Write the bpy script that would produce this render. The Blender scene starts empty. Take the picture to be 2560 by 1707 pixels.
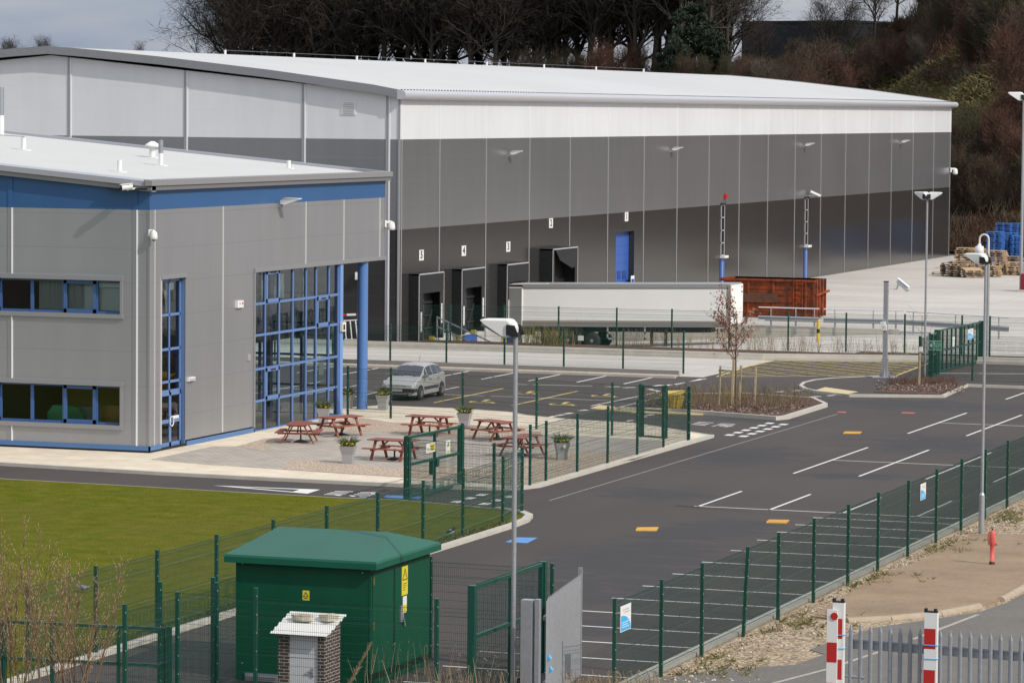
import bpy, bmesh, math, random
from mathutils import Vector, Matrix
sc = bpy.context.scene
col = sc.collection
R = math.radians
V = Vector
# ------------------------------------------------------------------ camera (calibrated from the building edges)
H = 13.5
FPX = 9010.0
PITCH, ROLL, YAW = R(3.6807), R(0.5018), R(19.652)
cp, sp, cr, sr = math.cos(PITCH), math.sin(PITCH), math.cos(ROLL), math.sin(ROLL)
RM = Matrix(((cr, -sr, 0), (sr, cr, 0), (0, 0, 1)))
rgt, fwd, upv = RM @ V((1, 0, 0)), RM @ V((0, -sp, cp)), RM @ V((0, -cp, -sp))
wY = math.sin(YAW) * rgt + math.cos(YAW) * fwd
wX = math.cos(YAW) * rgt - math.sin(YAW) * fwd
MT = Matrix((wX, wY, upv))            # camera axes -> world axes
def ray(x, y):
    return MT @ V(((x - 1280) / FPX, (y - 853.5) / FPX, 1.0))
def G(x, y, z=0.0):                   # the ground point (height z) seen at photo position x, y
    d = ray(x, y); t = (z - H) / d.z
    return V((t * d.x, t * d.y, z))
def GX(x, y, X0):                     # the point of the wall plane X = X0
    d = ray(x, y); t = X0 / d.x
    return V((X0, t * d.y, H + t * d.z))
def GY(x, y, Y0):
    d = ray(x, y); t = Y0 / d.y
    return V((t * d.x, Y0, H + t * d.z))
cam = bpy.data.cameras.new('camera'); camo = bpy.data.objects.new('camera', cam); col.objects.link(camo)
cr_, cu_, cb_ = MT @ V((1, 0, 0)), MT @ V((0, -1, 0)), MT @ V((0, 0, -1))
m4 = Matrix((cr_, cu_, cb_)).transposed().to_4x4(); m4.translation = V((0, 0, H))
camo.matrix_world = m4
cam.sensor_width = 36; cam.lens = FPX / 2560 * 36; cam.clip_start = 1; cam.clip_end = 6000
sc.camera = camo
# ------------------------------------------------------------------ world and sun
SUN = V((1.0, -0.34, 0.83)).normalized()
w = bpy.data.worlds.new('World'); sc.world = w; w.use_nodes = True
nt = w.node_tree; bg = nt.nodes['Background']
sky = nt.nodes.new('ShaderNodeTexSky'); sky.sky_type = 'NISHITA'; sky.sun_disc = False
sky.sun_elevation = math.asin(SUN.z); sky.sun_rotation = math.atan2(SUN.x, SUN.y)
sky.air_density = 1.2; sky.dust_density = 2.0
tc = nt.nodes.new('ShaderNodeTexCoord')
mp = nt.nodes.new('ShaderNodeMapping'); mp.inputs['Scale'].default_value = (5, 5, 26)
nz = nt.nodes.new('ShaderNodeTexNoise'); nz.inputs['Scale'].default_value = 1.3; nz.inputs['Detail'].default_value = 6
rp = nt.nodes.new('ShaderNodeValToRGB')
rp.color_ramp.elements[0].position = .40; rp.color_ramp.elements[0].color = (3.0, 3.65, 4.7, 1)
rp.color_ramp.elements[1].position = .66; rp.color_ramp.elements[1].color = (5.4, 5.55, 5.9, 1)
mx = nt.nodes.new('ShaderNodeMixRGB'); mx.inputs['Fac'].default_value = .82
nt.links.new(tc.outputs['Generated'], mp.inputs['Vector']); nt.links.new(mp.outputs['Vector'], nz.inputs['Vector'])
nt.links.new(nz.outputs['Fac'], rp.inputs['Fac'])
nt.links.new(sky.outputs['Color'], mx.inputs['Color1']); nt.links.new(rp.outputs['Color'], mx.inputs['Color2'])
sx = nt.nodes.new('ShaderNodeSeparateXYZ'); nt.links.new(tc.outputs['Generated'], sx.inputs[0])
hr = nt.nodes.new('ShaderNodeValToRGB')      # grey-blue cloud bank low down, unseen sky higher up brightened as added fill light
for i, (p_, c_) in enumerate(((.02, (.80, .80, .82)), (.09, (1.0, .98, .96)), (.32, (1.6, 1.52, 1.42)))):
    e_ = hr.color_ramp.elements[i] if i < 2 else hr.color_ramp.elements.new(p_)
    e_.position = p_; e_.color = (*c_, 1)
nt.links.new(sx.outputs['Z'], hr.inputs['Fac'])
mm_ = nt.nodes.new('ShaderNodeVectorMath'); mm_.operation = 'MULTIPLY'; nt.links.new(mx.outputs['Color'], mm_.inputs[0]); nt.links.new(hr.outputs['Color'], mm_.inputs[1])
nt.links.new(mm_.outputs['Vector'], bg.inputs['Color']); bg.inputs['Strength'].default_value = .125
sun = bpy.data.lights.new('sun', 'SUN'); sun.energy = 2.9; sun.angle = R(.5); sun.color = (1, .95, .88)
suno = bpy.data.objects.new('sun', sun); col.objects.link(suno)
suno.rotation_euler = SUN.to_track_quat('Z', 'Y').to_euler()
sc.view_settings.view_transform = 'Standard'; sc.view_settings.look = 'None'
sc.view_settings.exposure = 0.1; sc.view_settings.gamma = 1
# ------------------------------------------------------------------ materials
MATS = {}
def L(r, g, b):
    f = lambda c: (c / 12.92 if c <= .04045 else ((c + .055) / 1.055) ** 2.4)
    return (f(r / 255), f(g / 255), f(b / 255))
def mat(name, c, rough=.6, metal=0., var=0., vs=1., bump=0., bs=20., spec=.5, aniso=None, var2=0., vs2=.1, alpha=None):
    if name in MATS: return MATS[name]
    m = bpy.data.materials.new(name); m.use_nodes = True; MATS[name] = m
    n = m.node_tree; b = n.nodes['Principled BSDF']
    b.inputs['Base Color'].default_value = (*c, 1); b.inputs['Roughness'].default_value = rough
    b.inputs['Metallic'].default_value = metal; b.inputs['Specular IOR Level'].default_value = spec
    ge = n.nodes.new('ShaderNodeNewGeometry')
    last = None
    for (va, s, de) in ((var, vs, 5), (var2, vs2, 3)):
        if va <= 0: continue
        t = n.nodes.new('ShaderNodeTexNoise'); t.inputs['Scale'].default_value = s; t.inputs['Detail'].default_value = de
        t.inputs['Roughness'].default_value = .65
        if aniso:
            mpp = n.nodes.new('ShaderNodeMapping'); mpp.inputs['Scale'].default_value = aniso
            n.links.new(ge.outputs['Position'], mpp.inputs['Vector']); n.links.new(mpp.outputs['Vector'], t.inputs['Vector'])
        else: n.links.new(ge.outputs['Position'], t.inputs['Vector'])
        mr = n.nodes.new('ShaderNodeMapRange')
        mr.inputs['From Min'].default_value = .25; mr.inputs['From Max'].default_value = .75
        mr.inputs['To Min'].default_value = 1 - va; mr.inputs['To Max'].default_value = 1 + va
        n.links.new(t.outputs['Fac'], mr.inputs['Value'])
        mu = n.nodes.new('ShaderNodeVectorMath'); mu.operation = 'SCALE'
        if last is None: mu.inputs[0].default_value = c
        else: n.links.new(last, mu.inputs[0])
        n.links.new(mr.outputs['Result'], mu.inputs['Scale']); last = mu.outputs['Vector']
    if last is not None: n.links.new(last, b.inputs['Base Color'])
    if bump > 0:
        t = n.nodes.new('ShaderNodeTexNoise'); t.inputs['Scale'].default_value = bs; t.inputs['Detail'].default_value = 6
        n.links.new(ge.outputs['Position'], t.inputs['Vector'])
        bu = n.nodes.new('ShaderNodeBump'); bu.inputs['Strength'].default_value = bump; bu.inputs['Distance'].default_value = .05
        n.links.new(t.outputs['Fac'], bu.inputs['Height']); n.links.new(bu.outputs['Normal'], b.inputs['Normal'])
    return m
class NB:                              # tiny node helper
    def __init__(s, m): s.n = m.node_tree; s.b = s.n.nodes['Principled BSDF']; s.ge = s.n.nodes.new('ShaderNodeNewGeometry'); s.P = s.ge.outputs['Position']
    def lk(s, v, i):
        if isinstance(v, (int, float)): i.default_value = v
        elif isinstance(v, tuple): i.default_value = v if len(v) == len(i.default_value) else (*v, 1)
        else: s.n.links.new(v, i)
    def m(s, op, a, b=0., c=None):
        q = s.n.nodes.new('ShaderNodeMath'); q.operation = op; s.lk(a, q.inputs[0]); s.lk(b, q.inputs[1])
        if c is not None: s.lk(c, q.inputs[2])
        return q.outputs[0]
    def sep(s):
        q = s.n.nodes.new('ShaderNodeSeparateXYZ'); s.n.links.new(s.P, q.inputs[0]); return q.outputs
    def noise(s, scale, detail=5, rough=.6, aniso=None):
        t = s.n.nodes.new('ShaderNodeTexNoise'); t.inputs['Scale'].default_value = scale; t.inputs['Detail'].default_value = detail
        t.inputs['Roughness'].default_value = rough; v = s.P
        if aniso:
            q = s.n.nodes.new('ShaderNodeMapping'); q.inputs['Scale'].default_value = aniso; s.n.links.new(v, q.inputs['Vector']); v = q.outputs['Vector']
        s.n.links.new(v, t.inputs['Vector']); return t.outputs['Fac']
    def rng(s, v, a, b, c, d):
        q = s.n.nodes.new('ShaderNodeMapRange'); s.lk(v, q.inputs['Value'])
        for k, x in zip(('From Min', 'From Max', 'To Min', 'To Max'), (a, b, c, d)): q.inputs[k].default_value = x
        return q.outputs['Result']
    def mix(s, f, a, b):
        q = s.n.nodes.new('ShaderNodeMixRGB'); s.lk(f, q.inputs['Fac']); s.lk(a, q.inputs['Color1']); s.lk(b, q.inputs['Color2']); return q.outputs['Color']
    def bump(s, h, st=.3, d=.03):
        q = s.n.nodes.new('ShaderNodeBump'); q.inputs['Strength'].default_value = st; q.inputs['Distance'].default_value = d
        s.n.links.new(h, q.inputs['Height']); s.n.links.new(q.outputs['Normal'], s.b.inputs['Normal'])
    def col(s, c): s.lk(c, s.b.inputs['Base Color'])
def newmat(name, rough=.6, metal=0., spec=.5):
    m = bpy.data.materials.new(name); m.use_nodes = True; MATS[name] = m
    q = NB(m); q.b.inputs['Roughness'].default_value = rough; q.b.inputs['Metallic'].default_value = metal
    q.b.inputs['Specular IOR Level'].default_value = spec
    return m, q
def panel_mat(name, c, pitch=1.33, z0=0.0, rough=.3, metal=.3, dark=.72, spec=.5):
    m, q = newmat(name, rough, metal, spec)
    x, y, z = q.sep()
    f = q.m('FRACT', q.m('DIVIDE', q.m('SUBTRACT', z, z0 - 50 * pitch), pitch))
    line = q.m('LESS_THAN', f, .028 / pitch)
    n1 = q.noise(.12, 3); n2 = q.noise(1.2, 5, .6, (1, 1, .12))
    f1 = q.m('ADD', q.rng(n1, .3, .7, .95, 1.05), q.rng(n2, .3, .7, -.035, .035))
    vm = q.n.nodes.new('ShaderNodeVectorMath'); vm.operation = 'SCALE'; vm.inputs[0].default_value = c; q.lk(f1, vm.inputs['Scale'])
    q.col(q.mix(line, vm.outputs['Vector'], tuple(a * dark for a in c)))
    q.bump(q.noise(.5, 2), .03, .1)
    return m
m_white = panel_mat('white_panel', (.66, .67, .685), rough=.3, metal=.0, dark=.96)
m_wroof = mat('white_roof', (.52, .515, .50), .55, var=.03, vs=.3, var2=.05, vs2=.05)
m_midgrey = panel_mat('mid_grey_panel', (.30, .305, .32), rough=.28, metal=.68, dark=1.12)
m_dark = panel_mat('dark_grey_panel', (.034, .033, .033), rough=.19, metal=.0, dark=1.5)
m_silver = panel_mat('silver_panel', (.36, .365, .378), rough=.42, metal=.6, dark=.86)
m_blue = panel_mat('blue_panel', (.026, .095, .235), rough=.4, metal=0, pitch=30)
m_flash = mat('pale_flashing', (.55, .55, .56), .35, .3)
m_trim = mat('grey_trim', (.27, .27, .285), .4, .35, var=.05, vs=2)
m_trimw = mat('pale_trim', (.42, .42, .44), .4, .3)
m_bframe = mat('blue_frame', (.12, .205, .41), .4)
m_bdoor = mat('blue_door', (.035, .10, .36), .4, var=.06, vs=1)
m_bcol = mat('blue_column', (.085, .185, .43), .35)
m_black = mat('black_rubber', (.012, .013, .014), .5, var=.3, vs=3)
m_blk2 = mat('gap_shade', (.006, .006, .007), .7)  # near-black painted in for the shade of openings and gaps
m_whitep = mat('white_paint', (.72, .72, .70), .4)
m_plast = mat('white_plastic', (.70, .70, .68), .35)
m_line = mat('white_line', (.68, .67, .64), .7, var=.12, vs=3)
m_yline = mat('yellow_line', (.60, .46, .13), .7, var=.12, vs=3)
m_yplate = mat('yellow_plate', (.62, .36, .06), .7, var=.15, vs=6)
m_bpatch = mat('blue_road_paint', (.10, .26, .55), .7, var=.1, vs=3)
m_rpatch = mat('red_road_paint', (.38, .09, .07), .7, var=.15, vs=3)
m_galv = mat('galvanised_steel', (.38, .39, .41), .45, .55, var=.12, vs=9)
m_galvd = mat('dull_galvanised', (.30, .32, .35), .5, .5, var=.12, vs=9)
m_green = mat('green_fence_paint', (.006, .062, .042), .4)
m_wire = mat('green_wire', (.010, .055, .040), .5)
m_kiosk = mat('green_kiosk', (.003, .066, .034), .45, spec=.25, var=.10, vs=.9, aniso=(2, 2, .3))
m_kroof = mat('green_kiosk_roof', (.008, .090, .055), .4, spec=.25, var=.07, vs=1.2)
m_red = mat('red_paint', (.45, .015, .012), .5)
m_hyd = mat('faded_red_paint', (.62, .10, .09), .6, var=.1, vs=5)
m_tablew = mat('red_brown_wood', (.235, .066, .042), .6, var=.2, vs=3, aniso=(1, 1, 3))
m_rust = None
m_kerb = mat('kerb_concrete', (.47, .44, .38), .85, var=.12, vs=1.5, bump=.2, bs=30)
m_conc = None
m_slab = None
m_trunk = mat('bark', (.055, .047, .036), .9, var=.3, vs=6)
m_twig = mat('dark_twig', (.034, .027, .021), .9, var=.25, vs=.3)
m_pine = mat('evergreen_leaf', (.018, .030, .015), .8, var=.4, vs=1.2)
m_tyre = mat('tyre_rubber', (.015, .015, .016), .7)
m_glassd = mat('car_glass', (.015, .018, .022), .08, spec=.6)
m_alu = mat('alloy_wheel', (.55, .55, .56), .3, .8)
m_carp = mat('silver_car_paint', (.42, .42, .40), .34, .4)
m_bumper = mat('dark_grey_plastic', (.035, .037, .04), .5)
m_trail = mat('trailer_white', (.78, .77, .74), .45, var=.03, vs=.5)
m_trailg = mat('trailer_grey', (.24, .24, .23), .5, .2)
m_stone = mat('pale_stone', (.52, .47, .37), .9, var=.15, vs=6, bump=.4, bs=15)
m_yel = mat('yellow_plastic', (.62, .42, .04), .5, var=.1, vs=4)
m_leafb = mat('brown_leaf', (.27, .13, .085), .8, var=.35, vs=5)
m_stake = mat('pale_timber', (.42, .33, .20), .8, var=.2, vs=8)
m_reed = mat('dry_reed', (.32, .25, .15), .9, var=.2, vs=8)
# glass
def glass_mat(name, tint, ior=1.9, rough=.02):
    m = bpy.data.materials.new(name); m.use_nodes = True; n = m.node_tree
    for x in list(n.nodes): n.nodes.remove(x)
    o = n.nodes.new('ShaderNodeOutputMaterial'); mxs = n.nodes.new('ShaderNodeMixShader'); fr = n.nodes.new('ShaderNodeFresnel')
    fr.inputs['IOR'].default_value = ior
    t = n.nodes.new('ShaderNodeBsdfTransparent'); t.inputs['Color'].default_value = (*tint, 1)
    g = n.nodes.new('ShaderNodeBsdfGlossy'); g.inputs['Roughness'].default_value = rough; g.inputs['Color'].default_value = (.85, .9, .95, 1)
    nzz = n.nodes.new('ShaderNodeTexNoise'); nzz.inputs['Scale'].default_value = .9
    ge = n.nodes.new('ShaderNodeNewGeometry'); n.links.new(ge.outputs['Position'], nzz.inputs['Vector'])
    bu = n.nodes.new('ShaderNodeBump'); bu.inputs['Strength'].default_value = .05; bu.inputs['Distance'].default_value = .05
    n.links.new(nzz.outputs['Fac'], bu.inputs['Height']); n.links.new(bu.outputs['Normal'], g.inputs['Normal'])
    n.links.new(fr.outputs[0], mxs.inputs[0]); n.links.new(t.outputs[0], mxs.inputs[1]); n.links.new(g.outputs[0], mxs.inputs[2])
    n.links.new(mxs.outputs[0], o.inputs['Surface']); MATS[name] = m
    return m
m_glass = glass_mat('window_glass', (.80, .90, .92), 1.6)
# ground materials
def ground_mats():
    global m_asph, m_asph2, m_lawn, m_gravel, m_conc, m_slab, m_pave, m_mulch, m_earth, m_hill, m_rust, m_sgravel, m_bslab
    m_asph, q = newmat('asphalt', .85, 0, .35)
    x, y, z = q.sep()
    fine = q.rng(q.noise(9, 6, .7), .3, .7, .85, 1.15); big = q.rng(q.noise(.09, 4), .3, .7, .90, 1.10)
    streak = q.rng(q.noise(.5, 4, .6, (1.0, .18, 1)), .35, .7, .94, 1.06)
    f = q.m('MULTIPLY', q.m('MULTIPLY', fine, big), streak)
    vm = q.n.nodes.new('ShaderNodeVectorMath'); vm.operation = 'SCALE'; vm.inputs[0].default_value = (.062, .051, .046); q.lk(f, vm.inputs['Scale'])
    # damp patches with a ragged edge
    mask = None
    for (px, py, rx, ry) in ((1853, 1142, 2.6, 5.0), (1590, 1400, 3.6, 6.0), (1500, 1475, 3.0, 4.0), (1730, 1335, 2.2, 3.6), (1830, 1318, 2.0, 2.6), (2330, 1108, 4.0, 5.0),
                             (1640, 1235, 2.6, 2.5), (2300, 1012, 7.0, 3.5), (2120, 1190, 2.5, 1.6), (1900, 1050, 3.0, 2.2), (1420, 1560, 2.5, 2.5)):
        c = G(px, py)
        d = q.m('ADD', q.m('POWER', q.m('DIVIDE', q.m('SUBTRACT', x, c.x), rx), 2.), q.m('POWER', q.m('DIVIDE', q.m('SUBTRACT', y, c.y), ry), 2.))
        e = q.m('SUBTRACT', 1.05, d)
        mask = e if mask is None else q.m('MAXIMUM', mask, e)
    rag = q.m('SUBTRACT', q.noise(.9, 11, .78, (.45, 1.0, 1)), .5)
    msk = q.rng(q.m('ADD', q.m('MULTIPLY', mask, .32), q.m('MULTIPLY', rag, 2.4)), .10, .20, 0, 1)
    msk = q.m('MULTIPLY', msk, q.rng(mask, -.35, .05, 0, 1))
    q.col(q.mix(q.m('MULTIPLY', msk, .85), vm.outputs['Vector'], (.040, .038, .040)))
    q.bump(q.noise(60, 3), .25, .01)
    m_lawn, q = newmat('lawn_grass', 1., 0, .0)
    a = q.noise(1.1, 6, .7); b2 = q.noise(.12, 4); c2 = q.noise(16, 4, .7)
    c = q.mix(q.rng(a, .3, .7, 0, 1), (.072, .108, .008), (.165, .150, .026))
    c = q.mix(q.rng(b2, .4, .75, 0, .55), c, (.150, .125, .034))
    vm = q.n.nodes.new('ShaderNodeVectorMath'); vm.operation = 'SCALE'; q.lk(c, vm.inputs[0]); q.lk(q.rng(c2, .25, .75, .5, 1.5), vm.inputs['Scale'])
    q.col(vm.outputs['Vector']); q.bump(q.noise(14, 5, .7), .8, .08)
    def gravel(name, c1, c2, c3, sc_=14):
        m, q = newmat(name, .9, 0, .2)
        vo = q.n.nodes.new('ShaderNodeTexVoronoi'); vo.inputs['Scale'].default_value = sc_; q.n.links.new(q.P, vo.inputs['Vector'])
        se = q.n.nodes.new('ShaderNodeSeparateColor'); q.n.links.new(vo.outputs['Color'], se.inputs[0])
        c = q.mix(se.outputs[0], c1, c2); c = q.mix(q.m('MULTIPLY', se.outputs[1], .5), c, c3)
        d = q.rng(vo.outputs['Distance'], .2, .75, 1.12, .5)
        vm = q.n.nodes.new('ShaderNodeVectorMath'); vm.operation = 'SCALE'; q.lk(c, vm.inputs[0]); q.lk(d, vm.inputs['Scale'])
        q.col(vm.outputs['Vector']); q.bump(vo.outputs['Distance'], .8, -.05)
        return m
    m_gravel = gravel('pink_gravel', (.44, .31, .22), (.62, .48, .37), (.72, .62, .50), 13)
    m_sgravel = gravel('stony_earth', (.27, .19, .11), (.48, .36, .23), (.62, .54, .42), 9)
    m_mulch = gravel('bark_mulch', (.055, .026, .018), (.13, .07, .05), (.24, .17, .14), 9)
    m_conc, q = newmat('concrete_yard', .85, 0, .3)
    x, y, z = q.sep()
    f = q.m('MULTIPLY', q.rng(q.noise(.06, 5, .6, (1, 2.2, 1)), .3, .7, .86, 1.1), q.rng(q.noise(3, 5), .3, .7, .95, 1.05))
    jx = q.m('LESS_THAN', q.m('FRACT', q.m('DIVIDE', x, 6.0)), .012); jy = q.m('LESS_THAN', q.m('FRACT', q.m('DIVIDE', y, 9.0)), .012)
    tyre = q.rng(q.noise(.35, 5, .6, (.25, 2.2, 1)), .56, .70, 1, .80)
    f = q.m('MULTIPLY', q.m('MULTIPLY', f, tyre), q.m('SUBTRACT', 1., q.m('MULTIPLY', q.m('MAXIMUM', jx, jy), .22)))
    vm = q.n.nodes.new('ShaderNodeVectorMath'); vm.operation = 'SCALE'; vm.inputs[0].default_value = (.49, .455, .41); q.lk(f, vm.inputs['Scale'])
    q.col(vm.outputs['Vector'])
    def slab(name, c, sx, sy, j, var=.12):
        m, q = newmat(name, .85, 0, .25)
        br = q.n.nodes.new('ShaderNodeTexBrick'); br.inputs['Scale'].default_value = 1; br.inputs['Brick Width'].default_value = sx; br.inputs['Row Height'].default_value = sy
        br.inputs['Mortar Size'].default_value = j; br.inputs['Color1'].default_value = (*[a * (1 + var) for a in c], 1); br.inputs['Color2'].default_value = (*[a * (1 - var) for a in c], 1)
        br.inputs['Mortar'].default_value = (*[a * .55 for a in c], 1); br.inputs['Bias'].default_value = 0
        q.n.links.new(q.P, br.inputs['Vector'])
        vm = q.n.nodes.new('ShaderNodeVectorMath'); vm.operation = 'SCALE'; q.lk(br.outputs['Color'], vm.inputs[0]); q.lk(q.rng(q.noise(.9, 5), .3, .7, .9, 1.08), vm.inputs['Scale'])
        q.col(vm.outputs['Vector']); return m
    m_slab = slab('cream_paving_slabs', (.66, .57, .44), .9, .6, .008, .05)
    m_pave = slab('grey_block_paving', (.40, .355, .305), .42, .28, .014, .08)
    m_bslab, q = newmat('old_concrete', .9, 0, .2)
    f = q.m('MULTIPLY', q.rng(q.noise(.5, 6, .65), .3, .7, .8, 1.15), q.rng(q.noise(7, 5, .7), .3, .7, .88, 1.12))
    vm = q.n.nodes.new('ShaderNodeVectorMath'); vm.operation = 'SCALE'; vm.inputs[0].default_value = (.285, .205, .135); q.lk(f, vm.inputs['Scale'])
    q.col(vm.outputs['Vector']); q.bump(q.noise(20, 4), .3, .02)
    m_asph2 = mat('grey_worn_asphalt', (.14, .128, .112), .9, var=.2, vs=6, var2=.14, vs2=.4, bump=.4, bs=25)
    m_earth = mat('earth', (.10, .075, .045), .95, var=.3, vs=1, var2=.2, vs2=.05, bump=.4, bs=4)
    m_hill, q = newmat('hillside_ground', .95, 0, .1)
    x, y, z = q.sep()
    c = q.mix(q.rng(q.noise(.10, 5, .65), .35, .65, 0, 1), (.030, .021, .013), (.058, .030, .015))
    g0 = GY(2285, 232, 385); n1 = q.noise(.3, 5)
    d = q.m('ADD', q.m('POWER', q.m('DIVIDE', q.m('SUBTRACT', x, -88.), 9.0), 2.), q.m('POWER', q.m('DIVIDE', q.m('SUBTRACT', z, 14.2), 2.2), 2.))
    gm = q.rng(q.m('ADD', d, q.m('MULTIPLY', n1, 1.1)), 1.2, 1.9, 1, 0)
    c = q.mix(gm, c, q.mix(q.rng(q.noise(1.0, 5, .7), .35, .65, 0, 1), (.085, .075, .020), (.150, .125, .055)))
    q.col(c); q.bump(q.noise(2, 5), .8, .2)
    m_rust, q = newmat('rusty_orange_steel', .8, 0, .3)
    a = q.noise(1.6, 6, .65); b2 = q.noise(.9, 5, .6, (1, 1, 2.5))
    c = q.mix(q.rng(a, .35, .65, 0, 1), (.33, .062, .014), (.105, .032, .016))
    q.col(q.mix(q.rng(b2, .48, .68, 0, .8), c, (.050, .026, .020))); q.bump(q.noise(6, 4), .3, .02)
ground_mats()
# ------------------------------------------------------------------ mesh helpers
ORG = {}
class MB:
    def __init__(s): s.v = []; s.f = []; s.m = []; s.sm = []
    def face(s, pts, m=0, sm=False):
        i = len(s.v); s.v += [tuple(p) for p in pts]; s.f.append(tuple(range(i, i + len(pts)))); s.m.append(m); s.sm.append(sm)
    def add(s, vs, fs, m=0, sm=False):
        i = len(s.v); s.v += [tuple(p) for p in vs]
        for f in fs: s.f.append(tuple(i + k for k in f)); s.m.append(m); s.sm.append(sm)
    BF = ((0, 3, 2, 1), (4, 5, 6, 7), (0, 1, 5, 4), (1, 2, 6, 5), (2, 3, 7, 6), (3, 0, 4, 7))
    def box(s, x0, x1, y0, y1, z0, z1, m=0):
        s.add([(x0, y0, z0), (x1, y0, z0), (x1, y1, z0), (x0, y1, z0), (x0, y0, z1), (x1, y0, z1), (x1, y1, z1), (x0, y1, z1)], MB.BF, m)
    def obox(s, c, d, M=None, m=0):
        a, b, e = d[0] / 2, d[1] / 2, d[2] / 2
        vs = [V(p) for p in ((-a, -b, -e), (a, -b, -e), (a, b, -e), (-a, b, -e), (-a, -b, e), (a, -b, e), (a, b, e), (-a, b, e))]
        if M is not None: vs = [M @ p for p in vs]
        s.add([p + V(c) for p in vs], MB.BF, m)
    def beam(s, p, q, w_, h_, m=0, up=(0, 0, 1)):
        p, q = V(p), V(q); d = (q - p)
        if d.length < 1e-6: return
        d.normalize(); u = V(up); a = d.cross(u)
        if a.length < 1e-3: a = d.cross(V((0, 1, 0)))
        a.normalize(); b = a.cross(d); a *= w_ / 2; b *= h_ / 2
        s.add([p - a - b, p + a - b, p + a + b, p - a + b, q - a - b, q + a - b, q + a + b, q - a + b],
              ((0, 1, 2, 3), (7, 6, 5, 4), (0, 4, 5, 1), (1, 5, 6, 2), (2, 6, 7, 3), (3, 7, 4, 0)), m)
    def tube(s, p, q, r, n=8, m=0, r2=None, cap=True, sm=True):
        p, q = V(p), V(q); d = q - p
        if d.length < 1e-6: return
        d.normalize(); a = d.orthogonal().normalized(); b = d.cross(a); r2 = r if r2 is None else r2
        vs = []
        for k in range(n):
            t = 2 * math.pi * k / n; e = a * math.cos(t) + b * math.sin(t); vs.append(p + e * r); vs.append(q + e * r2)
        s.add(vs, [(2 * k, 2 * ((k + 1) % n), 2 * ((k + 1) % n) + 1, 2 * k + 1) for k in range(n)], m, sm)
        if cap:
            s.face([vs[2 * k] for k in reversed(range(n))], m); s.face([vs[2 * k + 1] for k in range(n)], m)
    def prism(s, pts, z0, z1, m=0, mt=None):
        n = len(pts); vs = [(p[0], p[1], z0) for p in pts] + [(p[0], p[1], z1) for p in pts]
        s.add(vs, [(k, (k + 1) % n, n + (k + 1) % n, n + k) for k in range(n)], m)
        s.face(vs[n:], m if mt is None else mt)
    def extr(s, pts, d, m=0):          # 3-D outline extruded along d
        n = len(pts); d = V(d); a = [V(p) for p in pts]; b = [p + d for p in a]
        s.add(a + b, [(k, (k + 1) % n, n + (k + 1) % n, n + k) for k in range(n)], m)
        s.face(list(reversed(a)), m); s.face(b, m)
    def lathe(s, prof, n=12, c=(0, 0, 0), m=0, sm=True, M=None):
        vs = []
        for r, z in prof:
            for k in range(n):
                t = 2 * math.pi * k / n; p = V((r * math.cos(t), r * math.sin(t), z))
                if M is not None: p = M @ p
                vs.append(p + V(c))
        fs = []
        for i in range(len(prof) - 1):
            for k in range(n): fs.append((i * n + k, i * n + (k + 1) % n, (i + 1) * n + (k + 1) % n, (i + 1) * n + k))
        s.add(vs, fs, m, sm)
        s.face([vs[(len(prof) - 1) * n + k] for k in range(n)], m); s.face([vs[k] for k in reversed(range(n))], m)
    def ribbon(s, p, q, wd, m=0, rng=random):
        p, q = V(p), V(q); d = (q - p); a = d.cross(V((rng.uniform(-1, 1), rng.uniform(-1, 1), rng.uniform(-1, 1))))
        if a.length < 1e-6: return
        a = a.normalized() * wd * .5; s.face([p - a, p + a, q + a * .4, q - a * .4], m)
    def mesh(s, name, mats, org=V((0, 0, 0))):
        me = bpy.data.meshes.new(name); o = tuple(org)
        me.from_pydata([(a - o[0], b - o[1], c - o[2]) for a, b, c in s.v], [], s.f)
        for x in (mats if isinstance(mats, (list, tuple)) else [mats]): me.materials.append(x)
        me.polygons.foreach_set('material_index', s.m); me.polygons.foreach_set('use_smooth', s.sm); me.update()
        return me
    def part(s, name, mats, parent, world=True, label=None):
        org = ORG.get(parent.name, V((0, 0, 0))) if world else V((0, 0, 0))
        o = bpy.data.objects.new(name, s.mesh(name, mats, org)); col.objects.link(o); o.parent = parent
        ORG[o.name] = ORG.get(parent.name, V((0, 0, 0)))
        if label: o['label'] = label
        return o
    def top(s, name, mats, label=None, cat=None, group=None, kind=None):
        xs = [p[0] for p in s.v]; ys = [p[1] for p in s.v]; zs = [p[2] for p in s.v]
        org = V(((min(xs) + max(xs)) / 2, (min(ys) + max(ys)) / 2, min(zs)))
        o = bpy.data.objects.new(name, s.mesh(name, mats, org)); col.objects.link(o); o.location = org; ORG[o.name] = org
        if label: o['label'] = label
        if cat: o['category'] = cat
        if group: o['group'] = group
        if kind: o['kind'] = kind
        return o
def struct(name, mb, mats): return mb.top(name, mats, kind='structure')
def thing(name, label, cat, loc=(0, 0, 0), rotz=0., group=None):
    o = bpy.data.objects.new(name, None); col.objects.link(o); o.empty_display_size = .3
    o.location = loc; o.rotation_euler = (0, 0, rotz); o['label'] = label; o['category'] = cat
    if group: o['group'] = group
    ORG[o.name] = V(loc)
    return o
def kids(o): return [c for c in bpy.data.objects if c.parent == o]
CH = {}
def register(root):                    # remember a finished template's tree
    CH[root.name] = [(c, [g for g in kids(c)]) for c in kids(root)]
def dup(root, loc, rotz=0., label=None, group=None, scale=None):
    r = root.copy(); col.objects.link(r); r.location = loc; r.rotation_euler = (0, 0, rotz)
    if scale: r.scale = scale
    if label: r['label'] = label
    if group: r['group'] = group
    for c, gs in CH[root.name]:
        k = c.copy(); col.objects.link(k); k.parent = r
        for g in gs:
            e = g.copy(); col.objects.link(e); e.parent = k
    return r
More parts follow.
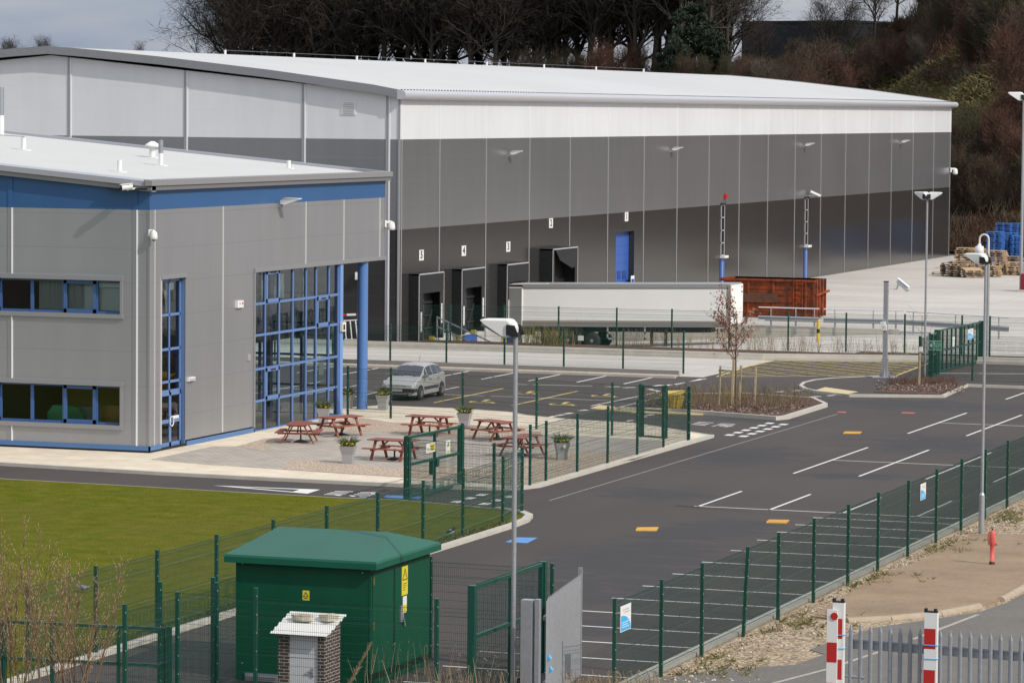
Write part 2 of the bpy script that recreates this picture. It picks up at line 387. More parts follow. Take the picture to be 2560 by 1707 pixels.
def inst(mesh, name, parent, loc=(0, 0, 0), rotz=0., sc_=None):
    o = bpy.data.objects.new(name, mesh); col.objects.link(o); o.parent = parent; o.location = loc; o.rotation_euler = (0, 0, rotz)
    if sc_: o.scale = sc_
    return o
def letters(txt, size, M, mats, name, parent, ext=.002, sx=1., align='CENTER', bold=0.):
    cu = bpy.data.curves.new('t', 'FONT'); cu.offset = bold; cu.body = txt; cu.size = size; cu.extrude = ext; cu.align_x = align; cu.align_y = 'CENTER'
    to = bpy.data.objects.new('t', cu); col.objects.link(to)
    bpy.context.view_layer.update(); dg = bpy.context.evaluated_depsgraph_get()
    me = bpy.data.meshes.new_from_object(to.evaluated_get(dg)); bpy.data.objects.remove(to); bpy.data.curves.remove(cu)
    me.transform(M @ Matrix.Diagonal((sx, 1, 1, 1))); me.materials.clear(); me.materials.append(mats); me.name = name
    o = bpy.data.objects.new(name, me); col.objects.link(o)
    if parent: o.parent = parent; ORG[o.name] = ORG.get(parent.name)
    return o
# ================================================================== GROUND AND SETTING
S = 2.351
def Z(ox, oy, s=S):
    return lambda x, y, z=0.: G(ox + x / s, oy + y / s, z)
Z0, Z5, Z6, ZB, ZR, ZM = Z(0, 600), Z(780, 600), Z(1560, 600), Z(0, 1040), Z(1560, 1040), Z(780, 1040)
Z8 = Z(1900, 560, 3.5636)
def poly_sheet(name, pts, z, m, thick=None, side=None):
    mb = MB(); p2 = [(p[0], p[1]) for p in pts]
    a = sum(p2[i][0] * p2[(i + 1) % len(p2)][1] - p2[(i + 1) % len(p2)][0] * p2[i][1] for i in range(len(p2)))
    if a < 0: p2.reverse()
    if thick: mb.prism(p2, z - thick, z, 1 if side else 0, 0)
    else: mb.face([(x, y, z) for x, y in p2])
    return struct(name, mb, [m, side] if side else m)
def rect(x0, x1, y0, y1): return [(x0, y0), (x1, y0), (x1, y1), (x0, y1)]
PIT = (-75.9, -50., 196.4, 217.3)
mb = MB()
for a in (rect(-900, PIT[0], 74, 342), rect(PIT[1], 900, 74, 342), rect(PIT[0], PIT[1], 74, PIT[2]), rect(PIT[0], PIT[1], PIT[3], 342)):
    mb.face([(x, y, -.04) for x, y in a])
struct('ground', mb, m_earth)
mb = MB()                                # bank that carries the viewpoint
for i in range(12):
    y0, y1 = 74 - i * 14, 74 - (i + 1) * 14; f = lambda y: min(11.7, (74 - y) / 74 * 11.7) - .04
    mb.face([(-500, y1, f(y1)), (500, y1, f(y1)), (500, y0, f(y0)), (-500, y0, f(y0))], 0)
struct('embankment', mb, m_earth)
poly_sheet('car_park_asphalt', [(-115, 60.1), (-25.55, 60.1), (-25.55, 193.3), (-44, 192), (-53, 189.4), (-115, 189.4)], 0., m_asph)
poly_sheet('concrete_road', rect(-115, -52.3, 175.4, 188.95), .005, m_conc)
mb = MB()
for a in (rect(-75.9, 60, 217.45, 336.5), rect(-50, 60, 198.5, 217.45)):
    mb.face([(x, y, 0.) for x, y in a])
struct('concrete_yard', mb, m_conc)
mb = MB()                                # sunken loading ramp with its side wall
mb.face([(-75.9, 196.4, -1.2), (-71, 196.4, -1.18), (-71, 217.3, -1.18), (-75.9, 217.3, -1.2)]); mb.face([(-71, 196.4, -1.18), (-50, 196.4, 0), (-50, 217.3, 0), (-71, 217.3, -1.18)])
struct('loading_ramp', mb, m_conc)
mb = MB(); mb.box(-75.85, -52.2, 217.3, 217.6, -1.3, .16); mb.box(-75.85, -50., 196.1, 196.4, -1.3, .03)
o = mb.top('retaining_wall', m_kerb, 'low pale concrete retaining wall along the sunken loading bay', 'wall')
# planted bed and chunky kerb in front of the loading bay
mb = MB(); mb.prism([(-115, 189.3), (-53, 189.3), (-44, 191.95), (-20, 193.4), (-20, 196.1), (-115, 196.1)], -.03, .06)
struct('planting_bed', mb, m_mulch)
mb = MB()
for x0, x1, ya, yb in ((-115, -53, 188.95, 188.95), (-53, -44, 188.95, 191.6), (-44, -20, 191.6, 193.0)):
    for z0, z1, dy in ((-.02, .16, .0), (.16, .34, .12)):
        mb.add([(x0, ya + dy, z0), (x1, yb + dy, z0), (x1, yb + .5, z0), (x0, ya + .5, z0), (x0, ya + dy, z1), (x1, yb + dy, z1), (x1, yb + .5, z1), (x0, ya + .5, z1)], MB.BF)
struct('high_kerb', mb, m_kerb)
mb = MB(); mb.box(-115, -53.6, 174.3, 175.35, -.02, .10, 0); mb.box(-115, -53.4, 174.05, 174.28, -.02, .13, 1); mb.box(-115, -53.6, 175.36, 175.55, -.02, .30, 2)
struct('gravel_verge', mb, [m_gravel, m_kerb, m_trailg])
# lawn
lawn = [(-130, 60.2), (-39.2, 60.2), (-39.15, 109.4), (-39.25, 111.0), (-39.55, 112.2), (-40.1, 113.0), (-41.2, 113.7), (-45.2, 115.0)] + [tuple(G(a_, b_, .07).xy) for a_, b_ in ((850, 1244), (520, 1225.5), (260, 1210.5), (0, 1196))] + [(-130, 116.4)]
poly_sheet('lawn', lawn, .07, m_lawn, .1, m_kerb)
def kerb_run(name, pts, wd, z, out=1):
    mb = MB(); n = len(pts); off = []
    for i, p in enumerate(pts):
        a = V((*pts[max(0, i - 1)], 0)); b = V((*pts[min(n - 1, i + 1)], 0)); d = (b - a).normalized(); nn = V((d.y, -d.x, 0)) * wd * out
        off.append((p[0] + nn.x, p[1] + nn.y))
    for i in range(n - 1):
        a, b, c, d = pts[i], pts[i + 1], off[i + 1], off[i]
        vs = [(*a, -.02), (*b, -.02), (*c, -.02), (*d, -.02), (*a, z), (*b, z), (*c, z), (*d, z)]
        mb.add(vs, MB.BF if out < 0 else [tuple(reversed(f)) for f in MB.BF])
    return struct(name, mb, m_kerb)
kerb_run('kerb', lawn[1:7], .26, .125)
kerb_run('kerb', lawn[6:], .05, .075)
# patio platform
back = [Z5(*p) for p in ((2330, 1108), (1900, 1090), (1450, 1062), (1250, 1042), (1150, 1022), (850, 1003), (380, 985))]
plat = [(-130, 121.6), (-63.5, 120.65), (-56.7, 119.95), (-52, 119.75), (-45.6, 119.7), (-43.7, 119.95), (-42.75, 120.5), (-42.45, 121.4), (-42.4, 143.1)] + [(p.x, p.y) for p in back[1:]] + [(-61.5, 148.6), (-61.5, 145.5), (-90, 145)]
poly_sheet('pavement', plat, .10, m_slab, .12, m_kerb)
kerb_run('kerb', plat[:9], .24, .125)
kerb_run('kerb', plat[8:15], .12, .11)
pv = [Z0(*p, .1) for p in ((880, 1290), (1250, 1212), (1390, 1212), (1560, 1165), (1640, 1160), (1800, 1120), (1960, 1095))] + [Z5(*p, .1) for p in ((300, 1085), (560, 1137), (900, 1105), (1340, 1140), (1560, 1150), (1900, 1170), (2060, 1180), (2060, 1232))] + \
    [Z5(*p, .1) for p in ((1900, 1283), (1600, 1350), (1250, 1450), (900, 1420), (540, 1395))] + [Z0(*p, .1) for p in ((1640, 1347), (1200, 1318))]
poly_sheet('block_paving', [(p.x, p.y) for p in pv], .104, m_pave)
g1 = [Z0(*p, .1) for p in ((1655, 1346), (1725, 1287), (2130, 1325), (2340, 1345))] + [Z5(*p, .1) for p in ((700, 1320), (1000, 1345), (1230, 1310), (1390, 1248), (1500, 1238), (1650, 1241), (1890, 1284), (1250, 1448), (900, 1416), (540, 1392))]
poly_sheet('gravel_bed', [(p.x, p.y) for p in g1], .109, m_gravel)
g2 = [Z5(*p, .1) for p in ((-10, 1135), (40, 1090), (130, 1060), (290, 1045), (470, 1072), (900, 1082), (1350, 1128), (1330, 1152), (1120, 1158), (900, 1150), (560, 1138), (300, 1122))]
poly_sheet('gravel_bed', [(p.x, p.y) for p in g2], .109, m_gravel)
g3 = [Z0(*p, .1) for p in ((1385, 1214), (1640, 1160), (1700, 1158), (1580, 1200), (1555, 1240))]
poly_sheet('gravel_bed', [(p.x, p.y) for p in g3], .109, m_gravel)
# planted islands
isl1 = [(-49.8, 154.1), (-47.4, 154.4), (-42.0, 152.45), (-41.9, 153.0), (-42.0, 160.2), (-43.4, 163.2), (-47, 164.4), (-49.8, 162.5)]
poly_sheet('planting_island', isl1, .16, m_mulch, .18, m_kerb)
kerb_run('kerb', isl1[:6], .2, .18)
kerb_run('kerb', [isl1[5], isl1[6], isl1[7], isl1[0]], .2, .18)
i2 = [Z8(*p, .12) for p in ((1110, 1352), (880, 1362), (660, 1372), (500, 1388), (410, 1410), (378, 1436), (420, 1462), (520, 1485), (660, 1500), (800, 1516))]
isl2 = [(p.x, p.y) for p in i2] + [(-38.25, 167.95), (-38.65, 175.3), (-27, 175.1), (-27, 178.2), (-41.5, 178.4)]
poly_sheet('footway_island', isl2, .12, m_asph, .14, m_kerb)
kerb_run('kerb', isl2[:13], .18, .135, -1 if False else 1)
mu = [Z8(*p, .12) for p in ((1010, 1500), (1130, 1455), (1300, 1400), (1480, 1385), (1640, 1388), (1840, 1432), (1640, 1500), (1580, 1515), (1300, 1512))]
poly_sheet('bark_mulch_bed', [(p.x, p.y) for p in mu], .15, m_mulch, .03)
ta = [Z8(*p, .12) for p in ((490, 1482), (580, 1453), (878, 1495), (770, 1517))]
poly_sheet('tactile_paving', [(p.x, p.y) for p in ta], .128, mat('buff_tactile', (.55, .44, .22), .8, var=.1, vs=6))
ta = [Z5(*p, .04) for p in ((1632, 990), (1690, 969), (1770, 978), (1900, 1002), (2300, 1015), (2300, 1025), (1880, 1012))]
poly_sheet('tactile_paving', [(p.x, p.y) for p in ta], .05, MATS['buff_tactile'], .06)
# right hand side outside the fence
poly_sheet('edging_strip', rect(-25.85, -25.5, 70, 189), .09, m_kerb, .1)
poly_sheet('stony_verge', rect(-25.5, 30, 60.1, 198), -.01, m_sgravel)
sl = [ZR(*p) for p in ((1100, 1182), (1290, 1062), (1500, 945), (1750, 850), (1930, 762), (2040, 700), (2360, 700), (2900, 620), (2900, 900), (2351, 1010), (2210, 1085), (2085, 1125), (1850, 1165), (1560, 1195), (1310, 1205))]
poly_sheet('old_concrete_slab', [(p.x, p.y) for p in sl], .045, m_bslab, .06)
rd = [ZR(*p) for p in ((-300, 1700), (200, 1535), (560, 1490), (1000, 1460), (1180, 1400), (1090, 1370), (1200, 1330), (1480, 1240), (1760, 1200), (2085, 1150), (2250, 1095), (2351, 1040), (2900, 920), (3200, 1700))]
rdp = [(p.x, p.y) for p in rd[:-1]] + [(0, 70), (-24, 70)]
poly_sheet('access_road', rdp, .004, m_asph2)
kp = [ZR(*p) for p in ((1310, 1208), (1560, 1196), (1850, 1166), (2000, 1140), (2085, 1122))]
kb = MB()
for i in range(len(kp) - 1): kb.tube(kp[i] + V((0, 0, -.02)), kp[i + 1] + V((0, 0, -.02)), .14, 8, 0)
kq = [ZR(*p) for p in ((2215, 1085), (2290, 1045), (2351, 1010), (2600, 950))]
for i in range(len(kq) - 1): kb.tube(kq[i] + V((0, 0, -.02)), kq[i + 1] + V((0, 0, -.02)), .14, 8, 0)
struct('rounded_kerb', kb, mat('old_kerb', (.36, .29, .21), .9, var=.15, vs=4, bump=.3, bs=20))
# small stones on the verge: uncountable
rng = random.Random(5); mb = MB()
def pebble(mb, x, y, z, r, m=0):
    M3 = Matrix.Rotation(rng.uniform(0, 6.3), 3, 'Z') @ Matrix.Rotation(rng.uniform(0, 3), 3, 'X')
    vs = [M3 @ V((rng.uniform(.6, 1) * a, rng.uniform(.6, 1) * b, rng.uniform(.4, .8) * c)) * r for a, b, c in ((1, 0, 0), (0, 1, 0), (-1, 0, 0), (0, -1, 0), (0, 0, 1), (0, 0, -1))]
    mb.add([v + V((x, y, z)) for v in vs], ((0, 1, 4), (1, 2, 4), (2, 3, 4), (3, 0, 4), (1, 0, 5), (2, 1, 5), (3, 2, 5), (0, 3, 5)), m)
for i in range(2600):
    t = rng.random(); y = 80 + t * 45; x = -25.3 + abs(rng.gauss(0, .9)); pebble(mb, x, y, .01, rng.choice((.015, .02, .03, .03, .04, .06)), rng.randrange(3))
o = mb.top('stones', [m_stone, mat('tan_stone', (.34, .25, .15), .9), mat('brown_stone', (.18, .12, .075), .9)], 'loose pale stones strewn along the foot of the car park fence', 'stones', kind='stuff')
mb = MB()
for i in range(420):
    t = rng.random(); y = 82 + t * 42; x = -25.2 + abs(rng.gauss(0, .8))
    if math.sin(y * .7) + rng.uniform(-.6, .6) < .35: continue
    for k in range(7): mb.ribbon((x + rng.uniform(-.12, .12), y + rng.uniform(-.15, .15), 0), (x + rng.uniform(-.2, .2), y + rng.uniform(-.2, .2), rng.uniform(.04, .16)), .03, rng.randrange(2), rng)
mb.top('weeds', [mat('weed_green', (.10, .12, .022), .9), mat('weed_dry', (.20, .15, .07), .9)], 'low weeds and moss in the stones beside the car park fence', 'weeds', kind='stuff')
# ------------------------------------------------------------------ road markings
def stripe(mb, p, q, wd, z=.006, m=0):
    p = V((p[0], p[1], 0)); q = V((q[0], q[1], 0)); d = (q - p).normalized(); n = V((-d.y, d.x, 0)) * wd / 2
    mb.face([(*(p - n).xy, z), (*(q - n).xy, z), (*(q + n).xy, z), (*(p + n).xy, z)], m)
mb = MB(); LW = .10
for x in (-35.25, -32.72, -30.17): stripe(mb, (x, 117.8), (x, 123.2), LW)
stripe(mb, (-27.6, 117.8), (-27.6, 123.2), LW)
stripe(mb, (-35.4, 117.85), (-25.9, 117.85), LW)
for x in (-35.22, -32.70, -30.16, -27.62):
    stripe(mb, (x, 130.1), (x, 141.5), LW); stripe(mb, (x, 148.4), (x, 159.8), LW); stripe(mb, (x, 168.3), (x, 174.6), LW)
stripe(mb, (-35.2, 135.7), (-25.8, 135.7), LW, .010); stripe(mb, (-35.2, 154.1), (-25.8, 154.1), LW, .010)
for y in (116.15, 113.9, 111.65, 109.3, 106.35, 103.25, 100.25, 97.35, 94.55, 91.8, 89.1, 86.5, 83.9, 81.3, 78.7, 76.1): stripe(mb, (-30.75, y), (-25.9, y), LW)
for x, y0, y1 in ((-62., 169.1, 174), (-59.5, 169.1, 174), (-57.05, 169.4, 174), (-54.6, 169.4, 174), (-52.1, 170, 174.4), (-64.5, 169.1, 174), (-67., 169, 173.9), (-69.5, 169, 173.9), (-72, 169, 173.9)): stripe(mb, (x, y0), (x, y1), .12)
stripe(mb, (-73, 159.3), (-51.9, 159.3), LW, .010)
for x in (-61.3, -63.6, -66.1, -68.6): stripe(mb, (x, 154.6), (x, 164), .1)
struct('parking_lines', mb, m_line)
mb = MB()
for x in (-59.0, -55.2): stripe(mb, (x, 154.6), (x, 164.0), .13)
def wheelchair(mb, c, s):              # accessible-bay symbol: wheel, seat, back, foot
    px = lambda u, v: (c[0] + u * s, c[1] + v * s)
    for k in range(15):
        a0, a1 = math.pi * (.75 + k * .1), math.pi * (.75 + (k + 1) * .1)
        stripe(mb, px(math.cos(a0) * .5, math.sin(a0) * .5), px(math.cos(a1) * .5, math.sin(a1) * .5), .13 * s)
    stripe(mb, px(-.1, 1.0), px(0, .25), .2 * s); stripe(mb, px(0, .25), px(.5, .2), .14 * s); stripe(mb, px(.5, .2), px(.7, -.45), .14 * s); stripe(mb, px(.7, -.45), px(.9, -.42), .12 * s)
    mb.face([(*px(-.12 + .16 * math.cos(a), 1.2 + .16 * math.sin(a)), .006) for a in [k * math.pi / 4 for k in range(8)]])
for c in ((-57.2, 156.0), (-53.4, 156.3), (-57.0, 161.6), (-53.2, 161.8)): wheelchair(mb, c, 1.0)
# box junction hatching
A_, B_, C_, D_ = V((-51.8, 176.1, 0)), V((-43.6, 180.9, 0)), V((-44.8, 191.2, 0)), V((-52.8, 189.6, 0))
C_ = V((-44.2, 190.9, 0)); D_ = V((-52.8, 188.7, 0))
lerp = lambda a, b, t: a + (b - a) * t
for a, b in ((A_, B_), (B_, C_), (C_, D_), (D_, A_)): stripe(mb, a, b, .13)
NH = 6
for i in range(1, 2 * NH):
    pa = lerp(A_, B_, min(1, i / NH)) if i <= NH else lerp(B_, C_, (i - NH) / NH)
    pb = lerp(A_, D_, min(1, i / NH)) if i <= NH else lerp(D_, C_, (i - NH) / NH)
    stripe(mb, pa, pb, .085, .009)
    pa = lerp(B_, A_, min(1, i / NH)) if i <= NH else lerp(A_, D_, (i - NH) / NH)
    pb = lerp(B_, C_, min(1, i / NH)) if i <= NH else lerp(C_, D_, (i - NH) / NH)
    stripe(mb, pa, pb, .085, .012)
struct('yellow_road_markings', mb, m_yline)
mb = MB()
def dashes(pts, wd, dash, gap, z=.007):
    p, q = V((*pts[0], 0)), V((*pts[1], 0)); Lg = (q - p).length; d = (q - p) / Lg; t = 0
    while t + dash <= Lg + .01: stripe(mb, p + d * t, p + d * (t + dash), wd, z); t += dash + gap
dashes([(-41.9, 144.2), (-41.9, 151.2)], .34, .62, .62); dashes([(-41.2, 143.9), (-41.2, 151.4)], .34, .62, .62)
dashes([(-43.3, 114.2), (-43.3, 119.6)], .34, .62, .62); dashes([(-42.2, 114.0), (-42.2, 119.5)], .34, .62, .62)
def zd(f, *pp):
    for a, b in pp: stripe(mb, f(*a), f(*b), .25)
zd(Z5, ((1390, 1042), (1430, 1035)), ((1440, 1032), (1475, 1026)), ((1485, 1022), (1530, 1016)), ((1570, 1003), (1620, 998)), ((1790, 1075), (1830, 1070)), ((1850, 1064), (1890, 1058)), ((1925, 1042), (1965, 1036)), ((1970, 1030), (2010, 1024)))
zd(Z6, ((890, 893), (945, 890)), ((990, 886), (1055, 883)), ((1090, 922), (1155, 919)), ((1195, 915), (1260, 912)), ((690, 908), (710, 905)), ((790, 940), (840, 938)), ((870, 938), (930, 935)), ((985, 930), (1050, 927)))
zd(Z5, ((1720, 862), (1810, 862)), ((1820, 868), (1900, 866)), ((1540, 856), (1650, 858)), ((2080, 855), (2110, 850)), ((1990, 860), (2060, 852)), ((1980, 875), (2040, 890)))
stripe(mb, Z5(1190, 848), Z5(1650, 858), .12); stripe(mb, Z5(2130, 848), Z5(2315, 815), .14); stripe(mb, Z5(1640, 975), Z5(2030, 895), .1)
stripe(mb, Z8(1590, 1329), Z8(2500, 1336), .16)
tri = [Z(520, 1190, 4.704)(*p) for p in ((60, 110), (1320, 158), (1170, 206))]; hole = [Z(520, 1190, 4.704)(*p) for p in ((330, 125), (1080, 158), (1000, 183))]
for i in range(3):
    a, b, c, d = tri[i], tri[(i + 1) % 3], hole[(i + 1) % 3], hole[i]; mb.face([(p.x, p.y, .007) for p in (a, b, c, d)])
def strokes(f, ss, wd=.17):
    for a, b in ss: stripe(mb, f(*a), f(*b), wd, .007)
zz = Z(520, 1190, 4.704)
strokes(zz, (((1490, 178), (1705, 183)), ((1440, 192), (1655, 196)), ((1400, 203), (1625, 210)), ((1365, 215), (1580, 220)), ((1500, 222), (1560, 230))), .14)
strokes(zz, (((1790, 188), (2010, 193)), ((1760, 200), (1960, 205)), ((1720, 214), (1930, 220)), ((1670, 225), (1720, 240)), ((1700, 228), (1910, 232)), ((1780, 240), (1870, 246)), ((1940, 196), (1940, 214))), .13)
zz = Z(1700, 1020, 9.046)
strokes(zz, (((390, 318), (755, 335)), ((330, 340), (655, 365)), ((265, 365), (580, 390))), .16)
strokes(zz, (((920, 350), (1250, 365)), ((860, 365), (1040, 380)), ((800, 385), (1230, 385)), ((730, 408), (810, 400)), ((890, 410), (1090, 400)), ((1010, 425), (1180, 405))), .14)
struct('white_road_markings', mb, m_line)
mb = MB()
for f, q in ((Z(780, 1040), ((1135, 740), (1205, 712), (1328, 714), (1265, 746))), (Z(780, 1040), ((418, 478), (440, 464), (655, 472), (630, 488)))):
    mb.face([(p.x, p.y, .0055) for p in (f(*a) for a in q)])
struct('blue_road_marking', mb, m_bpatch)
mb = MB(); q = [Z6(*a) for a in ((1625, 1018), (1640, 1010), (1718, 1014), (1700, 1021))]; mb.face([(p.x, p.y, .0055) for p in q])
q = [Z6(*a) for a in ((1250, 1014), (1260, 1007), (1310, 1008), (1300, 1016))]; mb.face([(p.x, p.y, .0055) for p in q])
struct('red_road_marking', mb, m_rpatch)
mb = MB(); stripe(mb, Z5(1395, 1530), Z6(1255, 1022), .035, .0045); struct('road_joint', mb, m_conc)
mb = MB()
stripe(mb, ZR(300, 1720), ZR(1215, 1480), .12); stripe(mb, ZR(1240, 1470), ZR(1570, 1360), .12); stripe(mb, ZR(1700, 1310), ZR(2080, 1165), .12)
struct('faded_edge_line', mb, mat('faded_line', (.36, .33, .28), .9, var=.3, vs=6))
def cover(px, lab):
    q = [ZR(*a) for a in px]; mb = MB(); mb.prism([(p.x, p.y) for p in reversed(q)] if True else 0, -.01, .022); n = 14
    for k in range(1, n):
        a = lerp(q[0], q[1], k / n); b = lerp(q[3], q[2], k / n); mb.beam((a.x, a.y, .03), (b.x, b.y, .03), .03, .016)
    return mb.top('drain_cover', m_yplate, lab, 'cover')
cover(((68, 674), (78, 658), (203, 656), (192, 675)), 'yellow ribbed cover in the asphalt, nearest the lawn corner')
cover(((835, 627), (852, 612), (972, 614), (955, 630)), 'yellow ribbed cover in the asphalt beside the long lamp post shadow')
cover(((1288, 103), (1300, 94), (1397, 95), (1385, 104)), 'yellow cover in the asphalt farthest out, before the mulch island corner')
# ================================================================== WAREHOUSE
XW, YG, YE = -75.9, 193.0, 335.6
ware = thing('warehouse', 'long warehouse clad in white over grey bands with a white roof', 'warehouse', (XW, YG, 0))
RX, RZ = -98.2, 16.72
Z1, Z2 = 6.53, 11.72
mb = MB()
D0, D1, DZ = 233.4, 237.5, 5.2           # door reveal
def wallX(mb, y0, y1, z0, z1, m): mb.face([(XW, y0, z0), (XW, y1, z0), (XW, y1, z1), (XW, y0, z1)], m)
wallX(mb, YG, D0, -1.3, Z1, 0); wallX(mb, D1, YE, -1.3, Z1, 0); wallX(mb, D0, D1, DZ, Z1, 0)
wallX(mb, YG, YE, Z1, Z2, 1); wallX(mb, YG, YE, Z2, 14.3, 2)
for (y0, y1) in ((D0, D0), (D1, D1)): mb.face([(XW, y0, -1.3), (XW - .4, y0, -1.3), (XW - .4, y0, DZ), (XW, y0, DZ)], 0)
mb.face([(XW, D0, DZ), (XW - .4, D0, DZ), (XW - .4, D1, DZ), (XW, D1, DZ)], 0)
XL = -120.5
for yy in (YG, YE):
    mb.face([(XL, yy, -1.3), (XW, yy, -1.3), (XW, yy, Z1), (XL, yy, Z1)], 0); mb.face([(XL, yy, Z1), (XW, yy, Z1), (XW, yy, Z2), (XL, yy, Z2)], 1)
    mb.face([(XL, yy, Z2), (XW, yy, Z2), (XW, yy, 14.3), (RX, yy, RZ - .25), (XL, yy, 14.3)], 2)
mb.face([(XL, YG, -1.3), (XL, YE, -1.3), (XL, YE, 14.3), (XL, YG, 14.3)], 1)
# joint flashings
bx = [7, 167, 362, 545, 715, 875, 1026, 1166, 1299, 1427, 1547, 1661, 1770, 1873, 1972, 2066, 2156, 2243, 2312]
BAY = []
for b in bx:
    x = 1000 + b / 1.68; y = 351.1 - (x - 997) * 22.5 / 1383; BAY.append(GX(x, y, XW).y)
for y in BAY: mb.box(XW - .02, XW + .03, y - .07, y + .07, -1.2, Z2, 3); mb.box(XW - .02, XW + .028, y - .07, y + .07, Z2, 14.25, 4)
for x in (-76.5, -81.76, -89.26, -96.84, -104.4, -112):
    zt = 14.3 + (abs(XW - x) / abs(XW - RX)) * (RZ - 14.55) if x > RX else 15.5
    mb.box(x - .22, x - .05, YG - .03, YG + .02, -.2, zt, 5); mb.box(x - .05, x + .03, YG - .05, YG + .02, -.2, zt, 4)
mb.box(XW - .06, XW + .045, YG - .045, YG + .06, -1.2, 14.25, 5)
mb.part('wall', [m_dark, m_midgrey, m_white, mat('dull_flashing', (.30, .30, .31), .4, .3), mat('bright_flashing', (.74, .75, .77), .35, .1), mat('edge_flashing', (.33, .335, .35), .4, .3)], ware)
mb = MB()                                 # roof: gently rounded towards eaves, plus verge and bullnose eaves
ye0, ye1 = YG - .42, YE + .42
prof = [(XW + .12, 14.52), (XW - 1.5, 14.80), (XW - 8, 15.62), (XW - 15, 16.36), (XW - 20, 16.80), (RX, 16.96)]
prof = prof + [(2 * RX - x, z) for x, z in reversed(prof[:-1])]
for i in range(len(prof) - 1):
    (x0, z0), (x1, z1) = prof[i], prof[i + 1]; mb.face([(x0, ye0, z0), (x0, ye1, z0), (x1, ye1, z1), (x1, ye0, z1)], 0, True)
roof = mb.part('roof', m_wroof, ware)
mb = MB()
for ya, yb in ((ye0 - .03, ye0 + .18), (ye1 - .18, ye1 + .03)):
    mb = MB()
    for i in range(len(prof) - 1):
        (x0, z0), (x1, z1) = prof[i], prof[i + 1]
        mb.add([(x0, ya, z0 - .42), (x1, ya, z1 - .42), (x1, yb, z1 - .42), (x0, yb, z0 - .42), (x0, ya, z0 + .05), (x1, ya, z1 + .05), (x1, yb, z1 + .05), (x0, yb, z0 + .05)], MB.BF)
    for i in range(len(prof) - 1):
        (x0, z0), (x1, z1) = prof[i], prof[i + 1]; yw = YG if ya < 250 else YE; mb.face([(x0, ya, z0 - .40), (x1, ya, z1 - .40), (x1, yw, z1 - .40), (x0, yw, z0 - .40)])
    mb.part('verge_trim', m_trim, ware)
mb = MB()
arc = [(XW + .02, 14.02), (XW + .30, 14.02)] + [(XW + .30 + .26 * math.sin(t), 14.28 - .26 * math.cos(t)) for t in [R(18 * k) for k in range(1, 10)]] + [(XW + .20, 14.55), (XW + .02, 14.55)]
n = len(arc)
for i in range(n): (x0, z0), (x1, z1) = arc[i], arc[(i + 1) % n]; mb.face([(x0, ye0 - .04, z0), (x0, ye1 + .04, z0), (x1, ye1 + .04, z1), (x1, ye0 - .04, z1)], 0, 2 < i < 10)
mb.face([(x, ye0 - .04, z) for x, z in arc]); mb.face([(x, ye1 + .04, z) for x, z in reversed(arc)])
y = YG
while y < YE: mb.box(XW + .06, XW + .12, y, y + .16, 14.55, 14.60, 1); y += .5  # dark blocks stand in for the shadow gaps along the roof edge
mb.part('eaves_gutter', [mat('eaves_trim', (.50, .50, .53), .4, .3), m_blk2], ware)
mb = MB(); prev = None                    # ridge fall-arrest line
for (px, py) in ((563, 139), (735, 147), (892, 155), (1063, 163), (1217, 170), (1360, 177), (1490, 182), (1609, 187)):
    y = GX(px, py, RX).y; mb.tube((RX, y, 16.9), (RX, y, 17.24), .085, 8, 0)
    if prev: mb.tube((RX, prev, 17.22), (RX, y, 17.22), .012, 4, 1)
    prev = y
s_ = mb.part('safety_line', [m_plast, m_galvd], roof)
mb = MB(); mb.box(-79.5, -78.6, YG - .04, YG + .01, 13.1, 13.9, 0); [mb.box(-79.4, -78.7, YG - .06, YG - .03, 13.16 + .1 * k, 13.2 + .1 * k, 1) for k in range(7)]
mb.part('louvre', [m_plast, m_trimw], ware)
